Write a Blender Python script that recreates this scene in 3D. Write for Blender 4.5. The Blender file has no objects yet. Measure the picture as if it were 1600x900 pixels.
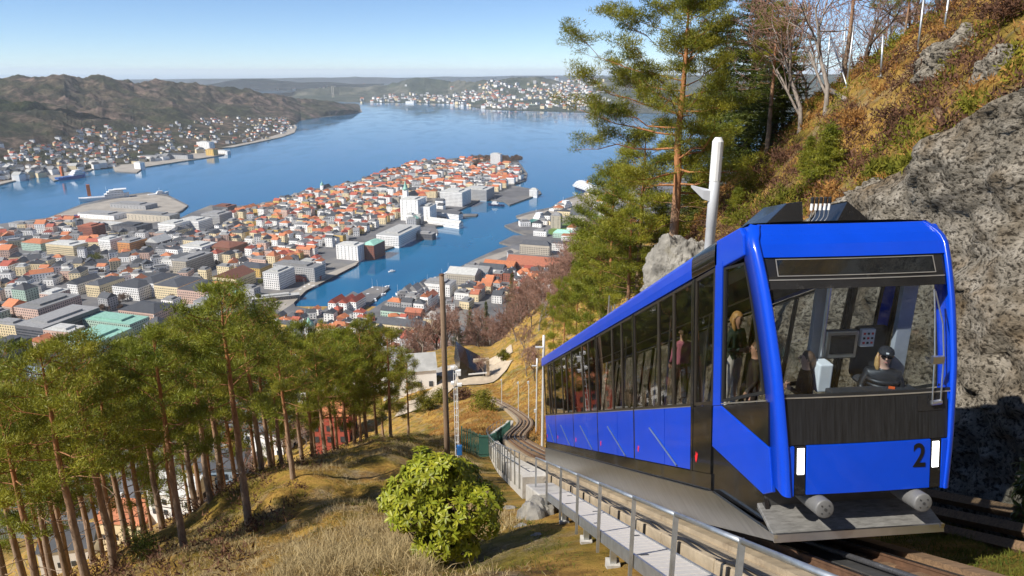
import bpy, bmesh, math, random
import numpy as np
from mathutils import Vector, Matrix

rad = math.radians
sc = bpy.context.scene
col = sc.collection
random.seed(7)
RNG = np.random.default_rng(11)

# ------------------------------------------------------------------ camera
CAM_Z = 300.0
FPX, HZ = 1110.0, 113.0                      # focal length in photo pixels, row of the sea horizon
PITCH = math.atan((450 - HZ) / FPX)
CP, SP = math.cos(PITCH), math.sin(PITCH)
cam = bpy.data.cameras.new('camera')
cam.sensor_width = 36.0
cam.lens = 36.0 * FPX / 1600.0
cam.clip_start, cam.clip_end = 0.1, 120000.0
cam_ob = bpy.data.objects.new('camera', cam)
cam_ob.location = (0, 0, CAM_Z)
cam_ob.rotation_euler = (math.pi / 2 - PITCH, 0, 0)
col.objects.link(cam_ob)
sc.camera = cam_ob

# ------------------------------------------------------------------ sky, sun, exposure
SUN_AZ, SUN_EL = rad(60), rad(44)            # azimuth measured from "behind the camera" to the left
sun_dir = Vector((-math.sin(SUN_AZ) * math.cos(SUN_EL), -math.cos(SUN_AZ) * math.cos(SUN_EL), math.sin(SUN_EL)))
world = bpy.data.worlds.new('World'); sc.world = world; world.use_nodes = True
wn = world.node_tree; wn.nodes.clear()
w_out = wn.nodes.new('ShaderNodeOutputWorld'); w_bg = wn.nodes.new('ShaderNodeBackground')
w_sky = wn.nodes.new('ShaderNodeTexSky'); w_sky.sky_type = 'NISHITA'; w_sky.sun_disc = False
w_sky.sun_elevation = SUN_EL
w_sky.sun_rotation = math.atan2(sun_dir.x, sun_dir.y)
w_sky.altitude = 4000; w_sky.air_density = 1.0; w_sky.dust_density = 0.1; w_sky.ozone_density = 5.0
w_bg.inputs['Strength'].default_value = 0.088
wn.links.new(w_sky.outputs[0], w_bg.inputs[0]); wn.links.new(w_bg.outputs[0], w_out.inputs[0])
sun = bpy.data.lights.new('sun', 'SUN'); sun.energy = 4.4; sun.angle = rad(0.55); sun.color = (1.0, 0.94, 0.85)
sun_ob = bpy.data.objects.new('sun', sun); col.objects.link(sun_ob)
sun_ob.rotation_euler = sun_dir.to_track_quat('Z', 'Y').to_euler()
sun_ob.location = (-60, -40, 400)
sc.view_settings.view_transform = 'Standard'; sc.view_settings.look = 'None'
sc.view_settings.exposure = 0.68; sc.view_settings.gamma = 1.0
sc.view_settings.use_curve_mapping = False
sc.cycles.max_bounces = 8; sc.cycles.transparent_max_bounces = 24
sc.cycles.diffuse_bounces = 3; sc.cycles.glossy_bounces = 3
sc.cycles.use_denoising = True; sc.cycles.volume_bounces = 1

# ------------------------------------------------------------------ pixel <-> world
def ray(px, py):
    x = (px - 800) / FPX; y = (450 - py) / FPX
    return np.array([x, CP + y * SP, -SP + y * CP])
def gp(px, py, z=0.0):                       # where a pixel's ray meets the level z
    r = ray(px, py); t = (z - CAM_Z) / r[2]
    return np.array([r[0] * t, r[1] * t, z])
def yp(px, py, Y):                           # point on a pixel's ray at world distance Y
    r = ray(px, py); t = Y / r[1]
    return np.array([r[0] * t, Y, CAM_Z + r[2] * t])
def proj(P):
    P = np.asarray(P, float); q = P - np.array([0, 0, CAM_Z])
    d = q[..., 1] * CP - q[..., 2] * SP; u = q[..., 1] * SP + q[..., 2] * CP
    return 800 + FPX * q[..., 0] / d, 450 - FPX * u / d

# ------------------------------------------------------------------ noise
def _hash(ix, iy, iz, s):
    n = (ix.astype(np.int64) * 374761393 + iy.astype(np.int64) * 668265263 + iz.astype(np.int64) * 2147483647 + s * 974634777) & 0xffffffff
    n = ((n ^ (n >> 13)) * 1274126177) & 0xffffffff
    return ((n ^ (n >> 16)) & 0xffffff) / float(0xffffff)
def vnoise(x, y, z=None, s=0):
    x = np.asarray(x, float); y = np.asarray(y, float)
    z = np.zeros_like(x) if z is None else np.asarray(z, float)
    ix, iy, iz = np.floor(x), np.floor(y), np.floor(z)
    fx, fy, fz = x - ix, y - iy, z - iz
    fx, fy, fz = [f * f * (3 - 2 * f) for f in (fx, fy, fz)]
    r = 0
    for dx in (0, 1):
        for dy in (0, 1):
            for dz in (0, 1):
                w = (fx if dx else 1 - fx) * (fy if dy else 1 - fy) * (fz if dz else 1 - fz)
                r = r + w * _hash(ix + dx, iy + dy, iz + dz, s)
    return r * 2 - 1
def fbm(x, y, z=None, octv=4, s=0):
    r, a = 0, 1.0
    for k in range(octv):
        f = 2.03 ** k
        r = r + a * vnoise(np.asarray(x) * f, np.asarray(y) * f, None if z is None else np.asarray(z) * f, s + k)
        a *= 0.5
    return r

# ------------------------------------------------------------------ meshes
def np_mesh(name, V, faces, smooth=False):
    """V (N,3); faces: array (M,3) or (M,4), or a list of such arrays."""
    if not isinstance(faces, (list, tuple)): faces = [faces]
    me = bpy.data.meshes.new(name)
    V = np.ascontiguousarray(V, np.float32)
    me.vertices.add(len(V)); me.vertices.foreach_set('co', V.ravel())
    loops = np.concatenate([np.asarray(f, np.int32).ravel() for f in faces])
    tot = np.concatenate([np.full(len(f), np.asarray(f).shape[1], np.int32) for f in faces])
    start = np.concatenate([[0], np.cumsum(tot)[:-1]]).astype(np.int32)
    me.loops.add(len(loops)); me.loops.foreach_set('vertex_index', loops)
    me.polygons.add(len(tot)); me.polygons.foreach_set('loop_start', start); me.polygons.foreach_set('loop_total', tot)
    if smooth: me.polygons.foreach_set('use_smooth', np.ones(len(tot), bool))
    me.update(calc_edges=True); me.validate()
    return me
def tag(o, label=None, cat=None, group=None, kind=None):
    if label: o['label'] = label
    if cat: o['category'] = cat
    if group: o['group'] = group
    if kind: o['kind'] = kind
    return o
def link(name, me, mat=None, parent=None, loc=None):
    o = bpy.data.objects.new(name, me); col.objects.link(o)
    if mat is not None and me is not None and not me.materials:
        for m in (mat if isinstance(mat, (list, tuple)) else [mat]): me.materials.append(m)
    if parent is not None: o.parent = parent
    if loc is not None: o.location = loc
    return o
def empty(name, loc=(0, 0, 0), rz=0.0, label=None, cat=None, group=None):
    o = bpy.data.objects.new(name, None); col.objects.link(o)
    o.location = loc; o.rotation_euler = (0, 0, rz); o.empty_display_size = 0.2
    return tag(o, label, cat, group)
def copy_tree(o, parent=None):
    c = o.copy(); col.objects.link(c); c.parent = parent
    for ch in KIDS.get(o, ()): copy_tree(ch, c)
    return c
KIDS = {}
def kid(parent, ch):
    KIDS.setdefault(parent, []).append(ch); return ch

class MB:
    """collects shapes; f maps local points to where they go (a shear for things on the slope)"""
    def __init__(s, f=None): s.v = []; s.f = []; s.n = 0; s.m = []; s.fn = f; s.mi = 0
    def add(s, V, F):
        V = np.asarray(V, float).reshape(-1, 3)
        if s.fn: V = s.fn(V)
        s.v.append(V); s.f += [tuple(int(i) + s.n for i in f) for f in F]; s.m += [s.mi] * len(F); s.n += len(V); return s
    def box(s, c, d, R=None):
        c = np.asarray(c, float); d = np.asarray(d, float) / 2
        V = np.array([[x, y, z] for z in (-1, 1) for y in (-1, 1) for x in (-1, 1)], float) * d
        if R is not None: V = V @ np.asarray(R).T
        return s.add(V + c, [(0, 2, 3, 1), (4, 5, 7, 6), (0, 1, 5, 4), (2, 6, 7, 3), (0, 4, 6, 2), (1, 3, 7, 5)])
    def box2(s, a, b): a = np.asarray(a, float); b = np.asarray(b, float); return s.box((a + b) / 2, np.abs(b - a))
    def tube(s, P, r, n=8, cap=True):
        P = np.asarray(P, float); k = len(P); r = np.full(k, r) if np.isscalar(r) else np.asarray(r, float)
        T = np.gradient(P, axis=0); T /= np.linalg.norm(T, axis=1)[:, None] + 1e-12
        ref = np.array([0, 0, 1.]) if abs(T[0][2]) < .9 else np.array([1., 0, 0])
        V = []
        A = np.cross(T[0], ref); A /= np.linalg.norm(A)
        for i in range(k):
            A = A - T[i] * np.dot(A, T[i]); A /= np.linalg.norm(A) + 1e-12
            B = np.cross(T[i], A)
            for j in range(n):
                t = 2 * math.pi * j / n
                V.append(P[i] + r[i] * (A * math.cos(t) + B * math.sin(t)))
        F = [(i * n + j, i * n + (j + 1) % n, (i + 1) * n + (j + 1) % n, (i + 1) * n + j) for i in range(k - 1) for j in range(n)]
        if cap: F += [tuple(range(n - 1, -1, -1)), tuple((k - 1) * n + j for j in range(n))]
        return s.add(V, F)
    def lathe(s, prof, n=16, c=(0, 0, 0), axis='z', cap=True):
        V = []
        for (r, z) in prof:
            for j in range(n):
                t = 2 * math.pi * j / n; p = (r * math.cos(t), r * math.sin(t), z)
                if axis == 'y': p = (p[0], p[2], p[1])
                if axis == 'x': p = (p[2], p[0], p[1])
                V.append((p[0] + c[0], p[1] + c[1], p[2] + c[2]))
        k = len(prof)
        F = [(i * n + j, i * n + (j + 1) % n, (i + 1) * n + (j + 1) % n, (i + 1) * n + j) for i in range(k - 1) for j in range(n)]
        if cap: F += [tuple(range(n - 1, -1, -1)), tuple((k - 1) * n + j for j in range(n))]
        return s.add(V, F)
    def prism(s, poly, axis_vec):
        """poly: 3D points of a planar outline, extruded by axis_vec"""
        P = np.asarray(poly, float); Q = P + np.asarray(axis_vec, float); n = len(P)
        F = [tuple(range(n - 1, -1, -1)), tuple(n + i for i in range(n))] + [(i, (i + 1) % n, n + (i + 1) % n, n + i) for i in range(n)]
        return s.add(np.vstack([P, Q]), F)
    def grid(s, G):
        G = np.asarray(G, float); a, b = G.shape[:2]
        return s.add(G.reshape(-1, 3), [(i * b + j, i * b + j + 1, (i + 1) * b + j + 1, (i + 1) * b + j) for i in range(a - 1) for j in range(b - 1)])
    def mesh(s, name, smooth=False):
        me = bpy.data.meshes.new(name)
        me.from_pydata(np.vstack(s.v).tolist() if s.v else [], [], s.f)
        if any(s.m): me.polygons.foreach_set('material_index', s.m)
        if smooth: me.polygons.foreach_set('use_smooth', [True] * len(s.f))
        me.update(); return me
    def build(s, name, mat, parent=None, smooth=False, loc=None, fix=True, bevel=0):
        me = s.mesh(name, smooth)
        if fix:
            bm = bmesh.new(); bm.from_mesh(me); bmesh.ops.recalc_face_normals(bm, faces=bm.faces); bm.to_mesh(me); bm.free()
        o = link(name, me, mat, parent, loc)
        if bevel:
            b = o.modifiers.new('bevel', 'BEVEL'); b.width = bevel; b.segments = 2; b.limit_method = 'ANGLE'; b.angle_limit = rad(40)
        return o

# ------------------------------------------------------------------ materials
def new_mat(name):
    m = bpy.data.materials.new(name); m.use_nodes = True
    nt = m.node_tree; nt.nodes.clear()
    return m, nt, nt.nodes.new('ShaderNodeOutputMaterial')
def N(nt, t, **kw):
    n = nt.nodes.new(t)
    for k, v in kw.items():
        if k in n.inputs: n.inputs[k].default_value = v
        else: setattr(n, k, v)
    return n
def ramp(nt, stops, interp='LINEAR'):
    n = nt.nodes.new('ShaderNodeValToRGB'); n.color_ramp.interpolation = interp
    e = n.color_ramp.elements
    while len(e) < len(stops): e.new(0.5)
    for x, (p, c) in zip(e, stops):
        x.position = p; x.color = (*c, 1) if len(c) == 3 else c
    return n
def pmat(name, c, rough=0.6, metal=0.0, var=0.18, scale=4.0, bump=0.0, bscale=None, coat=0.0, coords='Object', spec=0.5, rand=0.0, detail=5, stretch=None, dirt=None):
    """principled with a noisy colour, optional bump, per-object brightness and dirt"""
    m, nt, out = new_mat(name)
    b = N(nt, 'ShaderNodeBsdfPrincipled', Roughness=rough, Metallic=metal)
    b.inputs['Specular IOR Level'].default_value = spec
    b.inputs['Coat Weight'].default_value = coat; b.inputs['Coat Roughness'].default_value = 0.05
    tc = N(nt, 'ShaderNodeTexCoord'); L = nt.links.new
    co = tc.outputs[coords]
    if stretch:
        mp = N(nt, 'ShaderNodeMapping'); mp.inputs['Scale'].default_value = stretch; L(co, mp.inputs[0]); co = mp.outputs[0]
    nz = N(nt, 'ShaderNodeTexNoise', Scale=scale, Detail=detail, Roughness=0.6); L(co, nz.inputs['Vector'])
    c = np.array(c); lo = tuple(c * (1 - var)); hi = tuple(np.minimum(c * (1 + var), 1))
    rp = ramp(nt, [(0.3, lo), (0.7, hi)]); L(nz.outputs[0], rp.inputs[0]); cs = rp.outputs[0]
    if dirt:
        n2 = N(nt, 'ShaderNodeTexNoise', Scale=dirt[1], Detail=6, Roughness=0.7); L(co, n2.inputs['Vector'])
        r2 = ramp(nt, [(dirt[2], (0, 0, 0)), (dirt[2] + 0.2, (1, 1, 1))]); L(n2.outputs[0], r2.inputs[0])
        mx = N(nt, 'ShaderNodeMix', data_type='RGBA'); L(r2.outputs[0], mx.inputs[0]); L(cs, mx.inputs[6]); mx.inputs[7].default_value = (*dirt[0], 1); cs = mx.outputs[2]
    if rand:
        oi = N(nt, 'ShaderNodeObjectInfo'); mr = N(nt, 'ShaderNodeMapRange'); mr.inputs[3].default_value = 1 - rand; mr.inputs[4].default_value = 1 + rand
        L(oi.outputs['Random'], mr.inputs[0])
        hs = N(nt, 'ShaderNodeHueSaturation'); L(mr.outputs[0], hs.inputs['Value']); L(cs, hs.inputs['Color']); cs = hs.outputs[0]
    L(cs, b.inputs['Base Color'])
    if bump:
        n3 = N(nt, 'ShaderNodeTexNoise', Scale=bscale or scale * 4, Detail=5, Roughness=0.65); L(co, n3.inputs['Vector'])
        bp = N(nt, 'ShaderNodeBump', Strength=min(1, bump)); bp.inputs['Distance'].default_value = 0.05 * max(1, bump); L(n3.outputs[0], bp.inputs['Height']); L(bp.outputs[0], b.inputs['Normal'])
    L(b.outputs[0], out.inputs[0])
    return m
def leafmat(name, c1, c2, trans=0.35, scale=1.2, rough=0.5, spec=0.3, rand=0.12, fine=0.0):
    m, nt, out = new_mat(name); L = nt.links.new
    tc = N(nt, 'ShaderNodeTexCoord'); nz = N(nt, 'ShaderNodeTexNoise', Scale=scale, Detail=4, Roughness=0.7); L(tc.outputs['Object'], nz.inputs['Vector'])
    rp = ramp(nt, [(0.32, c1), (0.68, c2)]); L(nz.outputs[0], rp.inputs[0])
    oi = N(nt, 'ShaderNodeObjectInfo'); mr = N(nt, 'ShaderNodeMapRange'); mr.inputs[3].default_value = 1 - rand; mr.inputs[4].default_value = 1 + rand
    L(oi.outputs['Random'], mr.inputs[0])
    hs = N(nt, 'ShaderNodeHueSaturation'); L(mr.outputs[0], hs.inputs['Value']); L(rp.outputs[0], hs.inputs['Color'])
    b = N(nt, 'ShaderNodeBsdfPrincipled', Roughness=rough); b.inputs['Specular IOR Level'].default_value = spec
    t = N(nt, 'ShaderNodeBsdfTranslucent'); mx = N(nt, 'ShaderNodeMixShader'); mx.inputs[0].default_value = trans
    L(hs.outputs[0], b.inputs['Base Color']); L(hs.outputs[0], t.inputs[0]); L(b.outputs[0], mx.inputs[1]); L(t.outputs[0], mx.inputs[2]); L(mx.outputs[0], out.inputs[0])
    return m
def glassmat(name, tint=(0.4, 0.43, 0.45), rough=0.02, refl=1.45):
    m, nt, out = new_mat(name); L = nt.links.new
    tr = N(nt, 'ShaderNodeBsdfTransparent', Color=(*tint, 1)); gl = N(nt, 'ShaderNodeBsdfGlossy', Roughness=rough)
    fr = N(nt, 'ShaderNodeFresnel', IOR=refl); mx = N(nt, 'ShaderNodeMixShader')
    ge = N(nt, 'ShaderNodeNewGeometry'); nb = N(nt, 'ShaderNodeMath', operation='SUBTRACT'); nb.inputs[0].default_value = 1; L(ge.outputs['Backfacing'], nb.inputs[1])
    mu = N(nt, 'ShaderNodeMath', operation='MULTIPLY'); L(fr.outputs[0], mu.inputs[0]); L(nb.outputs[0], mu.inputs[1]); L(mu.outputs[0], mx.inputs[0]); L(tr.outputs[0], mx.inputs[1]); L(gl.outputs[0], mx.inputs[2]); L(mx.outputs[0], out.inputs[0])
    return m
def emat(name, c, s):
    m, nt, out = new_mat(name); e = N(nt, 'ShaderNodeEmission', Color=(*c, 1), Strength=s); nt.links.new(e.outputs[0], out.inputs[0]); return m
# ------------------------------------------------------------------ the track's frame
VPR = ray(698, 659)                                        # the car's long edges meet here
SLOPE = -VPR[2] / math.hypot(VPR[0], VPR[1])
HV = np.array([VPR[0], VPR[1], 0]); HV /= np.linalg.norm(HV)     # along the track, downhill
RV = np.array([HV[1], -HV[0], 0])                                # across, to the right
CAR_A, CAR_R, RAIL_Z = 8.0, 5.53, CAM_Z - 6.5
def TF(a, r, z=0.0):
    """a metres down the track from the car's front, r across from the centreline, z above the rail head"""
    a = np.asarray(a, float); r = np.asarray(r, float); z = np.asarray(z, float)
    a, r, z = np.broadcast_arrays(a, r, z)
    return HV * (a + CAR_A)[..., None] + RV * (r + CAR_R)[..., None] + np.array([0, 0, 1.]) * (RAIL_Z + z - SLOPE * a)[..., None]
def tf3(V): V = np.asarray(V, float); return TF(V[:, 1], V[:, 0], V[:, 2])     # local x across, y along, z up

def catmull(P, n=12):
    P = np.asarray(P, float); Q = np.vstack([2 * P[0] - P[1], P, 2 * P[-1] - P[-2]]); o = []
    for i in range(1, len(Q) - 2):
        t = np.linspace(0, 1, n, endpoint=False)[:, None]
        a, b, c, d = Q[i - 1], Q[i], Q[i + 1], Q[i + 2]
        o.append(0.5 * (2 * b + (c - a) * t + (2 * a - 5 * b + 4 * c - d) * t ** 2 + (3 * b - a - 3 * c + d) * t ** 3))
    return np.vstack(o + [P[-1:]])
tr_ctrl = [TF(a, 0, 0) for a in (-22, -16, -10, -4, 2, 8, 14, 20, 25)] + [yp(*q) for q in (
    (846, 709, 38), (823, 697, 47), (808, 687, 57), (804, 682, 62), (807, 675, 70), (818, 664, 83), (820, 656, 94), (813, 648, 107), (795, 636, 130), (764, 620, 155), (745, 612, 172))]
TRACK = catmull(tr_ctrl, 10)
_ty = TRACK[:, 1]
GY = np.concatenate([_ty, [190, 205, 250, 300, 400, 500, 600, 690, 770, 900]])
GX = np.concatenate([TRACK[:, 0], [-12, -12, -10, -10, -10, -10, -10, -10, -10, -10]])
GZ = np.concatenate([TRACK[:, 2] - CAM_Z, [-82.5, -86.5, -98.5, -127, -176, -226, -274, -299, -299, -299]])
xt = lambda y: np.interp(y, GY, GX)
zt = lambda y: np.interp(y, GY, GZ)
TU = np.array([-500, -220, -100, -60, -35, -24, -19, -16, -13, -9, -6, -3.6, -2.3, 1.8, 4.6, 5.4, 6.6, 10, 16, 24, 40, 80, 200, 600.])
_R1 = [0, .15, .3, 9, 13, 20.5, 26, 31, 42, 60, 90]
_R2 = [0, 1.2, 1.8, 3, 6, 10.5, 16, 25, 40, 60, 90]
TROWS = [
    (-30, [-140, -80, -40, -24, -12, -7, -4.6, -3.3, -2.3, -1.6, -1.2, -.9, -.75] + _R1),
    (10, [-140, -80, -40, -24, -13, -8, -5.2, -3.6, -2.4, -1.6, -1.2, -.9, -.75] + _R1),
    (17, [-140, -80, -40, -24, -13, -8, -5, -3.6, -2.5, -1.6, -1.2, -.9, -.7] + _R1),
    (25, [-140, -80, -40, -24, -13, -7.2, -4.6, -3.0, -2.2, -1.5, -1.2, -1.1, -1.0] + _R1),
    (32, [-140, -80, -41, -25, -13, -6.2, -2.9, -1.0, -.5, -.1, -.5, -1.0, -1.0, 0, .4, .8, 9.5, 13.5, 21.5, 27, 32, 43, 60, 90]),
    (40, [-140, -80, -42, -27, -15, -7.2, -3.6, -1.5, -.2, .8, .4, -.9, -1.0, 0, .6, 1.2, 9.5, 14.5, 22, 27, 33, 46, 66, 100]),
    (46, [-140, -80, -44, -29, -17, -9, -5, -2.6, -.2, 1.3, .9, -.7, -1.0, 0, .8, 1.4, 8, 14.5, 23, 28.5, 36, 48, 70, 110]),
    (58, [-140, -80, -46, -30, -19, -13, -9.5, -7.4, -4.5, -1.6, -1.0, -.9, -1.0, 0, 1.2, 2, 5, 12, 22, 30, 38, 52, 75, 120]),
    (72, [-140, -80, -46, -27, -15, -9.5, -7, -5.5, -3.5, -1.4, -1.0, -.9, -1.0, 0, 1.2, 1.8, 3.5, 8, 15, 24, 36, 52, 75, 110]),
    (100, [-140, -80, -46, -26, -13, -8, -6, -4.5, -3, -1.5, -1.0, -.8, -.8] + _R2),
    (150, [-170, -95, -42, -22, -10, -6, -4, -3, -2, -1, -.4, -.1, -.1] + _R2),
    (180, [-180, -100, -40, -18, -8, -4, -2, -1, 0, 1.2, 2.0, 2.6, 3] + [3, 3.2, 3.5, 4, 6, 9, 14, 22, 38, 60, 90]),
    (210, [-190, -105, -42, -17, -7, -3, -1.6, -.8, -.4, 0, 0, 0, 0] + [0, .4, .6, 1.5, 5, 10, 17, 29, 52, 85, 130]),
    (290, [-160, -110, -58, -26, -9, -5, -3, -1, 0, 0, 0, 0, 0] + [0, 1, 2, 3.5, 8, 14, 22, 36, 62, 100, 150]),
    (400, [-124, -116, -78, -42, -14, -8, -4, -1, 0, 0, 0, 0, 0] + [0, .5, .8, 1.2, 3, 6, 11, 20, 38, 70, 120]),
    (500, [-80, -80, -76, -58, -30, -16, -10, -6, -3, 0, 0, 0, 0] + [0, .5, .8, 1, 2, 4, 8, 14, 26, 55, 110]),
    (600, [-30, -30, -30, -28, -20, -10, -5, -2, 0, 0, 0, 0, 0] + [0, .5, .8, 1, 2, 3, 5, 8, 16, 40, 100]),
    (720, [0.] * 13 + [0, 0, 0, 0, 0, 0, 0, 0, 2, 20, 80]),
    (900, [0.] * 20 + [0, 0, 8, 60])]
_TRY = np.array([r[0] for r in TROWS], float); _TRO = np.array([r[1] for r in TROWS], float)
assert _TRO.shape[1] == len(TU)
def zter(x, y, rough=True):
    x = np.asarray(x, float); y = np.asarray(y, float); x, y = np.broadcast_arrays(x, y)
    u = x - xt(y)
    yi = np.clip(np.searchsorted(_TRY, y) - 1, 0, len(_TRY) - 2); f = np.clip((y - _TRY[yi]) / (_TRY[yi + 1] - _TRY[yi]), 0, 1); f = f * f * (3 - 2 * f)
    ui = np.clip(np.searchsorted(TU, u) - 1, 0, len(TU) - 2); g = np.clip((u - TU[ui]) / (TU[ui + 1] - TU[ui]), 0, 1)
    o = (_TRO[yi, ui] * (1 - g) + _TRO[yi, ui + 1] * g) * (1 - f) + (_TRO[yi + 1, ui] * (1 - g) + _TRO[yi + 1, ui + 1] * g) * f
    z = zt(y) - 0.32 + o
    if rough:
        k = np.clip((np.abs(u + .6) - 2.9) / 2.0, 0, 1) * np.clip((760 - y) / 120, 0, 1)
        d = np.clip(np.hypot(x, y) / 60, .25, 2.2)
        amp = np.where(u > 6, 1.3, 1.0)
        z = z + k * amp * (0.42 * fbm(x / 3.4, y / 3.4, s=3) + 0.10 * fbm(x / .7, y / .7, octv=3, s=9)) + k * d * .5 * fbm(x / 14, y / 14, s=21)
    return np.maximum(z, 1.2 - CAM_Z) + CAM_Z
def hit(px, py, y0=4.0, y1=900.0):
    """first point of the hillside on a pixel's ray"""
    r = ray(px, py); Y = np.concatenate([np.arange(y0, 80, .1), np.arange(80, y1, .5)]); X = r[0] / r[1] * Y; Z = CAM_Z + r[2] / r[1] * Y
    h = zter(X, Y); i = np.argmax(Z <= h)
    if not (Z <= h).any(): i = np.argmin(np.where(Y > 14, (Z - h) / Y, 9))
    return np.array([X[i], Y[i], h[i]])
def onter(x, y): return np.array([x, y, float(zter(x, y))])

# ------------------------------------------------------------------ ground materials
def ground_mat(name, near=True):
    m, nt, out = new_mat(name); L = nt.links.new
    tc = N(nt, 'ShaderNodeTexCoord'); co = tc.outputs['Object']
    def nz(sc_, d=5, r=.65): n = N(nt, 'ShaderNodeTexNoise', Scale=sc_, Detail=d, Roughness=r); L(co, n.inputs['Vector']); return n.outputs[0]
    def mix(f, a, b, blend='MIX'):
        n = N(nt, 'ShaderNodeMix', data_type='RGBA', blend_type=blend)
        for s, v in ((0, f), (6, a), (7, b)):
            if hasattr(v, 'links') or hasattr(v, 'is_linked'): L(v, n.inputs[s])
            else: n.inputs[s].default_value = v if s == 0 else (*v, 1)
        return n.outputs[2]
    def rp(v, *st): n = ramp(nt, list(st)); L(v, n.inputs[0]); return n.outputs[0]
    grass = rp(nz(.9), (.30, (.10, .055, .02)), (.42, (.26, .145, .035)), (.52, (.42, .25, .06)), (.66, (.30, .20, .035)))
    moss = rp(nz(2.1), (.3, (.09, .072, .014)), (.7, (.25, .19, .03)))
    c = mix(rp(nz(.22), (.46, (0, 0, 0)), (.62, (1, 1, 1))), grass, moss)
    straw = rp(nz(7), (.35, (.16, .11, .06)), (.75, (.46, .38, .25)))
    c = mix(rp(nz(.5, 6), (.50, (0, 0, 0)), (.68, (.8, .8, .8))), c, straw)
    dark = rp(nz(3.2, 6, .75), (.26, (.5, .45, .42)), (.44, (1.1, 1.1, 1.1)))
    c = mix(1.0, c, dark, 'MULTIPLY')
    rock = rp(nz(1.6, 8, .75), (.3, (.10, .09, .08)), (.5, (.27, .25, .22)), (.72, (.42, .39, .34)))
    ge = N(nt, 'ShaderNodeNewGeometry'); sx = N(nt, 'ShaderNodeSeparateXYZ'); L(ge.outputs['True Normal'], sx.inputs[0])
    steep = rp(sx.outputs[2], (.30, (1, 1, 1)), (.46, (0, 0, 0)))
    c = mix(steep, c, rock)
    b = N(nt, 'ShaderNodeBsdfPrincipled', Roughness=.95); b.inputs['Specular IOR Level'].default_value = .15
    L(c, b.inputs['Base Color'])
    bp = N(nt, 'ShaderNodeBump', Strength=.9); bp.inputs['Distance'].default_value = .25; L(nz(5, 8, .75), bp.inputs['Height']); L(bp.outputs[0], b.inputs['Normal'])
    L(b.outputs[0], out.inputs[0]); return m
M_ground = ground_mat('hillside ground')

# ------------------------------------------------------------------ hillside
def spaced(segs):
    o = []
    for a, b, st in segs: o += list(np.arange(a, b - 1e-6, st))
    return np.array(o + [segs[-1][1]])
_us = spaced([(-520, -200, 20), (-200, -80, 8), (-80, -30, 2.5), (-30, -16, .7), (-16, -3, .33), (-3, 5, .5), (5, 7, .25), (7, 26, .5), (26, 60, 2.5), (60, 200, 10), (200, 620, 30)])
_ys = spaced([(-30, 6, 2), (6, 50, .36), (50, 90, .9), (90, 260, 2.5), (260, 560, 8), (560, 900, 14)])
UU, YY = np.meshgrid(_us, _ys); XX = UU + xt(YY)
ZZ = zter(XX, YY)
nI, nJ = UU.shape
_i = np.arange(nI * nJ).reshape(nI, nJ)
HQ = np.stack([_i[:-1, :-1], _i[:-1, 1:], _i[1:, 1:], _i[1:, :-1]], -1).reshape(-1, 4)
hill_ob = link('hillside', np_mesh('hillside', np.stack([XX, YY, ZZ], -1).reshape(-1, 3), HQ, True), M_ground)
tag(hill_ob, 'grassy mountainside falling from the upper track to the town', kind='structure')

# ------------------------------------------------------------------ water
def water_mat():
    m, nt, out = new_mat('sea water'); L = nt.links.new
    tc = N(nt, 'ShaderNodeTexCoord'); mp = N(nt, 'ShaderNodeMapping'); mp.inputs['Scale'].default_value = (.03, .012, 1); mp.inputs['Rotation'].default_value = (0, 0, .5)
    L(tc.outputs['Object'], mp.inputs[0])
    n1 = N(nt, 'ShaderNodeTexNoise', Scale=3.0, Detail=6, Roughness=.6); L(mp.outputs[0], n1.inputs['Vector'])
    n2 = N(nt, 'ShaderNodeTexNoise', Scale=.35, Detail=4, Roughness=.55, Distortion=1.0); L(mp.outputs[0], n2.inputs['Vector'])
    r2 = ramp(nt, [(.35, (.004, .098, .215)), (.65, (.005, .115, .24))]); L(n2.outputs[0], r2.inputs[0])
    b = N(nt, 'ShaderNodeBsdfPrincipled', Roughness=.16, IOR=1.33); b.inputs['Specular IOR Level'].default_value = .5
    L(r2.outputs[0], b.inputs['Base Color'])
    rr = N(nt, 'ShaderNodeMapRange'); rr.inputs[1].default_value = .4; rr.inputs[2].default_value = .62; rr.inputs[3].default_value = .05; rr.inputs[4].default_value = .14
    L(n2.outputs[0], rr.inputs[0]); L(rr.outputs[0], b.inputs['Roughness'])
    bp = N(nt, 'ShaderNodeBump', Strength=.05); bp.inputs['Distance'].default_value = .4; L(n1.outputs[0], bp.inputs['Height']); L(bp.outputs[0], b.inputs['Normal'])
    L(b.outputs[0], out.inputs[0]); return m
M_water = water_mat()
S_ = 70000.
o = link('sea', np_mesh('sea', [(-S_, -200, 0), (S_, -200, 0), (S_, 100000, 0), (-S_, 100000, 0)], np.array([[0, 1, 2, 3]])), M_water)
tag(o, 'calm blue fjord and harbour water reaching the horizon', kind='structure')

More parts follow.
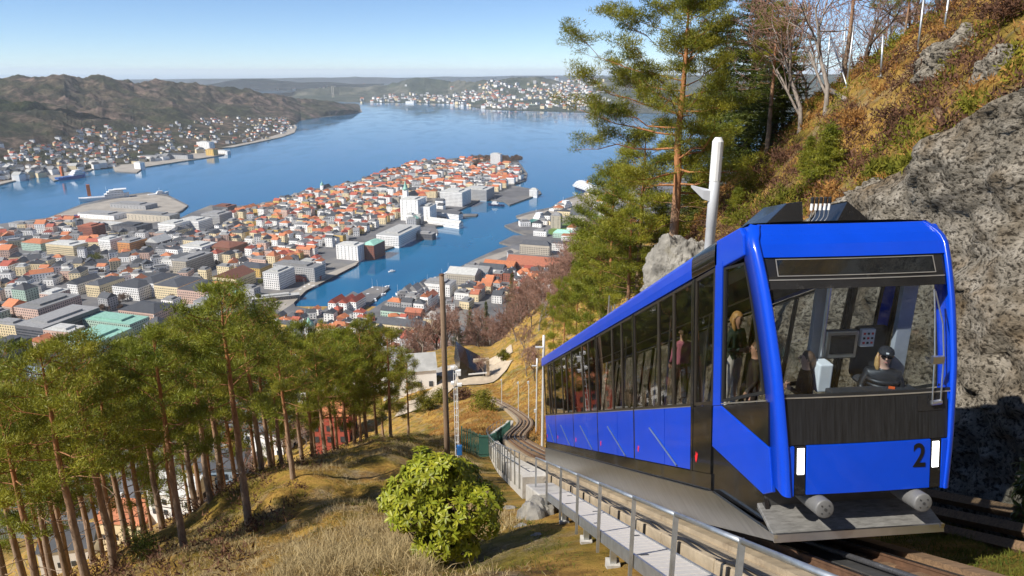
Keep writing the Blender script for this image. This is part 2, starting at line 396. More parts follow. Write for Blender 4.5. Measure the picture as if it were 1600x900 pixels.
# ------------------------------------------------------------------ town land
M_asphalt = pmat('asphalt streets', (.115, .115, .12), .9, var=.35, scale=.02, dirt=((.22, .20, .17), .008, .5))
M_quay = pmat('quay paving', (.30, .27, .23), .9, var=.25, scale=.03)
M_quaywall = pmat('quay wall stone', (.17, .15, .13), .9, var=.3, scale=.2)
LAND_Z = 3.0
def land(name, pix, label, mat=None, z=LAND_Z, extra=()):
    P = [tuple(gp(*q, 0)[:2]) for q in pix] + list(extra)
    n = len(P); bm = bmesh.new()
    top = [bm.verts.new((x, y, z)) for x, y in P]; bot = [bm.verts.new((x, y, -6)) for x, y in P]
    f = bm.faces.new(top)
    for i in range(n):
        g = bm.faces.new((top[i], top[(i + 1) % n], bot[(i + 1) % n], bot[i])); g.material_index = 1
    bmesh.ops.recalc_face_normals(bm, faces=bm.faces)
    me = bpy.data.meshes.new(name); bm.to_mesh(me); bm.free()
    o = link(name, me, [mat or M_asphalt, M_quaywall]); tag(o, label, kind='structure'); return o
TOWN = [(-330, 372), (0, 352), (22, 349), (75, 342), (130, 320), (190, 307), (232, 302), (262, 306), (294, 322), (286, 330), (244, 352), (262, 352), (300, 334),
        (330, 322), (346, 325), (395, 322), (455, 309), (474, 299), (520, 292), (560, 284), (600, 270), (640, 258), (690, 250), (740, 246), (806, 249), (815, 260), (824, 272),
        (822, 283), (800, 291), (843, 299), (846, 304), (796, 322), (788, 316), (752, 313), (742, 318), (706, 336), (747, 336), (744, 339), (680, 342), (676, 350), (718, 347), (712, 352), (680, 356), (684, 366), (668, 374), (650, 374), (642, 367),
        (636, 380), (600, 393), (566, 402), (556, 414), (500, 443), (478, 454), (458, 474), (462, 482), (484, 486), (504, 488), (552, 458), (560, 462), (584, 450), (609, 452), (566, 486), (576, 490), (600, 474), (622, 464), (662, 442),
        (702, 428), (745, 406), (778, 391), (800, 386), (780, 381), (802, 370), (824, 370), (800, 361), (788, 354), (812, 347), (836, 350), (806, 339), (830, 332), (860, 326), (884, 312), (912, 303), (940, 296), (985, 286), (1060, 268), (1200, 262), (1800, 262)]
land('town_ground', TOWN, 'asphalt streets, squares and quays of the town on the peninsula', extra=[(1400, 620), (500, 560), (-60, 560), (-160, 400), (-1200, 380)])
LAKS = [(-380, 322), (0, 290), (22, 284), (52, 276), (70, 272), (84, 284), (104, 280), (112, 271), (140, 268), (152, 262), (176, 262), (180, 269), (214, 271), (226, 262), (350, 243), (352, 238), (318, 233), (364, 231), (398, 224), (440, 215), (460, 208), (464, 199), (452, 190), (470, 187), (540, 180), (566, 175)]
_lk = [gp(563, 170, 0)[:2], gp(-380, 200, 0)[:2]]
land('far_shore_ground', LAKS, 'built-up shore across the fjord below the wooded hill', mat=M_quay, extra=[tuple(q) for q in _lk])

# ------------------------------------------------------------------ far hills
def forest_mat(name, cs, sc_=.01, rough=1.0):
    m, nt, out = new_mat(name); L = nt.links.new
    tc = N(nt, 'ShaderNodeTexCoord')
    n1 = N(nt, 'ShaderNodeTexNoise', Scale=sc_, Detail=9, Roughness=.72); L(tc.outputs['Object'], n1.inputs['Vector'])
    n2 = N(nt, 'ShaderNodeTexNoise', Scale=sc_ * .22, Detail=5, Roughness=.6); L(tc.outputs['Object'], n2.inputs['Vector'])
    r1 = ramp(nt, [(.40, cs[0]), (.5, cs[1]), (.62, cs[2])]); L(n1.outputs[0], r1.inputs[0])
    r2 = ramp(nt, [(.44, cs[0]), (.58, cs[3])]); L(n1.outputs[0], r2.inputs[0])
    rm = ramp(nt, [(.42, (0, 0, 0)), (.58, (1, 1, 1))]); L(n2.outputs[0], rm.inputs[0])
    mx = N(nt, 'ShaderNodeMix', data_type='RGBA'); L(rm.outputs[0], mx.inputs[0]); L(r1.outputs[0], mx.inputs[6]); L(r2.outputs[0], mx.inputs[7])
    b = N(nt, 'ShaderNodeBsdfPrincipled', Roughness=rough); b.inputs['Specular IOR Level'].default_value = .1
    L(mx.outputs[2], b.inputs['Base Color'])
    bp = N(nt, 'ShaderNodeBump', Strength=1.0); bp.inputs['Distance'].default_value = 30; L(n1.outputs[0], bp.inputs['Height']); L(bp.outputs[0], b.inputs['Normal'])
    L(b.outputs[0], out.inputs[0]); return m
M_hill = forest_mat('heath and forest on the far hill', [(.032, .034, .022), (.115, .082, .062), (.27, .19, .15), (.065, .07, .032)], .018)
M_hill2 = forest_mat('dark conifer foothill', [(.014, .022, .010), (.035, .045, .018), (.09, .075, .035), (.045, .06, .02)], .024)
M_isle = forest_mat('far island woods', [(.03, .04, .03), (.08, .08, .06), (.16, .15, .12), (.06, .075, .045)], .006)
def loft(name, cols, mat, label, nx=12, ny=9, amp=.10, ns=260., s=0, fine=0.0, fs=40.):
    """cols: (px, [(kind...)]) profiles from the shore over the ridge and down behind"""
    K = len(cols[0]); A = np.array(cols, float)                     # (C, K, 3)
    C = A.shape[0]; G = []
    for i in range(C - 1):
        for t in np.linspace(0, 1, nx, endpoint=False):
            tt = t * t * (3 - 2 * t); G.append(A[i] * (1 - tt) + A[i + 1] * tt)
    G.append(A[-1]); G = np.array(G)
    H = []
    for k in range(K - 1):
        for t in np.linspace(0, 1, ny, endpoint=False): H.append(G[:, k] * (1 - t) + G[:, k + 1] * t)
    H.append(G[:, -1]); H = np.stack(H, 1)
    n = fbm(H[..., 0] / ns, H[..., 1] / ns, octv=5, s=s)
    w = np.clip((H[..., 2] - 2) / 120, 0, 1)
    ridge = G[:, K - 2, 2][:, None]
    H[..., 2] = H[..., 2] + w * n * amp * np.maximum(ridge, 40) * np.where(np.abs(H[..., 2] - ridge) < .1 * ridge, .35, 1)
    if fine: H[..., 2] += fine * w * (fbm(H[..., 0] / fs, H[..., 1] / fs, octv=3, s=s + 7) + .6 * fbm(H[..., 0] / (fs * 4), H[..., 1] / (fs * 4), octv=3, s=s + 17))
    a, b = H.shape[:2]; ix = np.arange(a * b).reshape(a, b)
    F = np.stack([ix[:-1, :-1], ix[1:, :-1], ix[1:, 1:], ix[:-1, 1:]], -1).reshape(-1, 4)
    o = link(name, np_mesh(name, H.reshape(-1, 3), F, True), mat); tag(o, label, kind='structure'); return o, H
def column(px, shore, mid, midz, ridge, Y, back=1800):
    a = gp(px, shore, 1.0); b = gp(px, mid, midz); c = yp(px, ridge, Y)
    return [a, b, a * 0 + (b * .45 + c * .55) * np.array([1, 1, .93]), c, np.array([c[0] * (1 + back / Y), Y + back, -5])]
colsB = [column(*q) for q in ((-420, 318, 240, 60, 138, 3500), (-200, 306, 236, 70, 127, 3700), (0, 286, 226, 70, 122, 3900), (50, 276, 222, 70, 121, 3950), (100, 272, 214, 70, 113, 4000), (130, 268, 208, 70, 120, 4100), (160, 262, 204, 70, 118, 4200),
    (210, 258, 196, 70, 128, 4400), (270, 248, 190, 70, 127.5, 4600), (330, 236, 184, 60, 133, 4800), (400, 222, 180, 50, 143, 5000), (440, 210, 179, 45, 148, 5150), (470, 188, 175, 40, 153, 5350), (520, 181, 172.5, 40, 159, 5600), (550, 177, 172, 30, 167, 5800), (563, 174.5, 172.5, 10, 172, 6000))]
_, HB = loft('far_hill', colsB, M_hill, 'long brown and green ridge behind the far shore town', s=5, nx=30, ny=26, fine=13., fs=55.)
colsB2 = [column(*q) for q in ((-420, 312, 250, 40, 170, 2700, 900), (-200, 300, 240, 40, 160, 2850, 900), (0, 284, 226, 40, 154, 3000, 900), (60, 276, 217, 35, 163, 3050, 800), (120, 268, 208, 35, 175, 3150, 700), (180, 262, 203, 35, 189, 3300, 500), (212, 258, 200, 30, 197, 3420, 300))]
loft('foothill', colsB2, M_hill2, 'dark wooded foothill on the far shore', s=15, ns=150, nx=36, ny=22, fine=9., fs=35.)
colsC = [column(*q) for q in ((420, 157, 150, 20, 146, 8800), (480, 157, 149, 30, 141, 9200), (530, 159, 148, 30, 136, 9300), (575, 160.5, 149, 30, 134, 9400), (605, 160.5, 150, 30, 133, 9500), (635, 161, 148, 40, 123.5, 9300), (665, 161.5, 148, 40, 122, 9300), (700, 162, 149, 40, 126, 9300),
    (730, 166, 152, 40, 127, 8800), (760, 171, 154, 40, 125, 8400), (800, 173, 154, 40, 122.5, 8400), (850, 174, 155, 40, 123, 8300), (880, 175, 155, 40, 126, 8200), (905, 176, 155, 40, 124, 8300), (930, 176.5, 156, 50, 121, 8200), (970, 177, 157, 60, 117, 8100), (1100, 178, 158, 60, 118, 8000), (1500, 180, 160, 60, 116, 8000))]
_, HC = loft('island_ridge', colsC, M_isle, 'low wooded island with scattered white houses beyond the fjord', s=25, ns=420, amp=.16, nx=16, ny=12, fine=16., fs=110.)
colsD = [column(*q) for q in ((300, 140, 137, 10, 136, 11500), (345, 140, 135, 20, 129, 11800), (378, 140, 134, 30, 123, 12000), (410, 140, 134, 30, 123, 12000), (440, 140, 134, 30, 127, 12000), (470, 141, 135, 20, 129, 12300), (510, 141, 136, 20, 128, 12500), (550, 140, 135, 20, 131, 12600), (600, 138, 133, 15, 130.5, 12600))]
_, HD = loft('distant_island', colsD, M_isle, 'hazy rounded island far beyond the hill', s=35, ns=500, amp=.12, nx=5, ny=4)
colsE = [column(*q) for q in ((150, 127, 126, 5, 125, 19000), (300, 127, 125, 10, 123, 19000), (500, 127, 125, 10, 121.5, 19500), (560, 128, 125, 20, 120.5, 19500), (620, 127, 125, 20, 121.5, 19500), (700, 127, 124, 20, 120.5, 20000), (800, 125, 122, 20, 118.5, 21000), (900, 125, 122, 20, 118, 21000), (1000, 125, 122, 30, 117, 21000), (1600, 125, 122, 30, 118, 21000))]
loft('outer_islands', colsE, M_isle, 'flat pale islands along the horizon', s=45, ns=900, amp=.2, nx=6, ny=3)

# ------------------------------------------------------------------ air
mh, nth, outh = new_mat('air haze')
pv = N(nth, 'ShaderNodeVolumePrincipled'); pv.inputs['Color'].default_value = (.90, .96, 1.0, 1); pv.inputs['Density'].default_value = 3.2e-5; pv.inputs['Anisotropy'].default_value = 0.0
nth.links.new(pv.outputs[0], outh.inputs['Volume'])
HAZE = MB().box2((-26000, -400, -8), (26000, 60000, 470)).build('haze', mh)
tag(HAZE, 'thin bluish haze in the air over the fjord', kind='stuff')
# ------------------------------------------------------------------ the funicular car
M_blue = pmat('blue car paint', (.002, .052, .52), .28, var=.06, scale=2, coat=.2, spec=.4, dirt=((.02, .085, .50), 9, .64))
M_blackgloss = pmat('black gloss panel', (.012, .012, .013), .13, var=.3, scale=3, coat=.3, dirt=((.05, .048, .045), 5, .58))
M_blackmat = pmat('black rubber seal', (.012, .012, .012), .6, var=.2)
M_corr = pmat('ribbed black panel', (.014, .015, .017), .35, var=.5, scale=3, stretch=(14, 1, .6), dirt=((.04, .04, .04), 6, .6))
M_steel = pmat('brushed steel skirt', (.56, .56, .55), .3, 1.0, var=.10, scale=3, stretch=(1, .3, 6), dirt=((.36, .35, .33), 4, .58))
M_alu = pmat('bright aluminium', (.62, .63, .64), .35, 1.0, var=.08)
M_frame = pmat('dark bronze window frame', (.07, .06, .05), .35, .6, var=.2)
M_trim = pmat('aluminium trim', (.55, .53, .48), .4, .8, var=.1)
M_glass = glassmat('tinted side glass', (.80, .80, .78), .01, 1.7)
M_glassf = glassmat('windscreen glass', (.84, .88, .91), .01, 1.45)
M_grey = pmat('grey buffer paint', (.13, .13, .128), .5, var=.12, scale=8, dirt=((.17, .16, .15), 7, .58))
M_greydark = pmat('dark grey underframe', (.05, .05, .05), .6, var=.3)
M_plate = pmat('worn grey apron plate', (.24, .235, .22), .5, .4, var=.25, scale=6, stretch=(1, 4, 1), dirt=((.12, .115, .105), 5, .52))
M_inter = pmat('grey interior lining', (.36, .37, .39), .6, var=.1)
M_interd = pmat('dark interior floor', (.03, .03, .033), .7, var=.2)
M_white = pmat('white paint', (.78, .78, .76), .45, var=.06)
M_lamp = emat('lit headlamp', (1.0, .97, .92), 3.2)
M_red = pmat('red emblem', (.75, .02, .03), .4, var=.05)
M_ink = pmat('black lettering', (.006, .006, .008), .4, var=.05)

car = empty('funicular_car', TF(0, 0, 0), math.atan2(-HV[0], HV[1]), 'blue funicular car number 2 with large windscreen climbing the steep track', 'funicular car')
def shear(V): V = np.array(V, float); V[:, 2] -= SLOPE * V[:, 1]; return V
W0 = lambda z: 1.25 + .065 * (np.asarray(z, float) - 2.43)           # half width: the sides lean out upwards
LEN = 19.7
def spt(s, a, z, off=0.0): return np.stack(np.broadcast_arrays(s * (W0(z) + off), np.asarray(a, float), np.asarray(z, float)), -1)
def plate(mb, s, pts, o0, o1):
    """a flat piece on side s: outline in (a, z), between offsets o0 and o1 from the side plane"""
    P = np.array([spt(s, a, z, o0) for a, z in pts]); Q = np.array([spt(s, a, z, o1) for a, z in pts]); n = len(P)
    mb.add(np.vstack([P, Q]), [tuple(range(n - 1, -1, -1)), tuple(n + i for i in range(n))] + [(i, (i + 1) % n, n + (i + 1) % n, n + i) for i in range(n)])
def piece(name, mat, s, pts, o0, o1, parent=None, bevel=0):
    m = MB(shear); plate(m, s, pts, o0, o1); return m.build(name, mat, parent or car, bevel=bevel)
BAYS = [2.86, 6.34, 9.92, 13.42, 16.95, 19.5]
Z_SILL, Z_BLUE, Z_HEAD = 2.43, 1.17, 4.72
for s in (-1, 1):
    # stainless skirt, black lower band, roof edge
    piece('skirt', M_steel, s, [(1.95, .20), (LEN, .20), (LEN, .84), (2.02, .84)], .05, .10)
    piece('lower_band', M_blackgloss, s, [(1.98, .845), (LEN, .845), (LEN, Z_BLUE - .02), (1.98, Z_BLUE - .02)], -.02, .03)
    m = MB(shear)
    prof = [(-.03, 4.74), (.036, 4.75), (.042, 4.90), (.036, 5.06), (.012, 5.12), (-.12, 5.17)]
    G = np.array([[spt(s, a, z, o) for o, z in prof] for a in np.linspace(2.9, LEN, 30)]); m.grid(G)
    m.build('roof_edge', M_blue, car)
    m = MB(shear); G = np.array([[spt(s, a, z, o + .004) for o, z in prof] for a in (1.98, 2.895)]); m.grid(G); m.build('roof_edge_cover', M_blackgloss, car, smooth=True)
    for k in range(len(BAYS) - 1):
        a0, a1 = BAYS[k] + .05, BAYS[k + 1] - .05; L_ = a1 - a0
        ms = a0 + .60 * L_ if s < 0 else a0 + .60 * L_           # door joint (towards the lower end)
        lo = a0 + .40 * L_
        for (b0, b1) in ((a0, lo - .012), (lo + .012, a1)):
            piece('side_panel', M_blue, s, [(b0, Z_BLUE), (b1, Z_BLUE), (b1, Z_SILL - .02), (b0, Z_SILL - .02)], -.02, .03)
        piece('door_post', M_blackgloss, s, [(a0 - .10, Z_BLUE - .01), (a0, Z_BLUE - .01), (a0, Z_HEAD), (a0 - .10, Z_HEAD)], -.03, .028)
        # three panes, each in its frame
        cuts = [a0, a0 + .27 * L_, a0 + .52 * L_, a1]
        for c0, c1 in zip(cuts[:-1], cuts[1:]):
            fr = MB(shear); w = .05
            for pts in ([(c0, Z_SILL), (c1, Z_SILL), (c1, Z_SILL + w), (c0, Z_SILL + w)], [(c0, Z_HEAD - w), (c1, Z_HEAD - w), (c1, Z_HEAD), (c0, Z_HEAD)],
                        [(c0, Z_SILL + w), (c0 + w, Z_SILL + w), (c0 + w, Z_HEAD - w), (c0, Z_HEAD - w)], [(c1 - w, Z_SILL + w), (c1, Z_SILL + w), (c1, Z_HEAD - w), (c1 - w, Z_HEAD - w)]): plate(fr, s, pts, -.03, .015)
            wf = fr.build('window_frame', M_frame, car)
            piece('pane', M_glass, s, [(c0 + w, Z_SILL + w), (c1 - w, Z_SILL + w), (c1 - w, Z_HEAD - w), (c0 + w, Z_HEAD - w)], -.012, -.004, wf)
        piece('sill_trim', M_trim, s, [(a0, Z_SILL - .018), (a1, Z_SILL - .018), (a1, Z_SILL - .002), (a0, Z_SILL - .002)], -.02, .034)
        # diagonal steel bar on the panels
        m = MB(shear)
        p0, p1 = spt(s, a0 + .66 * L_, 1.98, .05), spt(s, a0 + .18 * L_, 1.20, .05)
        m.tube([p0, p1], .022, 6); m.build('diagonal_bar', M_alu, car)
        # small red emblem
        m = MB(shear); c = (a0 + .92 * L_, 1.44)
        plate(m, s, [(c[0] + x * .055, c[1] + y * .085) for x, y in ((-1, .5), (-.5, -.6), (0, -1.1), (.6, -.7), (1, .3), (.55, .15), (.35, 1.1), (0, .35), (-.4, .9))], .03, .034)
        m.build('emblem', M_red, car)
    # narrow end door beside the cab
    piece('end_door', M_blackgloss, s, [(2.02, Z_BLUE - .01), (2.78, Z_BLUE - .01), (2.78, Z_SILL - .02), (2.02, Z_SILL - .02)], -.02, .028)
    fr = MB(shear); c0, c1, w = 2.02, 2.80, .06
    for pts in ([(c0, Z_SILL), (c1, Z_SILL), (c1, Z_SILL + w), (c0, Z_SILL + w)], [(c0, Z_HEAD - w), (c1, Z_HEAD - w), (c1, Z_HEAD), (c0, Z_HEAD)],
                [(c0, Z_SILL + w), (c0 + w, Z_SILL + w), (c0 + w, Z_HEAD - w), (c0, Z_HEAD - w)], [(c1 - w, Z_SILL + w), (c1, Z_SILL + w), (c1, Z_HEAD - w), (c1 - w, Z_HEAD - w)]): plate(fr, s, pts, -.03, .015)
    wf = fr.build('window_frame', M_frame, car)
    piece('pane', M_glass, s, [(c0 + w, Z_SILL + w), (c1 - w, Z_SILL + w), (c1 - w, Z_HEAD - w), (c0 + w, Z_HEAD - w)], -.012, -.004, wf)
    m = MB(shear); c = (2.62, 1.44); plate(m, s, [(c[0] + x * .06, c[1] + y * .10) for x, y in ((-1, .5), (-.5, -.6), (0, -1.1), (.6, -.7), (1, .3), (.55, .15), (.35, 1.1), (0, .35), (-.4, .9))], .03, .034); m.build('emblem', M_red, car)
    # grab handle inside the end door
    m = MB(shear); m.tube([spt(s, 2.2, 2.95, -.12), spt(s, 2.2, 3.35, -.12), spt(s, 2.3, 3.48, -.12), spt(s, 2.45, 3.5, -.12)], .018, 6); m.build('grab_handle', M_alu, car)

# the cab front: profile a(z) of the nose in level heights, turned into the sheared frame
ZP = np.array([1.16, 1.80, 2.43, 2.8, 3.2, 3.55, 3.9, 4.14, 4.30, 4.42, 4.50])
AP = np.array([-.30, -.17, .0, .11, .27, .42, .60, .74, .85, .98, 1.16])
CR = .085
def wn_(z): return W0(np.asarray(z) + SLOPE * anose(z)) - .18 * np.clip((np.asarray(z) - 4.28) / .24, 0, 1) ** 2
anose = lambda z: np.interp(z, ZP, AP)
def lev(V): return np.array(V, float)                                    # level heights: no shear
def nose(r, z, out=0.0):
    """a point of the front surface: across r, level height z; the corners are rounded"""
    z = np.asarray(z, float); r = np.asarray(r, float); r, z = np.broadcast_arrays(r, z)
    w = wn_(z); d = np.clip(np.abs(r) - (w - CR), 0, CR)
    a = anose(z) + (CR - np.sqrt(np.maximum(CR * CR - d * d, 0))) - out + .03 * (r / 1.25) ** 2
    return np.stack([r, a, z], -1)
def front(name, mat, r0, r1, z0, z1, out=0.0, parent=None, thick=.02, nr=10, nz=8, smooth=True, frac=False):
    R_, Z_ = np.meshgrid(np.linspace(r0, r1, nr), np.linspace(z0, z1, nz)); R_ = R_ * (wn_(Z_) - .06) if frac else R_; A = nose(R_, Z_, out); B = nose(R_, Z_, out - thick)
    m = MB(lev); m.grid(A); m.grid(B[:, ::-1])
    for e0, e1 in ((A[0], B[0]), (A[-1][::-1], B[-1][::-1]), (A[::-1, 0], B[::-1, 0]), (A[:, -1], B[:, -1])): m.grid(np.stack([e0, e1]))
    return m.build(name, mat, parent or car, smooth=False)
# corner pillars sweep from the side round to the front
for s in (-1, 1):
    zz = np.concatenate([np.linspace(1.17, 2.43, 6), np.linspace(2.6, 4.2, 14), [4.28, 4.36, 4.42, 4.47, 4.5]])
    G = []
    for z in zz:
        w = float(wn_(z)); a = float(anose(z)); row = []
        back = min(.36 + .06 * np.clip((z - 2.3) / 1.7, 0, 1), max((5.11 - z) / SLOPE - a, CR + .02))
        row.append((s * (w - .03), a + back, z)); row.append((s * (w + .012), a + back, z))
        for t in np.linspace(0, math.pi / 2, 9): row.append((s * (w + .012 - CR + CR * math.cos(t)), a + CR - CR * math.sin(t) - .012, z))
        inner = w - .09
        row.append((s * inner, a - .012, z)); row.append((s * inner, a + .05, z))
        G.append(row)
    m = MB(lev); m.grid(np.array(G)); m.build('corner_pillar', M_blue, car, smooth=True)
    # cab side: rear pillar, side window, lower blue panel, black triangle, roof corner
    piece('cab_pillar', M_blue, s, [(1.70, Z_SILL - .02), (1.97, Z_SILL - .02), (1.98, 4.74), (1.73, 4.74)], -.03, .03)
    win = [(1.69, 2.46), (1.72, 4.64)]
    for z in (4.0, 3.8, 3.5, 3.1, 2.7, 2.36):
        a = float(anose(z)) + .36 + .06 * np.clip((z - 2.3) / 1.7, 0, 1); win.append((a, max(2.46, min(4.64, z + SLOPE * a))))
    piece('side_window_pane', M_glass, s, win, -.012, -.004)
    m = MB(shear); c = np.mean(win, 0); inn = [(x + (c[0] - x) * .10, y + (c[1] - y) * .045) for x, y in win]
    for i in range(len(win)):
        j = (i + 1) % len(win); plate(m, s, [win[i], win[j], inn[j], inn[i]], -.03, .018)
    m.build('side_window_frame', M_blackmat, car)
    piece('cab_sill_trim', M_trim, s, [(.26, 2.425), (1.67, 2.425), (1.67, 2.445), (.26, 2.445)], -.02, .03)
    piece('cab_lower_black', M_blackgloss, s, [(1.66, 2.41), (.20, 2.41), (.14, 1.76)], -.02, .026)
    piece('cab_lower_panel', M_blue, s, [(1.97, 2.40), (1.70, 2.40), (.12, 1.73), (-.02, 1.06), (.22, 1.0), (1.97, 1.68)], -.03, .03, bevel=.012)
    piece('cab_step_panel', M_blackgloss, s, [(1.97, 1.64), (.26, .98), (.10, .55), (1.97, .85)], -.06, .0)
    piece('nose_skirt', M_steel, s, [(1.95, .20), (2.02, .84), (1.80, .86), (-.27, .44), (-.27, .345)], .05, .10)
    piece('roof_corner', M_blue, s, [(1.98, 4.65), (1.05, 4.65), (1.10, 4.95), (1.22, 5.09), (1.98, 5.12)], -.06, .026, bevel=.02)
# front panels
front('roof_band', M_blue, -1, 1, 4.145, 4.50, .014, nz=8, nr=24, frac=True)
front('front_frame', M_blackgloss, -1.27, 1.27, 3.87, 4.14, -.012, thick=.03)
front('destination_window', M_glassf, -1.10, 1.10, 3.93, 4.11, -.003, thick=.006)
m = MB(lev)
for (r0, r1, z0, z1) in ((-1.12, 1.12, 4.112, 4.122), (-1.12, 1.12, 3.915, 3.925), (-1.12, -1.105, 3.925, 4.112), (1.105, 1.12, 3.925, 4.112)):
    R_, Z_ = np.meshgrid(np.linspace(r0, r1, 5), np.linspace(z0, z1, 2)); m.grid(nose(R_, Z_, .004))
m.build('window_trim', M_trim, car, fix=False)
front('windscreen_header', M_blackgloss, -1.24, 1.24, 3.76, 3.868, -.006, thick=.02)
front('windscreen', M_glassf, -1.20, 1.20, 2.48, 3.76, -.006, thick=.008, nr=16, nz=14)
for r0, r1, z0, z1, nm in ((-1.24, 1.24, 3.868, 3.878, 'windscreen_trim'), (-1.16, 1.16, 2.432, 2.447, 'sill_trim')):
    front(nm, M_trim, r0, r1, z0, z1, .006, thick=.012, nz=2)
front('windscreen_seal', M_blackmat, -1.16, 1.16, 2.447, 2.48, .002, thick=.02, nz=2)
front('front_black_panel', M_corr, -1.13, 1.13, 1.16, 2.43, -.02, thick=.03)
front('ribbed_panel', M_corr, -1.12, 1.12, 1.84, 2.428, -.004, thick=.016, nz=3)
front('service_flap', M_blackgloss, .68, 1.04, 2.20, 2.40, .004, thick=.010, nr=3, nz=2)
bump_ = front('bumper_panel', M_blue, -.86, .86, 1.19, 1.83, .012, thick=.04, nz=4)
for s in (-1, 1):
    front('edge_strip', M_blue, *sorted((s * 1.03, s * 1.10)), 1.17, 1.82, .012, thick=.04, nr=3, nz=4)
    hl = front('headlight_housing', M_blackgloss, *sorted((s * .875, s * 1.02)), 1.19, 1.83, .004, thick=.03, nr=3, nz=3)
    front('headlight', M_lamp, *sorted((s * .895, s * .985)), 1.46, 1.80, .014, thick=.012, nr=3, nz=3)
# the number on the bumper panel
fc = bpy.data.curves.new('number', 'FONT'); fc.body = '2'; fc.size = .40; fc.extrude = .003; fc.align_x = 'CENTER'; fc.align_y = 'CENTER'; fc.offset = .006
fo = bpy.data.objects.new('number', fc); col.objects.link(fo)
dg = bpy.context.evaluated_depsgraph_get(); me2 = bpy.data.meshes.new_from_object(fo.evaluated_get(dg)); bpy.data.objects.remove(fo)
no = link('number', me2, M_ink, car); c = nose(.70, 1.62, .018); no.location = tuple(c)
lean = math.atan2(float(anose(1.75) - anose(1.5)), .25); no.rotation_euler = (math.pi / 2 - lean, 0, 0); no.scale = (.92, 1.12, 1)
# buffers along the track direction
for s in (-1, 1):
    m = MB(); n = 20
    m.lathe([(.05, -.32), (.085, -.28), (.11, -.12), (.122, .02), (.128, .22), (.128, .52), (.124, .545), (.11, .552)], n, axis='y')
    me = m.mesh('buffer', True)
    bo = link('buffer', me, M_grey, car); bo.location = (s * .68, .02 + .05, .98); bo.rotation_euler = (rad(10), 0, math.pi)
    for x, y, q in ((.05, .05, .011), (-.05, .05, .011), (.05, -.05, .011), (-.05, -.05, .011), (0, 0, .02)): link('bolt', MB().lathe([(q, .55), (q, .560)], 8, (x, 0, y), 'y').mesh('bolt'), M_greydark, bo)
    MB(lev).box((s * .60, .30, 1.02), (.34, .5, .24)).build('buffer_mount', M_greydark, car, bevel=.02)
# apron plate with its bright lip
m = MB(lev); hw = 1.215
m.add([(-hw, .30, .70), (hw, .30, .70), (hw, -.24, .56), (-hw, -.24, .56), (-hw, .30, .64), (hw, .30, .64), (hw, -.24, .50), (-hw, -.24, .50)],
      [(0, 1, 2, 3), (7, 6, 5, 4), (3, 2, 6, 7), (0, 3, 7, 4), (1, 5, 6, 2), (0, 4, 5, 1)]); m.build('apron_plate', M_plate, car, bevel=.01)
m = MB(lev); m.add([(-hw, -.25, .565), (hw, -.25, .565), (hw, -.29, .47), (-hw, -.29, .47), (-hw, -.15, .565), (hw, -.15, .565), (hw, -.15, .47), (-hw, -.15, .47)],
      [(0, 1, 2, 3), (7, 6, 5, 4), (3, 2, 6, 7), (0, 3, 7, 4), (1, 5, 6, 2), (0, 4, 5, 1)]); m.build('apron_lip', M_alu, car)
MB(lev).box2((-1.14, .24, .5), (1.14, .75, 1.2)).build('front_bulkhead', M_greydark, car)
# wipers
def wiper(pts, name='wiper'):
    MB(lev).tube([nose(r, z, .05) for r, z in pts], .010, 5).build(name, M_alu, car)
wiper([(.86, 2.30), (.92, 2.9), (.98, 3.4), (1.02, 3.72)]); wiper([(.98, 2.31), (1.05, 2.9), (1.08, 3.3), (1.03, 3.70)])
MB(lev).tube([nose(.86, 2.31, .03), nose(1.0, 2.32, .03)], .035, 8).build('wiper_pivot', M_alu, car); MB(lev).box(nose(.96, 2.86, .05), (.16, .05, .10)).build('wiper_bracket', M_alu, car)
# body behind: floor, roof, ceiling, rear wall
m = MB(shear); m.box2((-1.15, .8, .3), (1.15, LEN, .42)); m.build('underframe', M_greydark, car)
m = MB(shear)
m.grid([[(x, a, 5.17 - .02 * (abs(x) > 1.2)) for x in np.linspace(-1.32, 1.32, 6)] for a in (1.25, LEN)]); m.grid([[(x, a, 4.78) for x in np.linspace(1.3, -1.3, 6)] for a in (1.25, LEN)])
m.build('roof', M_greydark, car)
m = MB(shear); m.box2((-1.2, LEN - .06, .4), (1.2, LEN, 5.1)); m.build('rear_wall', M_blackgloss, car)
for k in range(len(BAYS) - 1):                                          # stepped floors
    a0, a1 = (BAYS[k] if k else 1.9), BAYS[k + 1]; zl = 1.9 - SLOPE * a1 - .35
    for q in range(4):
        b0, b1 = a0 + (a1 - a0) * q / 4, a0 + (a1 - a0) * (q + 1) / 4; zq = 1.0 - SLOPE * b1
        MB(lev).box2((-1.13, b0, zq - .06), (1.13, b1, zq + .40)).build('floor_step', M_interd, car)
    for sx in (-1, 1):
        for sa in (.25, .72):
            m = MB(lev); a = a0 + sa * (a1 - a0); m.box2((sx * .55, a, zl + .72), (sx * 1.0, a + .42, zl + .80)); m.box2((sx * .55, a + .38, zl + .80), (sx * 1.0, a + .44, zl + 1.32)); m.box2((sx * .74, a + .15, zl + .35), (sx * .82, a + .25, zl + .72))
            m.build('seat', M_inter, car, bevel=.03)
    for sx in (-.45, .45):
        m = MB(lev); m.tube([(sx, a0 + .3, zl + .35), (sx, a0 + .3, 4.72 - SLOPE * (a0 + .3))], .022, 8); m.build('grab_pole', M_alu, car)
    m = MB(shear); m.tube([(0, a0, 4.55), (0, a1, 4.55)], .02, 6); m.build('ceiling_rail', M_alu, car)
MB(lev).box2((-1.1, .42, .55), (1.1, 1.95, .68)).build('cab_floor', M_interd, car)
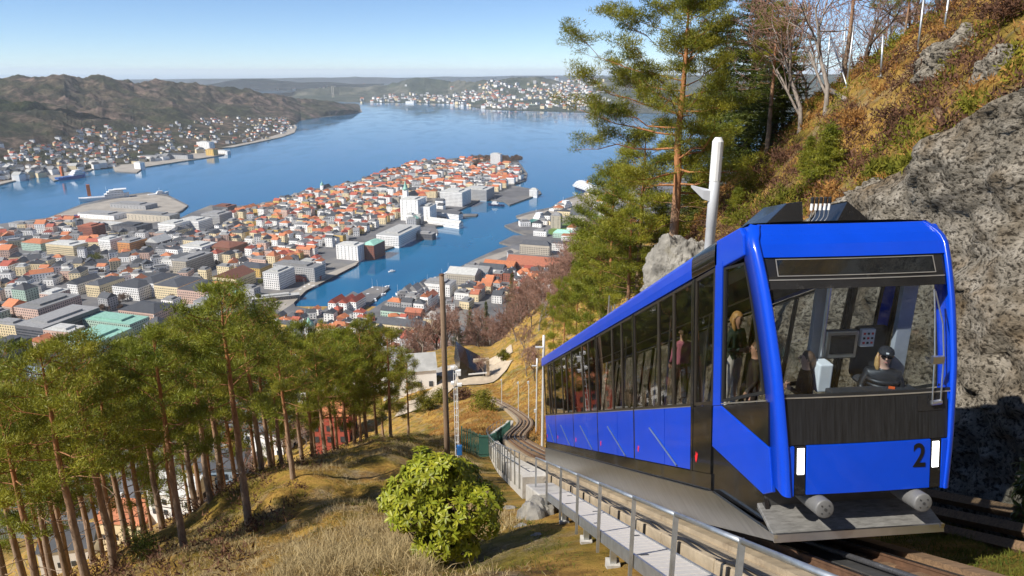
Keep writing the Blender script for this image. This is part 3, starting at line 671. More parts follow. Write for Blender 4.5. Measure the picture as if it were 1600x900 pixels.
# driver's desk, screen and cab posts
m = MB(lev); m.box2((-.25, .18, 2.12), (1.0, .62, 2.28)); m.box2((-.1, .55, 1.0), (.9, .62, 2.2)); m.build('driver_desk', M_interd, car, bevel=.02)
m = MB(lev); m.box2((-.12, .95, 2.56), (.36, 1.06, 2.98)); sd = m.build('control_console', M_trim, car, bevel=.02)
m = MB(lev); m.box2((-.06, .94, 2.64), (.30, .948, 2.92)); m.build('screen', M_blackgloss, sd)
m = MB(lev); m.box2((.42, .98, 2.72), (.62, 1.04, 2.98)); cp_ = m.build('button_panel', M_white, car)
for i in range(3):
    for j in range(3): MB(lev).box((.46 + .06 * i, .975, 2.78 + .07 * j), (.028, .014, .03)).build('button', M_ink if (i + j) % 2 else M_red, cp_)
for r, a, w in ((-.22, 1.05, .07), (.96, .85, .11)):
    m = MB(lev); m.box2((r - w, a, .9), (r + w, a + .09, 4.25)); m.build('cab_post', M_inter, car, bevel=.01)
m = MB(lev); m.box2((-.36, .62, 2.2), (-.16, .86, 2.62)); m.build('stub_cabinet', M_white, car, bevel=.02)
m = MB(lev); m.tube([(-.2, .92, 2.3), (-.2, .92, 4.2)], .028, 8); m.build('grab_pole', M_alu, car)
m = MB(lev); m.box2((.42, 1.10, 2.2), (.92, 1.22, 2.98)); m.box2((.46, .84, 2.12), (.88, 1.19, 2.24)); m.build('driver_seat', M_interd, car, bevel=.06)
for sx in (-1, 1): MB(shear).box2((sx * .9 - .2, 1.6, 4.66), (sx * .9 + .2, 3.2, 4.69)).build('ceiling_panel', M_inter, car)
# roof equipment: two black fairings and a row of cable connectors
def fairing(r0, r1, a0, a1, pk):
    m = MB(lev); zb = 4.22
    m.add([(r0, a0, zb), (r1, a0, zb), (r1, a1, zb - .2), (r0, a1, zb - .2), (r0 + pk[0], a0 + .12, 4.70), (r1 - pk[1], a0 + .12, 4.72), (r1 - pk[1], a1, 4.5), (r0 + pk[0], a1, 4.5)],
          [(0, 1, 5, 4), (1, 2, 6, 5), (2, 3, 7, 6), (3, 0, 4, 7), (4, 5, 6, 7), (3, 2, 1, 0)]); m.build('roof_fairing', M_blackgloss, car, bevel=.01)
fairing(-1.12, -.32, 1.55, 2.4, (.55, .02)); fairing(.06, .95, 1.55, 2.4, (.28, .62))
for i in range(5):
    x = -.22 + .065 * i
    m = MB(lev); m.lathe([(.022, 4.60), (.022, 4.70)], 8, (x, 1.62, 0)); ob_ = m.build('cable_connector', M_white, car)
    MB(lev).lathe([(.025, 4.70), (.025, 4.78), (.016, 4.79)], 8, (x, 1.62, 0)).build('connector_cap', M_blackmat, ob_)
    MB(lev).tube(catmull([(x, 1.62, 4.60), (x - .02, 1.58, 4.54), (x - .07, 1.52, 4.50), (x - .12, 1.52, 4.44)], 4), .006, 5).build('cable', M_trim, car)
# ------------------------------------------------------------------ track, walkway, railings
M_conc = pmat('weathered tan concrete', (.34, .27, .18), .9, var=.25, scale=1.6, bump=.5, dirt=((.15, .10, .06), 2.2, .56))
M_concg = pmat('pale grey concrete', (.40, .38, .34), .9, var=.2, scale=2, bump=.5, dirt=((.20, .18, .15), 3, .58))
M_rust = pmat('rusty rail steel', (.13, .07, .04), .75, .3, var=.3, scale=6, bump=.2)
M_railtop = pmat('polished rail head', (.42, .38, .35), .3, 1.0, var=.1)
M_cable = pmat('wire haul cable', (.20, .20, .21), .45, .8, var=.5, scale=18, stretch=(1, 6, 1))
M_galv = pmat('galvanised steel', (.46, .48, .49), .45, .85, var=.15, scale=6)
M_tread = pmat('pale tread boards', (.50, .47, .43), .8, var=.06, scale=4, stretch=(3, 1, 1))
M_blackcable = pmat('black cable sheath', (.012, .012, .014), .5, var=.2)
M_timber = pmat('weathered timber', (.21, .13, .07), .85, var=.4, scale=5, stretch=(.4, 5, 5), bump=.6)
M_wood = pmat('grey brown pole wood', (.20, .135, .085), .85, var=.35, scale=4, stretch=(6, 6, .25), bump=.6)
M_greenfence = pmat('green fence paint', (.035, .11, .085), .6, var=.15)
M_rock = pmat('grey lichen rock', (.22, .205, .175), .95, var=.45, scale=1.3, bump=1.0, bscale=6, dirt=((.13, .11, .06), 1.1, .54))

def along(i0, i1, off=0.0, z=0.0):
    """points parallel to the track centreline"""
    T = np.gradient(TRACK, axis=0); T[:, 2] = 0; T /= np.linalg.norm(T, axis=1)[:, None]
    S = np.stack([T[:, 1], -T[:, 0], np.zeros(len(T))], 1)
    return (TRACK + S * off + np.array([0, 0, z]))[i0:i1]
def ribbon(P, prof):
    """sweep a closed cross-section (across, up) along P"""
    T = np.gradient(P, axis=0); T[:, 2] = 0; T /= np.linalg.norm(T, axis=1)[:, None]
    S = np.stack([T[:, 1], -T[:, 0], np.zeros(len(P))], 1); n = len(prof)
    V = np.array([[p + s * x + np.array([0, 0, y]) for x, y in prof] for p, s in zip(P, S)]).reshape(-1, 3); k = len(P)
    F = [(i * n + j, i * n + (j + 1) % n, (i + 1) * n + (j + 1) % n, (i + 1) * n + j) for i in range(k - 1) for j in range(n)] + [tuple(range(n - 1, -1, -1)), tuple((k - 1) * n + j for j in range(n))]
    return MB().add(V, F)
TE = len(TRACK)
bed = ribbon(along(0, TE), [(-1.15, -.9), (1.2, -.9), (1.2, -.16), (-1.15, -.16)]).build('track_bed', M_conc)
tag(bed, 'tan concrete bed under the funicular rails', kind='structure')
track = empty('funicular_track', TF(-8, 0, 0), 0, 'single metre-gauge funicular track winding down the slope', 'railway track')
inv = Matrix.Translation(-Vector(TF(-8, 0, 0)))
def tpart(mb, name, mat, root=track, smooth=False):
    o = mb.build(name, mat, root, smooth); o.matrix_parent_inverse = Matrix.Translation(-root.location); return o
for s in (-.5, .5):
    tpart(ribbon(along(0, TE, s), [(-.07, -.15), (.07, -.15), (.07, -.13), (.018, -.11), (.018, -.045), (.036, -.035), (.036, -.004), (-.036, -.004), (-.036, -.035), (-.018, -.045), (-.018, -.11), (-.07, -.13)]), 'rail', M_rust)
    tpart(ribbon(along(0, TE, s), [(-.026, -.002), (.026, -.002), (.026, .003), (-.026, .003)]), 'rail_head', M_railtop)
tpart(MB().tube(along(0, TE - 40, .0, -.02), .04, 8), 'haul_cable', M_cable, smooth=True)
tpart(ribbon(along(0, 70, .0), [(-.20, -.155), (.20, -.155), (.20, -.10), (-.20, -.10)]), 'cable_channel', M_greydark)
for s in (-1, 1):                                                    # kerb beams each side of the bed
    tpart(ribbon(along(0, TE, 1.02 * s), [(-.11, -.2), (.11, -.2), (.11, -.06), (-.11, -.06)]), 'edge_beam', M_timber if s > 0 else M_conc)
roller = MB(); roller.lathe([(.13, -.10), (.09, -.06), (.09, .06), (.13, .10)], 10, axis='x'); rme = roller.mesh('cable_roller', True)
for i in range(96, TE - 40, 3):
    c = along(i, i + 2)[0]; o = link('cable_roller', rme, M_greydark, track, tuple(Vector(c) - track.location + Vector((0, 0, -.10))))
slp = MB().box((0, 0, 0), (1.5, .22, .10)).mesh('sleeper')
for i in range(0, TE - 2):
    for f in (0,):
        A = along(i, i + 2); d = A[1] - A[0]; o = link('sleeper', slp, M_timber, track, tuple(Vector(A[0]) - track.location + Vector((0, 0, -.17)))); o.rotation_euler = (math.atan2(d[2], math.hypot(d[0], d[1])), 0, math.atan2(-d[0], d[1]))

# retaining beam of tan blocks between walkway and rail, with draped cables
A_N, A_F = -6.5, 24.0
beam = empty('retaining_beam', TF(A_N, -1.6, -.9), 0, 'tan concrete retaining beam with draped black cables beside the walkway', 'retaining wall')
def bpart(mb, name, mat, root, bevel=0, smooth=False):
    o = mb.build(name, mat, root, smooth, bevel=bevel); o.matrix_parent_inverse = Matrix.Translation(-root.location); return o
a = A_N
while a < A_F:
    L_ = 2.35; bpart(MB(tf3).box2((-1.66, a, -.95), (-1.22, a + L_ - .03, -.12)), 'concrete_block', M_conc, beam, bevel=.02); a += L_
for k, (x, z0, sag, r) in enumerate(((-1.70, -.40, .12, .022), (-1.715, -.47, .10, .02), (-1.60, -.085, .05, .025), (-1.52, -.085, .03, .02))):
    pts = []
    for a in np.arange(A_N, A_F, .25):
        ph = (a / 1.9) % 1; pts.append(TF(a, x, z0 - sag * math.sin(math.pi * ph) + .02 * math.sin(a * 3.1 + k)))
    cb = MB().tube(np.array(pts), r, 6).build('draped_cable', M_blackcable, None, True)
    cb.parent = beam; cb.matrix_parent_inverse = Matrix.Translation(-beam.location)
for a in np.arange(A_N + .8, A_F, 1.9):
    bpart(MB(tf3).box2((-1.705, a - .025, -.62), (-1.665, a + .025, -.10)), 'cable_clip', M_blackcable, beam)

# walkway: a long flight of pale treads on steel stringers
W_IN, W_OUT, W_A0, W_A1 = -1.80, -2.48, -6.5, 11.2
walk = empty('stair_walkway', TF(W_A0, W_OUT, -.5), 0, 'long flight of pale treads on steel stringers beside the track', 'stairway')
a = W_A0; 
step = MB().box((0, 0, 0), (W_IN - W_OUT - .05, .235, .035)).mesh('tread')
rz = math.atan2(-HV[0], HV[1])
nst = 0
while a < W_A1:
    c = TF(a, (W_IN + W_OUT) / 2, -.30); o = link('tread', step, M_tread, walk, tuple(Vector(c) - walk.location)); o.rotation_euler = (-math.atan(SLOPE), 0, rz); a += .24; nst += 1
    if nst % 7 == 0:
        cc = TF(a - .14, W_OUT + (.16 if nst % 2 else .52), -.278); o = link('bracket_plate', MB().box((0, 0, 0), (.14, .10, .012)).mesh('bracket_plate'), M_greydark, walk, tuple(Vector(cc) - walk.location)); o.rotation_euler = (-math.atan(SLOPE), 0, rz)
for x in (W_IN - .01, W_OUT):
    bpart(MB(tf3).box2((x - .02, W_A0, -.52), (x + .02, W_A1, -.26)), 'stringer', M_galv, walk)
for a in (W_A0 + 1.0, 1.2, 3.4, 5.8, 8.6):
    p = TF(a, W_OUT + .08, -.5); g = zter(p[0], p[1]) - .3
    bpart(MB().box2((p[0] - .06, p[1] - .06, g), (p[0] + .06, p[1] + .06, p[2] + .05)), 'support_post', M_galv, walk)
    bpart(MB().box2((p[0] - .13, p[1] - .13, g - .2), (p[0] + .13, p[1] + .13, g + .42)), 'footing', M_concg, walk)
bpart(MB(tf3).box2((-2.75, 11.2, -1.8), (-1.75, 14.4, -.30)), 'landing', M_concg, walk, bevel=.04)
# lower walkway of concrete steps following the curve
low = empty('lower_walkway', along(64, 65, -2.2, -.5)[0], 0, 'pale concrete path stepping down beside the curving track', 'path')
PW = along(64, 150, -2.15, -.30)
for i in range(len(PW) - 1):
    d = PW[i + 1] - PW[i]; n_ = 2
    for j in range(n_):
        q = PW[i] + d * (j + .5) / n_; L_ = np.hypot(d[0], d[1]) / n_
        o = link('step', MB().box((0, 0, -.5), (.95, L_ * 1.02, 1.3)).mesh('step'), M_concg, low, tuple(Vector(q) - low.location)); o.rotation_euler = (0, 0, math.atan2(-d[0], d[1]))

def railing(name, P, label, post_h, bars, root_group=None, mat=M_galv, r=.024, mid=True):
    """P: foot points; posts and rails are parts"""
    rt = empty(name, P[0], 0, label, 'railing')
    inv_ = Matrix.Translation(-rt.location)
    for p in P:
        o = MB().box2((p[0] - .03, p[1] - .03, p[2] - .5), (p[0] + .03, p[1] + .03, p[2] + post_h)).build('post', mat, rt); o.matrix_parent_inverse = inv_
    for hgt in bars:
        for i in range(len(P) - 1):
            o = MB().tube([P[i] + np.array([0, 0, hgt]), P[i + 1] + np.array([0, 0, hgt])], r, 8).build('rail', mat, rt, True); o.matrix_parent_inverse = inv_
    return rt
RP = np.array([TF(a, -2.55, -.25) for a in (-5.6, -3.9, -2.05, -.15, 1.75, 4.05, 6.2, 8.4, 10.8, 13.2)])
railing('handrail', RP, 'grey steel handrail along the stair walkway beside the car', 1.10, (1.08,), r=.035)
RP2 = along(65, 142, -2.68, -.30)[::3]
railing('walkway_fence', RP2, 'close-set grey steel railing along the lower concrete path', 1.15, (1.12, .6), r=.02)

# green mesh fence on the bank beside the lower path
def bar_fence(name, P, h, label, mat, step, rr):
    rt = empty(name, P[0], 0, label, 'fence'); inv_ = Matrix.Translation(-rt.location)
    D = np.concatenate([[0], np.cumsum(np.linalg.norm(np.diff(P[:, :2], axis=0), axis=1))])
    for d in np.arange(0, D[-1], step):
        q = np.array([np.interp(d, D, P[:, k]) for k in range(3)])
        o = link('picket', PICK, mat, rt, tuple(Vector(q) - rt.location)); o.scale = (rr, rr, h)
    for hh in (.12 * h, .9 * h):
        o = MB().tube(P + np.array([0, 0, hh]), .025, 5).build('fence_rail', mat, rt); o.matrix_parent_inverse = inv_
    for i in range(0, len(P)):
        o = MB().box2(P[i] - np.array([.05, .05, .3]), P[i] + np.array([.05, .05, h + .1])).build('fence_post', mat, rt); o.matrix_parent_inverse = inv_
    return rt
PICK = MB().box2((-.5, -.5, -.15), (.5, .5, 1)).mesh('picket')
gf = np.array([onter(*(lambda q: (q[0], q[1]))(yp(px, 700, Y))) for px, Y in ((722, 46), (735, 47), (750, 49), (764, 52), (775, 58), (783, 64), (791, 72), (797, 80))])
bar_fence('green_fence', gf, 1.9, 'green steel bar fence behind the lower path', M_greenfence, .30, .07)

# wooden pole, camera mast, lamp posts
def pole_at(px, py_top, py_bot, Y):
    b = yp(px, py_bot, Y); b[2] = zter(b[0], b[1]); t = yp(px, py_top, Y); return b, t[2]
b, zt_ = pole_at(698, 430, 690, 34)
rt = empty('utility_pole', b, 0, 'tall bare brown wooden pole standing behind the rhododendron', 'pole')
P = np.array([[0, 0, -.5], [.01, 0, 3], [0, .01, 6], [-.01, 0, zt_ - b[2]]]); MB().tube(P, [.17, .15, .135, .12], 12).build('pole_shaft', M_wood, rt, True)
MB().lathe([(.13, 0), (.14, .02), (.11, .07)], 12, (-.01, 0, zt_ - b[2])).build('pole_cap', M_rust, rt)
for z in (1.2, 4.0, 5.3): MB().lathe([(.158 - z * .005, -.02), (.158 - z * .005, .02)], 12, (0, 0, z)).build('steel_band', M_greydark, rt)
MB().tube([(.15, -.08, 0), (.14, -.08, zt_ - b[2] - .3)], .02, 6).build('conduit', M_greydark, rt)
b, zt_ = pole_at(714.5, 572, 690, 36)
rt = empty('camera_mast', b, 0, 'slim white lattice mast with small white boxes behind the rhododendron', 'mast'); H_ = zt_ - b[2]
for x, y in ((-.1, -.1), (.1, -.1), (0, .1)): MB().tube([(x, y, -.3), (x, y, H_)], .022, 6).build('mast_leg', M_white, rt)
for k, z in enumerate(np.arange(.3, H_, .42)): MB().tube([(-.1, -.1, z), (.1, -.1, z), (0, .1, z), (-.1, -.1, z)], .012, 4, cap=False).build('lattice_ring', M_white, rt)
for x, z, w in ((-.14, H_ - .05, .22), (.16, H_ - .25, .3), (.2, H_ - .42, .22), (-.16, H_ - .95, .2), (.22, H_ - 1.05, .26)): MB().box((x, -.12, z), (w, .2, .16)).build('camera_box', M_white, rt, bevel=.02)
MB().box((.12, -.1, 1.5), (.3, .2, .6)).build('blue_box', pmat('blue cabinet', (.02, .12, .35), .5), rt, bevel=.02)

def lamp_post(name, b, H, r, label, head='spur', group=None, fb=.6):
    B0 = H * (fb - .6)
    rt = empty(name, b, 0, label, 'lamp post', group)
    prof = [(r * 1.25, -.4), (r * 1.1, 0), (r, H * .55), (r * .97, H * .78), (r * 1.02, H * .781), (r, H)]
    MB().lathe(prof, 14).build('post', M_galvw, rt, True)
    if head == 'spur':
        MB().lathe([(r * 1.06, H * .90), (r * 1.06, H * 1.0), (r * .6, H * 1.01)], 14).build('lamp_cap', M_trimw, rt)
        P = np.array([(-r * .6, 0, H * .585), (-.25, 0, H * .593), (-.55, 0, H * .613)]); 
        MB().add([(-r * .5, -.08, H * .575), (-.3, -.07, H * .583), (-.62, -.01, H * .612), (-.62, .01, H * .612), (-.3, .07, H * .583), (-r * .5, .08, H * .575),
                  (-r * .5, -.08, H * .605), (-.3, -.07, H * .605), (-.62, -.01, H * .618), (-.62, .01, H * .618), (-.3, .07, H * .605), (-r * .5, .08, H * .605)],
                 [(5, 4, 3, 2, 1, 0), (6, 7, 8, 9, 10, 11), (0, 1, 7, 6), (1, 2, 8, 7), (2, 3, 9, 8), (3, 4, 10, 9), (4, 5, 11, 10)]).build('lamp_blade', M_galvw, rt).location = (0, 0, B0)
    else:
        MB().box((-.32, 0, H * .90), (.62, .22, .10)).build('lamp_head', M_galvw, rt, bevel=.02)
    return rt
M_galvw = pmat('pale grey lamp post', (.60, .61, .62), .45, .2, var=.06)
M_trimw = pmat('lamp diffuser band', (.72, .71, .68), .4, var=.05)
p = yp(1112, 372, 19.5)
u_ = TF(11.5, 2.0, 0); top = yp(1122, 221, 19.0)
lb = np.array([top[0], top[1], float(zt(top[1])) + CAM_Z - .1])
lamp_post('lamp_post', lb, top[2] - lb[2], .14, 'thick pale lamp post with a blade lamp rising behind the car roof', fb=(yp(1112, 300, 19.0)[2] - lb[2]) / (top[2] - lb[2]))
for px, ytop, ybot, Y, lab in ((847.5, 524, 692, 50, 'tall slim lamp post standing right behind the lower end of the car'), (838.5, 560, 632, 78, 'slim lamp post on the bank above the curving rails'),):
    b = yp(px, ybot, Y); b[2] = zter(b[0], b[1]); t = yp(px, ytop, Y); lamp_post('lamp_post', b, t[2] - b[2], .10, lab, 'arm')
for k, (px, ytop, ybot, Y) in enumerate(((826, 595, 648, 100), (810, 596, 632, 118), (784, 592, 622, 140), (838, 638, 662, 70))):
    b = yp(px, ybot, Y); b[2] = zter(b[0], b[1]); t = yp(px, ytop, Y)
    rt = empty('signal_post', b, 0, 'thin grey post on the bank beside the lower rails', 'post', 'thin posts beside the lower rails'); MB().tube([(0, 0, -.3), (0, 0, t[2] - b[2])], .07, 8).build('shaft', M_galvw, rt); MB().box((-.12, 0, t[2] - b[2] - .3), (.3, .2, .35)).build('signal_box', M_galvw, rt)

# ------------------------------------------------------------------ rock face, boulders, timber
def rock_sheet(name, u0, u1, y0, y1, label, n=(150, 220)):
    """the cut rock wall on the uphill side, rough and stepped"""
    T_ = np.linspace(0, 1, n[0]); Y = np.linspace(y0, y1, n[1]); TT, YW = np.meshgrid(T_, Y, indexing='ij')
    zb = zt(YW) + CAM_Z - .6; top = zter(xt(YW) + u1 + .35, YW, False) + .15
    U = u0 - .55 + (u1 - u0) * TT ** 1.4; X = xt(YW) + U; Z = zb + (top - zb) * TT
    f1 = fbm(YW / 2.6, Z / 1.9, octv=5, s=41); blk = np.round(vnoise(YW / .9 + .6 * f1, Z / .55 + .5 * f1, s=43) * 2.2) / 2.2
    f2 = fbm(YW / .42, Z / .30, octv=3, s=47)
    X = X + (.42 * f1 + .15 * blk + .09 * f2) * np.clip(TT * 6, .3, 1)
    Yd = YW + .05 * f2
    ix = np.arange(X.size).reshape(X.shape); F = np.stack([ix[:-1, :-1], ix[:-1, 1:], ix[1:, 1:], ix[1:, :-1]], -1).reshape(-1, 4)
    o = link(name, np_mesh(name, np.stack([X, Yd, Z], -1).reshape(-1, 3), F), M_rockwall); return tag(o, label, 'rock')
def rockwall_mat():
    m, nt, out = new_mat('pitted rock face'); L = nt.links.new
    tc = N(nt, 'ShaderNodeTexCoord'); co = tc.outputs['Object']
    def nz(s_, d=6, r=.7, v=None):
        n = N(nt, 'ShaderNodeTexNoise', Scale=s_, Detail=d, Roughness=r); L(v or co, n.inputs['Vector']); return n.outputs[0]
    mp = N(nt, 'ShaderNodeMapping'); mp.inputs['Scale'].default_value = (1, 1, 1.35); mp.inputs['Rotation'].default_value = (.35, 0, 0); L(co, mp.inputs[0])
    a = ramp(nt, [(.25, (.08, .07, .055)), (.45, (.21, .185, .145)), (.6, (.33, .295, .24)), (.78, (.46, .43, .37))]); L(nz(2.2, 8), a.inputs[0])
    pit = ramp(nt, [(.40, (.10, .09, .08)), (.52, (1, 1, 1))]); L(nz(10, 5, .62, mp.outputs[0]), pit.inputs[0])
    mx = N(nt, 'ShaderNodeMix', data_type='RGBA', blend_type='MULTIPLY'); mx.inputs[0].default_value = .9; L(a.outputs[0], mx.inputs[6]); L(pit.outputs[0], mx.inputs[7])
    st = ramp(nt, [(.5, (1, 1, 1)), (.68, (.62, .50, .36))]); L(nz(.45, 4), st.inputs[0])
    m2 = N(nt, 'ShaderNodeMix', data_type='RGBA', blend_type='MULTIPLY'); m2.inputs[0].default_value = 1; L(mx.outputs[2], m2.inputs[6]); L(st.outputs[0], m2.inputs[7])
    b = N(nt, 'ShaderNodeBsdfPrincipled', Roughness=.95); b.inputs['Specular IOR Level'].default_value = .15; L(m2.outputs[2], b.inputs['Base Color'])
    bp = N(nt, 'ShaderNodeBump', Strength=1.0); bp.inputs['Distance'].default_value = .10; L(nz(10, 7, .65, mp.outputs[0]), bp.inputs['Height']); L(bp.outputs[0], b.inputs['Normal'])
    L(b.outputs[0], out.inputs[0]); return m
M_rockwall = rockwall_mat()
rock_sheet('rock_cutting', 5.0, 6.5, 3, 46, 'rough pitted grey rock cutting beside the blue car')
def boulder(name, c, size, label, s, mat=None, sub=5, rg_=1.0):
    bm = bmesh.new(); bmesh.ops.create_icosphere(bm, subdivisions=sub, radius=1)
    V = np.array([v.co[:] for v in bm.verts]); n = fbm(V[:, 0] * 1.3 + s, V[:, 1] * 1.3, V[:, 2] * 1.3, 5, s); blk = np.round(vnoise(V[:, 0] * 2 + s, V[:, 1] * 2, V[:, 2] * 3, s) * 2) / 2
    n2 = fbm(V[:, 0] * 5 + s, V[:, 1] * 5, V[:, 2] * 6, 4, s + 50); V = V * (1 + .26 * n * rg_ + .13 * blk * rg_ ** 2 + .07 * n2)[:, None] * np.array(size)
    for v, q in zip(bm.verts, V): v.co = q
    me = bpy.data.meshes.new(name); bm.to_mesh(me); bm.free()
    o = link(name, me, mat or M_rock, None, tuple(c)); return tag(o, label, 'rock')
boulder('rock_outcrop', yp(1060, 420, 27.0) + np.array([.1, 0, -.9]), (1.45, 1.4, 2.3), 'pale grey rock outcrop between the big pine and the lamp post', 3, None, 6, .6)
boulder('boulder', onter(*yp(1040, 440, 30)[:2]) + np.array([0, 0, .3]), (.9, 1.0, 1.2), 'small grey boulder below the rock outcrop', 5, sub=4)
boulder('mossy_rock', hit(1500, 80, 12, 60) + np.array([.3, .2, -.5]), (1.5, 1.2, 1.2), 'jagged grey rock rib topped with heather high on the bank', 8, M_rockwall)
boulder('mossy_rock', hit(1570, 95, 12, 60) + np.array([.2, .2, -.4]), (.6, .7, .8), 'dark cleft rock beside the jagged rib on the bank', 12, M_rockwall)
boulder('mossy_rock', hit(1375, 325, 12, 60) + np.array([.2, .2, -.3]), (1.1, 1.0, .7), 'pale bare rock hump at the top edge of the rock cutting', 15, M_rockwall)
pier = boulder('rock_pier', TF(10.6, -2.9, -1.35), (.75, .9, .75), 'pale rough stone pier under the end of the stair walkway', 19, M_rock, 4)
for k, (a, r, s) in enumerate(((13.5, -3.4, .22), (9.2, -3.5, .15), (16, -3.6, .25), (7.5, -3.3, .12), (19, -3.9, .2))):
    p = TF(a, r); p = onter(p[0], p[1]) - np.array([0, 0, s * .3]); boulder('field_stone', p, (s * 1.3, s, s * .7), ('small','flat','rounded','tiny','mossy')[k] + ' grey stone in the grass beside the walkway', 30 + k, sub=3)['group'] = 'small stones beside the walkway'
# weathered beams lying at the foot of the rock
for k, (z, d) in enumerate(((.10, 0), (.34, .12), (.58, .22))):
    P = np.array([TF(a, 3.5 + d + .25 * k, .0) for a in (-1.2, 6.0)]); g = [zter(*q[:2]) for q in P]
    o = MB().tube(np.array([[P[0][0], P[0][1], g[0] + z], [P[1][0], P[1][1], g[1] + z]]), .12, 4).build('timber_beam', M_timber); tag(o, ('lowest', 'middle', 'uppermost')[k] + ' weathered wooden beam of the stack at the foot of the rock cutting', 'beam', 'stacked beams by the rock cutting')

# ------------------------------------------------------------------ paths and tunnel mouth
M_sand = pmat('sandy gravel path', (.44, .36, .26), .95, var=.18, scale=.6)
M_pathg = pmat('grey gravel path', (.33, .31, .28), .95, var=.18, scale=.6)
def path(name, pix, w, label, mat):
    P = np.array([hit(*q, 60)[:2] for q in pix]); P = catmull(P, 8); ww = np.interp(np.linspace(0, 1, len(P)), np.linspace(0, 1, len(w)), w)
    T = np.gradient(P, axis=0); T /= np.linalg.norm(T, axis=1)[:, None]; S = np.stack([T[:, 1], -T[:, 0]], 1)
    G = []
    for p, s, q in zip(P, S, ww):
        row = []
        for t in np.linspace(-.5, .5, 7): x, y = p + s * q * t; row.append((x, y, zter(x, y) + .35))
        G.append(row)
    o = MB().grid(G).build(name, mat, None, True); tag(o, label, kind='structure'); return P
path('path', [(800, 545), (775, 560), (752, 574), (728, 588), (702, 604), (676, 618), (650, 632), (636, 648)], [6, 12, 22, 18, 9, 6, 6, 6], 'sandy footpath crossing above the tunnel mouth', M_sand)
path('side_path', [(720, 572), (692, 580), (664, 592), (634, 606), (600, 622)], [4, 4, 4, 4, 4], 'grey footpath branching below the bare trees', M_pathg)
tp = hit(738, 606, 100); tb = np.array([tp[0], 176., zter(tp[0], 176.)])
rt = empty('tunnel_shelter', tb, rad(12), 'dark sloping glazed shelter over the tunnel mouth', 'shelter')
MB().add([(-4.2, 0, 0), (3.2, 0, 0), (3.2, 9, 2.5), (-4.2, 9, 2.5), (-3.6, .5, 5.2), (-1.0, .5, 2.6), (-1.0, 9, 5.2), (-3.6, 9, 7.5)], [(0, 1, 5, 4), (1, 2, 6, 5), (4, 5, 6, 7), (0, 4, 7, 3), (2, 3, 7, 6)]).build('roof', M_blackgloss, rt)
MB().box((1.0, -.1, 1.2), (5.0, .2, .35)).build('sill_beam', M_white, rt); MB().box((3.9, .8, 2.0), (.8, .8, 5.0)).build('portal_pier', M_sand, rt); MB().box((2.2, 1.0, 4.6), (4.2, .7, .8)).build('lintel', M_sand, rt)
# ------------------------------------------------------------------ trees
def bark_mat(name, lo, hi, z0, z1):
    m, nt, out = new_mat(name); L = nt.links.new
    tc = N(nt, 'ShaderNodeTexCoord'); sx = N(nt, 'ShaderNodeSeparateXYZ'); L(tc.outputs['Object'], sx.inputs[0])
    mr = N(nt, 'ShaderNodeMapRange'); mr.inputs[1].default_value = z0; mr.inputs[2].default_value = z1; L(sx.outputs[2], mr.inputs[0])
    mp = N(nt, 'ShaderNodeMapping'); mp.inputs['Scale'].default_value = (5, 5, 1.2); L(tc.outputs['Object'], mp.inputs[0])
    nz = N(nt, 'ShaderNodeTexNoise', Scale=2.2, Detail=6, Roughness=.7); L(mp.outputs[0], nz.inputs['Vector'])
    mx = N(nt, 'ShaderNodeMix', data_type='RGBA'); L(mr.outputs[0], mx.inputs[0]); mx.inputs[6].default_value = (*lo, 1); mx.inputs[7].default_value = (*hi, 1)
    rp = ramp(nt, [(.3, (.45, .42, .4)), (.6, (1, 1, 1)), (.8, (1.25, 1.2, 1.15))]); L(nz.outputs[0], rp.inputs[0])
    m2 = N(nt, 'ShaderNodeMix', data_type='RGBA', blend_type='MULTIPLY'); m2.inputs[0].default_value = 1; L(mx.outputs[2], m2.inputs[6]); L(rp.outputs[0], m2.inputs[7])
    b = N(nt, 'ShaderNodeBsdfPrincipled', Roughness=.9); b.inputs['Specular IOR Level'].default_value = .2; L(m2.outputs[2], b.inputs['Base Color'])
    bp = N(nt, 'ShaderNodeBump', Strength=.8); bp.inputs['Distance'].default_value = .03; L(nz.outputs[0], bp.inputs['Height']); L(bp.outputs[0], b.inputs['Normal'])
    L(b.outputs[0], out.inputs[0]); return m
M_bark = bark_mat('pine bark', (.34, .245, .17), (.44, .20, .085), 2.5, 7.0)
M_barkd = bark_mat('dark spruce bark', (.085, .065, .05), (.10, .075, .055), 0, 8)
M_barkp = bark_mat('pale birch bark', (.30, .26, .22), (.36, .31, .27), 0, 8)
M_needle = leafmat('pine needles', (.085, .125, .012), (.30, .31, .03), .30, .55, fine=.1)
M_needley = leafmat('yellowish pine needles', (.095, .13, .012), (.35, .32, .030), .30, .5)
M_needled = leafmat('spruce needles', (.035, .06, .010), (.13, .145, .02), .25, .6)
M_twig = pmat('bare pinkish twigs', (.26, .15, .11), .9, var=.25, scale=.6, rand=.22)

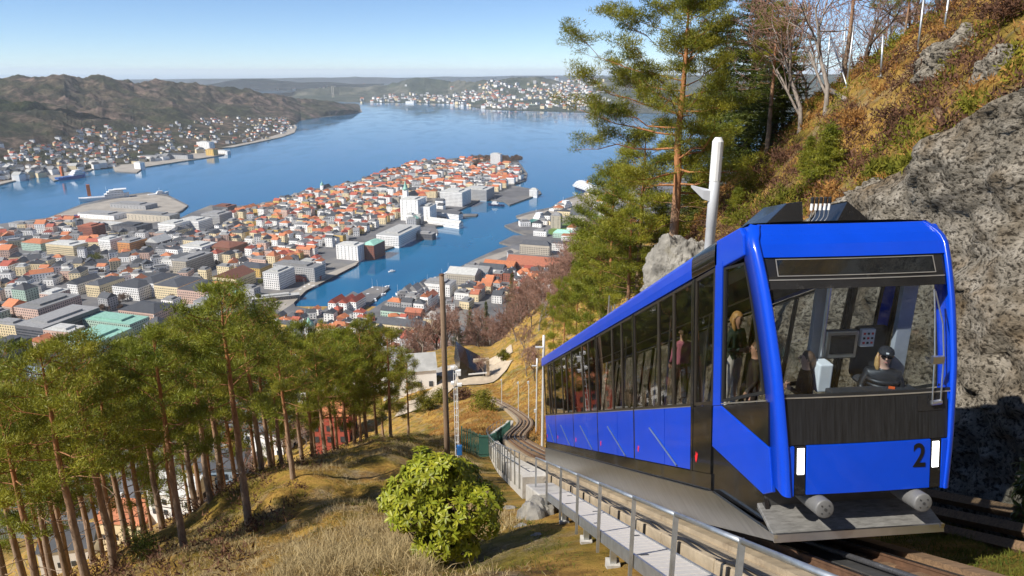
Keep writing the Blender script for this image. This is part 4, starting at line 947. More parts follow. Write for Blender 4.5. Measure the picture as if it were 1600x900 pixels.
def unit(v): return v / (np.linalg.norm(v, axis=-1, keepdims=True) + 1e-9)
def needles(rg, C, Rd, per, L, W, up=.45, out=.7, jit=.6):
    """needle triangles in flattened clumps around the points C"""
    C = np.repeat(C, per, 0); R_ = np.repeat(Rd, per, 0); n = len(C)
    d = unit(rg.normal(size=(n, 3))) * (rg.random((n, 1)) ** .45); p = C + d * R_
    q = unit(d * out + np.array([0, 0, up]) + rg.normal(size=(n, 3)) * jit)
    s = unit(np.cross(q, rg.normal(size=(n, 3)))); l = L * (.6 + .8 * rg.random((n, 1))); w = W * (.7 + .6 * rg.random((n, 1)))
    V = np.stack([p - s * w / 2, p + s * w / 2, p + q * l], 1).reshape(-1, 3)
    return V, np.arange(3 * n).reshape(-1, 3)
def tubes_mesh(name, segs, n=5):
    """segs: list of (points, radii); returns one branching mesh"""
    Vs, Fs, k0 = [], [], 0
    for P, r in segs:
        P = np.asarray(P, float); k = len(P); T = unit(np.gradient(P, axis=0)); ref = np.where(np.abs(T[:, 2:3]) < .9, np.array([[0, 0, 1.]]), np.array([[1., 0, 0]]))
        A = unit(np.cross(T, ref[:1].repeat(k, 0))); B = np.cross(T, A); nn = n if r[0] > .05 else 3
        t = np.arange(nn) * 2 * math.pi / nn
        V = P[:, None] + np.asarray(r)[:, None, None] * (A[:, None] * np.cos(t)[None, :, None] + B[:, None] * np.sin(t)[None, :, None])
        ix = np.arange(k * nn).reshape(k, nn) + k0
        F = np.stack([ix[:-1], np.roll(ix, -1, 1)[:-1], np.roll(ix, -1, 1)[1:], ix[1:]], -1).reshape(-1, 4)
        Vs.append(V.reshape(-1, 3)); Fs.append(F); k0 += k * nn
    return np_mesh(name, np.vstack(Vs), np.vstack(Fs), True)
def bend(p0, d, L, rise, n=5, wob=.06, rg=None):
    t = np.linspace(0, 1, n)[:, None]; P = p0 + d * L * t + np.array([0, 0, 1.]) * rise * L * t ** 2
    if rg is not None: P[1:] += rg.normal(size=(n - 1, 3)) * wob * L * t[1:]
    return P
def gen_pine(seed, H, cb, cr, nl, per=46, side=None, dead=6, flat=1.0, r0=None, NL=.19, NW=.05, csize=.42):
    rg = np.random.default_rng(seed); segs = []; C = []; Rd = []
    t = np.linspace(0, 1, 14); sway = np.cumsum(rg.normal(size=(14, 2)) * .035 * H / 10, 0) * .5
    TP = np.column_stack([sway[:, 0], sway[:, 1], t * H]); TP[0, :2] = 0; TP[0, 2] = -.6
    r0 = r0 or H * .0155; segs.append((TP, r0 * (1 - t) ** .75 + .012)); tp = lambda f: np.array([np.interp(f, t, TP[:, k]) for k in range(3)])
    for i in range(nl):
        f = cb + (1 - cb) * ((i + rg.random()) / nl) ** .9; az = i * 2.39996 + rg.normal() * .5; up = -.12 + .85 * ((f - cb) / (1 - cb)) ** 1.3 + rg.normal() * .12
        prof = (math.sin(math.pi * min(1, .16 + .84 * (f - cb) / (1 - cb))) ** .7) * (.65 + .35 * (1 - (f - cb) / (1 - cb))) + .12
        L = cr * prof * (.6 + .6 * rg.random()); d = np.array([math.cos(az), math.sin(az), 0])
        if side is not None: L *= 1 + .55 * float(np.dot(d, side)) * (1 - .5 * f)
        d = unit(d + np.array([0, 0, up])); P = bend(tp(f), d, L, .18, 6, .05, rg); segs.append((P, np.linspace(max(.02, r0 * .34 * (1.15 - f)), .012, 6)))
        for j in range(4 + int(L * 1.7)):
            g = .30 + .70 * rg.random(); p = np.array([np.interp(g, np.linspace(0, 1, 6), P[:, k]) for k in range(3)])
            a2 = az + rg.normal() * .9; l2 = L * (.22 + .25 * rg.random()) * (1.15 - .5 * g); d2 = unit(np.array([math.cos(a2), math.sin(a2), .35 + rg.normal() * .25]))
            Q = bend(p, d2, l2, .25, 4, .06, rg); segs.append((Q, np.linspace(.014, .006, 4)))
            s_ = csize * (.65 + .6 * rg.random())
            for q in (Q[-1], Q[2]) if l2 > .5 else (Q[-1],): C.append(q); Rd.append((s_, s_, s_ * .5 * flat))
        C.append(P[-1]); Rd.append((csize * .9, csize * .9, csize * .5 * flat))
    for i in range(dead):
        f = cb * (.45 + .55 * rg.random()); az = rg.random() * 6.28; L = cr * (.2 + .4 * rg.random()); P = bend(tp(f), unit(np.array([math.cos(az), math.sin(az), .1 + rg.normal() * .2])), L, -.1, 5, .07, rg); segs.append((P, np.linspace(.03, .008, 5)))
    C.append(tp(1.0)); Rd.append((csize, csize, csize * .8))
    V, F = needles(rg, np.array(C), np.array(Rd), per, NL, NW)
    return tubes_mesh('trunk', segs, 8), np_mesh('crown', V, F)
def gen_spruce(seed, H, cr, cb=.06, per=12, step=.36, NL=.20, NW=.055, open_=0.0):
    rg = np.random.default_rng(seed); segs = [(np.array([[0, 0, -.5], [0, 0, H * .5], [0, 0, H]]), [H * .014, H * .009, .012])]; C, Rd = [], []
    z = H * cb
    while z < H - .15:
        f = z / H; nb = 5 + int(rg.integers(0, 3))
        for k in range(nb):
            if rg.random() < open_: continue
            az = k * 6.283 / nb + rg.random() * 1.2; L = cr * ((1 - f) ** .8) * (.7 + .45 * rg.random()) + .12; d = unit(np.array([math.cos(az), math.sin(az), -.22 + .7 * f]))
            P = bend(np.array([0, 0, z]), d, L, -.02 + .10 * (1 - f), 5, .03, rg); segs.append((P, np.linspace(.028 * (1.2 - f), .006, 5)))
            for g in np.arange(.18, 1.01, .30 / max(L, .35)):
                p = np.array([np.interp(g, np.linspace(0, 1, 5), P[:, q]) for q in range(3)]); w = .16 + .22 * L * (1 - g) * .6
                for sd in (-1, 1):
                    a = az + sd * (1.0 + .3 * rg.random()); C.append(p + np.array([math.cos(a), math.sin(a), -.12]) * w * rg.random()); Rd.append((w * .9 + .06, w * .9 + .06, .09))
        z += step * (.8 + .4 * rg.random())
    C.append((0, 0, H)); Rd.append((.1, .1, .25))
    V, F = needles(rg, np.array(C), np.array(Rd), per, NL, NW, up=.15, out=.9, jit=.45)
    return tubes_mesh('trunk', segs, 7), np_mesh('crown', V, F)
def gen_bare(seed, H, depth=5, base=.28, fine=5, rw=1.0, rmin=.008, k0=.62):
    rg = np.random.default_rng(seed); big, tw = [], []
    def grow(p, d, L, r, lev_):
        n = 4; P = [p]
        for _ in range(n):
            d = unit(d + rg.normal(size=3) * .13 + np.array([0, 0, .07])); P.append(P[-1] + d * L / n)
        P = np.array(P); rr = np.maximum(np.linspace(r, r * .62, n + 1), rmin); (big if lev_ < 3 else tw).append((P, rr))
        if lev_ >= depth: return
        k = int(rg.integers(2, 4)) + (1 if lev_ < 2 else 0) + (fine if lev_ == depth - 1 else 0) - (0 if lev_ < depth - 1 else 2)
        for i in range(k):
            g = .35 + .65 * rg.random() if i else 1.0; q = np.array([np.interp(g, np.linspace(0, 1, n + 1), P[:, m_]) for m_ in range(3)])
            dd = unit(d + rg.normal(size=3) * (.42 + .1 * lev_) + np.array([0, 0, .10])); grow(q, dd, L * (k0 - .08 + .22 * rg.random()), r * .55, lev_ + 1)
    grow(np.array([0, 0, -.5]), np.array([0, 0, 1.]), H * base + .5, H * .013 * rw, 0)
    return tubes_mesh('trunk', big, 6), tubes_mesh('twigs', tw, 3)
TREE_N = {}
def tree(name, meshes, mats, loc, label, scale=1.0, rz=None, group=None, part='crown', zs=1.0, tilt=None):
    rt = empty(name, loc, random.random() * 6.28 if rz is None else rz, label, 'tree', group); rt.scale = (scale, scale, scale * zs)
    if tilt: rt.rotation_euler = (tilt[0], tilt[1], rt.rotation_euler[2])
    link('trunk', meshes[0], mats[0], rt); link(part, meshes[1], mats[1], rt); return rt

PINES = [gen_pine(100 + i, 10, cb, cr, nl, per=72, NL=.16, NW=.028, csize=.35) for i, (cb, cr, nl) in enumerate(((.50, 2.3, 24), (.45, 2.0, 26), (.52, 2.5, 24), (.44, 2.1, 28), (.60, 2.2, 18)))]
# the pine stand on the left slope: (pixel column, crown-top row, distance, prototype, label)
STAND = [(93, 548, 20, 0, 'pine with bare leaning trunk and a broken side branch at the slope edge'), (141, 534, 22, 3, 'slender pine with orange upper trunk and dark narrow crown'),
    (263, 520, 23, 1, 'forked pine whose trunk splits into two limbs halfway up'), (373, 458, 25, 2, 'tallest pine of the stand, straight trunk rooted in the ochre grass'),
    (453, 556, 29, 4, 'short pine with thick pale trunk on the crest of the grass hump'), (438, 572, 34, 2, 'pine with pale trunk behind the short thick one')]
REST = [(-45, 575, 24, 1), (8, 620, 21, 3), (38, 585, 27, 0), (-10, 560, 33, 2), (66, 610, 32, 4), (110, 588, 36, 1), (172, 572, 30, 0), (205, 560, 36, 3), (232, 542, 31, 2), (292, 520, 33, 0), (318, 505, 30, 3), (338, 490, 36, 1), (405, 488, 33, 4),
    (420, 500, 40, 0), (300, 545, 44, 2), (255, 560, 46, 4), (185, 600, 45, 1), (130, 622, 47, 0), (360, 520, 48, 3), (396, 512, 52, 2), (470, 530, 44, 1), (486, 545, 50, 0), (505, 528, 47, 3), (522, 548, 55, 4), (541, 535, 52, 2), (556, 520, 57, 1), (574, 508, 56, 0), (590, 545, 60, 3), (611, 520, 54, 4),
    (450, 515, 62, 2), (425, 525, 66, 1), (345, 560, 64, 0), (280, 590, 66, 3), (528, 520, 68, 4), (492, 510, 72, 1), (566, 535, 72, 2), (215, 620, 60, 4), (90, 640, 52, 2), (30, 650, 44, 1), (640, 560, 78, 3), (600, 560, 84, 0), (-60, 640, 40, 2), (150, 640, 33, 2), (60, 655, 26, 1), (235, 610, 52, 1), (320, 575, 55, 4)]
def plant_pine(px, ptop, Y, k, label, group=None, mat=None):
    b = yp(px, 700, Y); b[2] = zter(b[0], b[1]); t = yp(px, ptop, Y); H = max(5.5, t[2] - b[2]); w = min(1.35, max(.8, (H / 10) ** .6))
    rt = tree('pine_tree', PINES[k], (M_bark, mat or (M_needle if (int(px) % 3) else M_needley)), b, label, 1.0, None, group); rt.scale = (w, w, H / 10); return rt
for q in STAND: plant_pine(*q)
for q in REST:
    near = q[2] < 40
    plant_pine(*q, 'tall pine with long bare trunk in the stand below the grass hump' if not near else 'bushy pine at the near edge of the slope stand', 'pines deep in the slope stand' if not near else 'pines along the near edge of the stand')

# big pine and dark conifers on the right bank
HERO = gen_pine(301, 18, .30, 4.7, 48, per=130, side=np.array([-.9, -.3, 0]), dead=10, r0=.30, NL=.19, NW=.036, csize=.54)
b = onter(*yp(1054, 350, 41)[:2]); hz_ = yp(1060, -28, 41)[2]
rt = tree('pine_tree', HERO, (M_bark, M_needley), b, 'tallest orange-trunked pine rising beside the rock outcrop', 1, 0.0); rt.scale = (1, 1, (hz_ - b[2]) / 18)
SPR = [gen_spruce(400, 16, 3.3, per=16), gen_spruce(401, 14, 2.7, per=16, open_=.15), gen_spruce(402, 3, 1.15, .04, per=40, step=.2, NL=.11, NW=.04)]
PB = [gen_pine(310, 12, .2, 3.2, 36, per=90, csize=.5, NW=.038, NL=.18), gen_pine(311, 12, .28, 2.8, 30, per=90, csize=.48, NW=.038, NL=.18)]
for px, ptop, Y, ms, mt, w, lab in (
    (1150, -60, 50, SPR[0], M_needled, 1.35, 'dark broad spruce behind the tall orange-trunked pine'), (1108, 20, 56, SPR[1], M_needled, 1.2, 'narrow dark spruce between the tall pine and the broad spruce'),
    (1190, 30, 46, SPR[1], M_needled, 1.1, 'dark open spruce at the top of the bank'), (1000, 210, 52, PB[0], M_needley, 1.25, 'bushy yellow-green pine crowding the foot of the tall pine'),
    (955, 270, 58, PB[1], M_needle, 1.2, 'bushy pine leaning over the harbour view'), (985, 330, 50, PB[0], M_needle, 1.0, 'dense young pine below the tall pine beside the outcrop'), (940, 350, 62, PB[1], M_needley, 1.1, 'sunlit pine at the outer edge of the right-hand wood'),
    (925, 405, 66, PB[0], M_needley, .95, 'low bushy pine at the foot of the right-hand wood'), (1030, 300, 60, SPR[0], M_needled, .9, 'dark spruce filling in behind the bushy pines'), (905, 415, 80, PINES[0], M_needley, 1.0, 'slim pine with pale trunk above the car roof end'),
    (884, 440, 86, PINES[1], M_needle, 1.0, 'slim leaning pine above the lower roof end'), (868, 470, 90, PINES[4], M_needley, 1.0, 'short pine on the ochre bank by the tall slim lamp post'), (1075, 240, 64, SPR[1], M_needled, 1.1, 'dark spruce tucked behind the trunk of the tall pine')):
    b = yp(px, 400, Y); b[2] = zter(b[0], b[1]); t = yp(px, ptop, Y); H = max(4, t[2] - b[2]); base_h = {id(SPR[0]): 16, id(SPR[1]): 14, id(PB[0]): 12, id(PB[1]): 12}.get(id(ms), 10)
    rt = tree('spruce_tree' if mt is M_needled else 'pine_tree', ms, (M_barkd if mt is M_needled else M_bark, mt), b, lab); rt.scale = (w, w, H / base_h)
b = onter(*yp(1207, 150, 44)[:2]); rt = tree('pine_tree', PINES[4], (M_bark, M_needley), b, 'thin crooked pine at the skyline beside the dark spruce'); h_ = yp(1215, 10, 44)[2] - b[2]; rt.scale = (.9, .9, h_ / 10)
b = onter(*yp(1412, 60, 36)[:2]); rt = tree('pine_tree', PINES[2], (M_bark, M_needle), b, 'small flat-topped pine between the steel posts'); rt.scale = (.42, .42, .34)
b = onter(*yp(1330, 30, 42)[:2]); rt = tree('pine_tree', PINES[1], (M_bark, M_needle), b, 'thin dark pine with drooping branches at the skyline by the braced posts'); rt.scale = (.8, .8, 1.0)
# small bright spruces and broom on the bank
for px, py, Y, w, lab in ((1288, 285, 27, 1.0, 'small bright green spruce on the heathery bank'), (1262, 262, 29, .6, 'tiny spruce seedling beside the bright one'), (1150, 345, 30, .8, 'young spruce between the lamp post and the car roof')):
    b = hit(px, py, 12, 60); rt = tree('spruce_tree', SPR[2], (M_barkd, M_needley), b - np.array([0, 0, .1]), lab, w * .8)
# bare trees on the skyline of the bank
BARE = [gen_bare(500 + i, 12, depth=5, fine=5, rmin=.012, k0=.7) for i in range(3)]
for px, py, Y, sc_, lab, mt in ((1256, 150, 40, 1.15, 'pale bare birch forking at the skyline of the bank', M_barkp), (1298, 110, 37, 1.1, 'bare birch with a pale split trunk above the fallen log', M_barkp), (1232, 120, 50, 1.2, 'thin bare tree behind the pale birches', M_barkp),
    (1360, 60, 52, 1.1, 'spindly bare tree behind the braced posts', M_barkd), (1470, 30, 46, 1.0, 'bare brown sapling behind the rock rib', M_barkd), (1420, 30, 54, 1.1, 'twiggy bare tree at the skyline between the posts', M_barkd), (1200, 140, 58, 1.0, 'bare tree beside the crooked skyline pine', M_barkd)):
    b = yp(px, py, Y); b[2] = zter(b[0], b[1]); rt = tree('bare_tree', BARE[int(px) % 3], (mt, M_twig), b, lab, sc_ * .8, part='twigs')

for px, py, Y, sc_, lab in ((1345, 70, 60, 1.0, 'bare skyline tree beside the thin dark pine'), (1392, 60, 58, .9, 'bare skyline tree behind the lone short post'), (1408, 55, 64, 1.1, 'twiggy skyline tree behind the flat-topped pine'), (1450, 40, 60, 1.0, 'bare skyline tree beside the tall post'), (1465, 35, 66, 1.1, 'dense twiggy tree behind the tall post'), (1500, 20, 52, .9, 'bare skyline tree above the rock rib'), (1270, 110, 56, 1.2, 'bare tree between the two pale birches')):
    b = yp(px, py, Y); b[2] = zter(b[0], b[1]); tree('bare_tree', BARE[int(px) % 3], (M_barkd, M_twig), b, lab, sc_ * .75, part='twigs')
for px, ptop, Y, k, w, lab in ((1385, -10, 62, 4, .9, 'slim skyline pine behind the lone short post'), (1462, -30, 58, 1, .9, 'dark skyline pine beside the tall post'), (1430, 10, 66, 0, .8, 'skyline pine between the two tall posts')):
    b = yp(px, 60, Y); b[2] = zter(b[0], b[1]); H = max(3, yp(px, ptop, Y)[2] - b[2]); rt = tree('pine_tree', PINES[k], (M_bark, M_needle), b, lab); rt.scale = (w * .7, w * .7, H / 10)
# the pink-brown wood of bare trees on the slope below the path
WOODB = [gen_bare(600 + i, 13, depth=5, fine=8, base=.25, rw=1.2, rmin=.028, k0=.72) for i in range(4)]
rgw = np.random.default_rng(77)
def scatter_wood(pxr, Yr, n, group, label, sc0=(.8, 1.25), keep=None, name='bare_tree'):
    k = 0; tries = 0
    while k < n and tries < n * 30:
        tries += 1
        px = rgw.uniform(*pxr); Y = math.sqrt(rgw.uniform(Yr[0] ** 2, Yr[1] ** 2)); x = (px - 800) / FPX / .94 * Y; b = onter(x, Y); b[2] -= .2
        if keep and not keep(*proj(b), Y): continue
        rt = tree(name, WOODB[k % 4], (M_barkd if rgw.random() < .6 else M_barkp, M_twig), b, label, rgw.uniform(*sc0), group=group, part='twigs'); k += 1
scatter_wood((772, 960), (190, 330), 95, 'bare trees on the slope below the car', 'pink-brown bare tree in the wood on the slope behind the path', (1.1, 1.7), keep=lambda u, v, Y: u > 800 + max(0, (v - 545)) * 1.0 or Y > 262)
scatter_wood((605, 775), (245, 330), 48, 'bare trees below the wooden pole', 'grey-brown bare tree in the thin wood beyond the wooden pole', (1.2, 1.8))
scatter_wood((300, 620), (150, 300), 26, 'bare trees among the hillside houses', 'bare tree among the white hillside houses', (.6, 1.0))
for px, py, Y, sc_, lab in ((836, 596, 150, .8, 'pale-trunked bare tree on the ochre bank above the rails'), (823, 590, 162, .8, 'bare tree on the bank where the rails enter the tunnel'), (815, 560, 175, .9, 'bare tree at the path edge above the bank'), (755, 590, 190, .6, 'small bare tree beside the path above the tunnel')):
    b = hit(px, py, 80); tree('bare_tree', WOODB[int(px) % 4], (M_barkp, M_twig), b, lab, sc_, part='twigs')
for px, ptop, Y, k, lab in ((800, 425, 300, 0, 'lone dark spruce above the brick-red roofs'), (760, 470, 310, 1, 'green conifer at the edge of the bare wood'), (735, 478, 320, 0, 'green conifer behind the slim mast'), (715, 500, 280, 1, 'low conifer in the wood beyond the path')):
    b = yp(px, 520, Y); b[2] = zter(b[0], b[1]); H = yp(px, ptop, Y)[2] - b[2]; rt = tree('spruce_tree', SPR[k], (M_barkd, M_needle), b, lab); rt.scale = (1.5, 1.5, max(8, H) / (16, 14)[k])
# ------------------------------------------------------------------ people in the car
M_skin = pmat('skin', (.58, .34, .24), .5, var=.06)
M_blond = pmat('blond hair', (.45, .26, .09), .5, var=.3, scale=20, stretch=(4, 4, .6))
M_brownhair = pmat('brown hair', (.12, .07, .04), .5, var=.3, scale=20)
M_puffer = pmat('black puffer jacket', (.014, .014, .016), .45, var=.3)
M_cap = pmat('black cap cloth', (.012, .013, .018), .8)
M_orange = pmat('orange patch', (.75, .12, .02), .6)
M_green = pmat('dark green top', (.015, .035, .03), .8)
M_trous = pmat('white trousers', (.72, .70, .66), .8)
M_dark = pmat('dark brown coat', (.03, .022, .018), .8)
M_pink = pmat('pink jacket', (.50, .16, .24), .8)
M_lens = pmat('dark sunglass lens', (.01, .006, .005), .1)
def skin_body(name, joints, edges, mats_of=None, parent=None, root=0, sub=2):
    me = bpy.data.meshes.new(name); me.from_pydata([j[0] for j in joints], edges, [])
    o = link(name, me, None, parent); o.modifiers.new('skin', 'SKIN'); sm = o.modifiers.new('sub', 'SUBSURF'); sm.levels = sub; sm.render_levels = sub
    if not me.skin_vertices: me.skin_vertices.new()
    for i, j in enumerate(joints):
        r = j[1]; me.skin_vertices[0].data[i].radius = (r, r) if np.isscalar(r) else r
    me.skin_vertices[0].data[root].use_root = True
    dg = bpy.context.evaluated_depsgraph_get(); m2 = bpy.data.meshes.new_from_object(o.evaluated_get(dg)); o.modifiers.clear(); o.data = m2
    for p in m2.polygons: p.use_smooth = True
    return o
def paint(o, mats, fn):
    """assign a material per face by a rule on the face centre (clothing regions of one continuous body)"""
    o.data.materials.clear()
    for m in mats: o.data.materials.append(m)
    for p in o.data.polygons: p.material_index = fn(p.center)
def head_parts(rt, c, s, hair_m, face=(0, -1), long_hair=True, cap=False, glasses=False):
    """face features on a head of half-height s centred at c, looking along face (x, y)"""
    f = np.array([*face, 0.]); f /= np.linalg.norm(f); sd = np.array([-f[1], f[0], 0]) * -1; up = np.array([0, 0, 1.])
    P = lambda a, b, z: c + f * a * s + sd * b * s + up * z * s
    MB().tube([P(.80, 0, .15), P(.98, 0, -.10), P(.86, 0, -.16)], [.05 * s, .14 * s, .10 * s], 6).build('nose', M_skin, rt, True)
    MB().tube([P(.80, -.22, -.48), P(.87, 0, -.50), P(.80, .22, -.48)], [.03 * s, .06 * s, .03 * s], 6).build('mouth', pmat('lips', (.45, .14, .12), .5), rt, True)
    for b in (-1, 1):
        MB().tube([P(.02, b * .74, -.12), P(-.04, b * .82, .1), P(-.02, b * .76, .22)], [.06 * s, .12 * s, .05 * s], 6).build('ear', M_skin, rt, True)
        if glasses: MB().tube([P(.80, b * .10, .14), P(.82, b * .32, .13), P(.66, b * .56, .14)], [.14 * s, .19 * s, .12 * s], 8).build('sunglass_lens', M_lens, rt, True)
        else: MB().lathe([(.001, -.10 * s), (.09 * s, -.05 * s), (.11 * s, 0), (.09 * s, .05 * s), (.001, .10 * s)], 8, tuple(P(.76, b * .30, .12))).build('eye', M_ink, rt, True)
    m = MB(); n = 14; rows = []
    for t in np.linspace(0, 1, 6):
        ph = t * math.pi * .58; rows.append([P(-.10 + .92 * math.sin(ph) * math.cos(q), .84 * math.sin(ph) * math.sin(q), .12 + 1.0 * math.cos(ph)) if not (math.cos(q) > .45 and t > .55) else P(.62 * math.cos(q), .80 * math.sin(q), .55) for q in np.linspace(0, 2 * math.pi, n)])
    m.grid(np.array(rows)); m.build('hair', hair_m, rt, True)
    if long_hair:
        MB().tube([P(-.25, .66, .3), P(-.12, .84, -.4), P(.10, .80, -1.2), P(.35, .66, -2.0)], [.18 * s, .26 * s, .32 * s, .12 * s], 8).build('hair_lock', hair_m, rt, True)
        MB().tube([P(-.5, 0, .3), P(-.72, 0, -.5), P(-.62, 0, -1.4)], [.5 * s, .62 * s, .3 * s], 10).build('back_hair', hair_m, rt, True)
    if cap:
        m = MB(); rows = [[P(-.02 + .98 * math.sin(ph) * math.cos(q), .90 * math.sin(ph) * math.sin(q), .42 + .82 * math.cos(ph)) for q in np.linspace(0, 2 * math.pi, 16)] for ph in np.linspace(.02, math.pi * .5, 6)]
        m.grid(np.array(rows)); co = m.build('cap', M_cap, rt, True)
        br = [P(.62 + .70 * math.cos(q), .72 * math.sin(q), .44 + .06 * math.cos(q)) for q in np.linspace(-1.5, 1.5, 9)]; m = MB(); m.prism(br, (0, 0, .05 * s)); m.build('cap_peak', M_cap, co)
        MB().box(P(.93, 0, .68), (.30 * s, .10 * s, .16 * s)).build('cap_badge', M_white, co)
def car_pt(r, a, z): return TF(a, r, 0) * np.array([1, 1, 0]) + np.array([0, 0, RAIL_Z + z])     # level heights
# hand: palm and five fingers as short chains appended to the arm
def hand(joints, edges, wrist, i_w, fdir, pdir):
    f = unit(np.asarray(fdir, float)); p = unit(np.asarray(pdir, float)); n = np.cross(f, p)
    w = np.asarray(wrist, float); k = len(joints); joints.append((tuple(w + f * .055), (.036, .018))); edges.append((i_w, k))
    for q, (o, l) in enumerate(((-.030, .070), (-.010, .080), (.010, .076), (.030, .060))):
        b = w + f * .085 + p * o; j = len(joints); joints += [(tuple(b), .010), (tuple(b + f * l * .5 + n * .012), .009), (tuple(b + f * l * .8 + n * .035), .008)]; edges += [(k, j), (j, j + 1), (j + 1, j + 2)]
    j = len(joints); b = w + f * .035 - p * .036; joints += [(tuple(b), .011), (tuple(b + f * .03 - p * .022 + n * .012), .010), (tuple(b + f * .06 - p * .024 + n * .022), .008)]; edges += [(k, j), (j, j + 1), (j + 1, j + 2)]
def standing(base, face, label, top, bottom, hair, s=1.0, arms='down', mats=None, sit=False, hairlong=True, bulk=1.0, **hk):
    """a figure in its own frame (x to its left, -y forward), one continuous body mesh"""
    rt = empty('person', base, math.atan2(face[0], -face[1]) , label, 'person'); rt.scale = (s, s, s)
    J = [((0, 0, .96), .15), ((0, 0, 1.15), .135), ((0, -.01, 1.34), .155), ((0, .0, 1.46), .09), ((0, -.005, 1.53), .055), ((0, -.015, 1.60), (.070, .085)), ((0, -.012, 1.68), (.082, .098)), ((0, -.005, 1.75), (.066, .08))]
    E_ = [(0, 1), (1, 2), (2, 3), (3, 4), (4, 5), (5, 6), (6, 7)]
    for sd in (-1, 1):
        k = len(J)
        if sit: J += [((sd * .10, -.06, .90), .10), ((sd * .11, -.30, .90), .085), ((sd * .11, -.44, .86), .07), ((sd * .11, -.45, .50), .055), ((sd * .11, -.46, .44), .05), ((sd * .11, -.60, .42), .04)]
        else: J += [((sd * .095, 0, .86), .105), ((sd * .10, -.01, .50), .065), ((sd * .10, 0, .46), .062), ((sd * .10, .01, .10), .045), ((sd * .10, -.02, .04), .045), ((sd * .105, -.15, .03), .035)]
        E_ += [(0, k), (k, k + 1), (k + 1, k + 2), (k + 2, k + 3), (k + 3, k + 4), (k + 4, k + 5)]
        k = len(J)
        if arms == 'down': A = [((sd * .17, 0, 1.41), .062), ((sd * .215, .02, 1.16), .047), ((sd * .22, .01, 1.12), .044), ((sd * .20, -.12, .92), .034)]; fd, pd = (0, -.3, -1), (sd * .2, -1, 0)
        elif arms == 'fold': A = [((sd * .17, 0, 1.41), .062), ((sd * .235, -.02, 1.18), .047), ((sd * .22, -.06, 1.15), .044), ((sd * .05, -.24, 1.18), .034)]; fd, pd = (-sd, -.3, .1), (0, 0, 1)
        else: A = [((sd * .18, 0, 1.41), .07), ((sd * .25, -.06, 1.20), .055), ((sd * .24, -.10, 1.17), .05), ((sd * .17, -.34, 1.10), .038)]; fd, pd = (-sd * .3, -1, -.1), (-sd, 0, 0)
        J += A; E_ += [(2, k), (k, k + 1), (k + 1, k + 2), (k + 2, k + 3)]; hand(J, E_, A[-1][0], k + 3, fd, pd)
    if bulk != 1: J = [(p_, (r_ * bulk if np.isscalar(r_) else r_) if p_[2] < 1.45 and not (np.isscalar(r_) and r_ < .03) else r_) for p_, r_ in J]
    o = skin_body('body', J, E_, parent=rt)
    hands_z = [a for a in range(1)]
    def rule(c):
        if c.z > 1.50: return 2
        ar = math.hypot(abs(c.x) - (.20 if arms == 'down' else .05 if arms == 'fold' else .17), c.y - (-.12 if arms == 'down' else -.24 if arms == 'fold' else -.36))
        if arms == 'down' and c.z < .93 and abs(c.x) > .165 and c.y < -.04: return 2
        if arms == 'fold' and c.y < -.20 and 1.05 < c.z < 1.3: return 2
        if arms == 'front' and c.y < -.33 and c.z > 1.0: return 2
        if c.z < .08 and not sit: return 3
        return 1 if c.z < .99 else 0
    paint(o, [top, bottom, M_skin, M_dark], rule)
    head_parts(rt, np.array([0, -.012, 1.665]), .115, hair, (0, -1), hairlong, **hk)
    return rt, o
# driver, seated at the desk, head turned towards the rock side
dp = TF(.92, .60, 0); zseat = RAIL_Z + 2.16
hd = ray(1384, 556); hd = hd * ((CAR_A + .72) / np.dot(hd, HV)) + np.array([0, 0, CAM_Z])
drv, body = standing((hd[0], hd[1], hd[2] - 1.665 * 1.04), (-.38, -1), 'person in black cap, sunglasses and black puffer jacket at the controls', M_puffer, M_dark, M_blond, 1.04, 'front', sit=True, cap=True, glasses=True, bulk=1.22)
for z in (1.06, 1.13, 1.20, 1.27, 1.34):                                   # quilted rolls of the jacket
    MB().tube([(math.cos(t) * (.195 if z < 1.3 else .21), math.sin(t) * .172 - .005, z) for t in np.linspace(0, 2 * math.pi, 20)], .034, 6, cap=False).build('jacket_roll', M_puffer, drv, True)
MB().box((.10, -.205, 1.30), (.075, .02, .03)).build('chest_patch', M_orange, drv)
MB().tube([(.20, .05, 1.40), (.235, 0, 1.38), (.24, -.05, 1.34)], .022, 6).build('shoulder_stripe', M_orange, drv, True)
def stand_at(px, py, r, *a, **k):
    """head at a pixel, at lateral place r inside the car"""
    q = ray(px, py); t = (r + CAR_R) / np.dot(q, RV); h_ = q * t + np.array([0, 0, CAM_Z]); s = k.get('s', 1.0)
    return standing((h_[0], h_[1], h_[2] - 1.665 * s), *a, **k)
stand_at(1152, 497, -.80, (.55, -.8), 'person in dark green top and white trousers standing at the cab side window', M_green, M_trous, M_blond, s=.96, arms='fold')
stand_at(1182, 545, -.72, (-.8, .2), 'person in dark brown coat beside the one in white trousers', M_dark, M_dark, M_brownhair, s=.9, arms='down')
stand_at(1068, 520, -.70, (-.2, 1), 'person in pink jacket seen through the door windows', M_pink, M_dark, M_brownhair, s=.95, arms='down')
stand_at(1262, 560, -.45, (-.9, .3), 'person in dark coat in the shadow behind the windscreen', M_dark, M_dark, M_brownhair, s=.92, arms='fold')
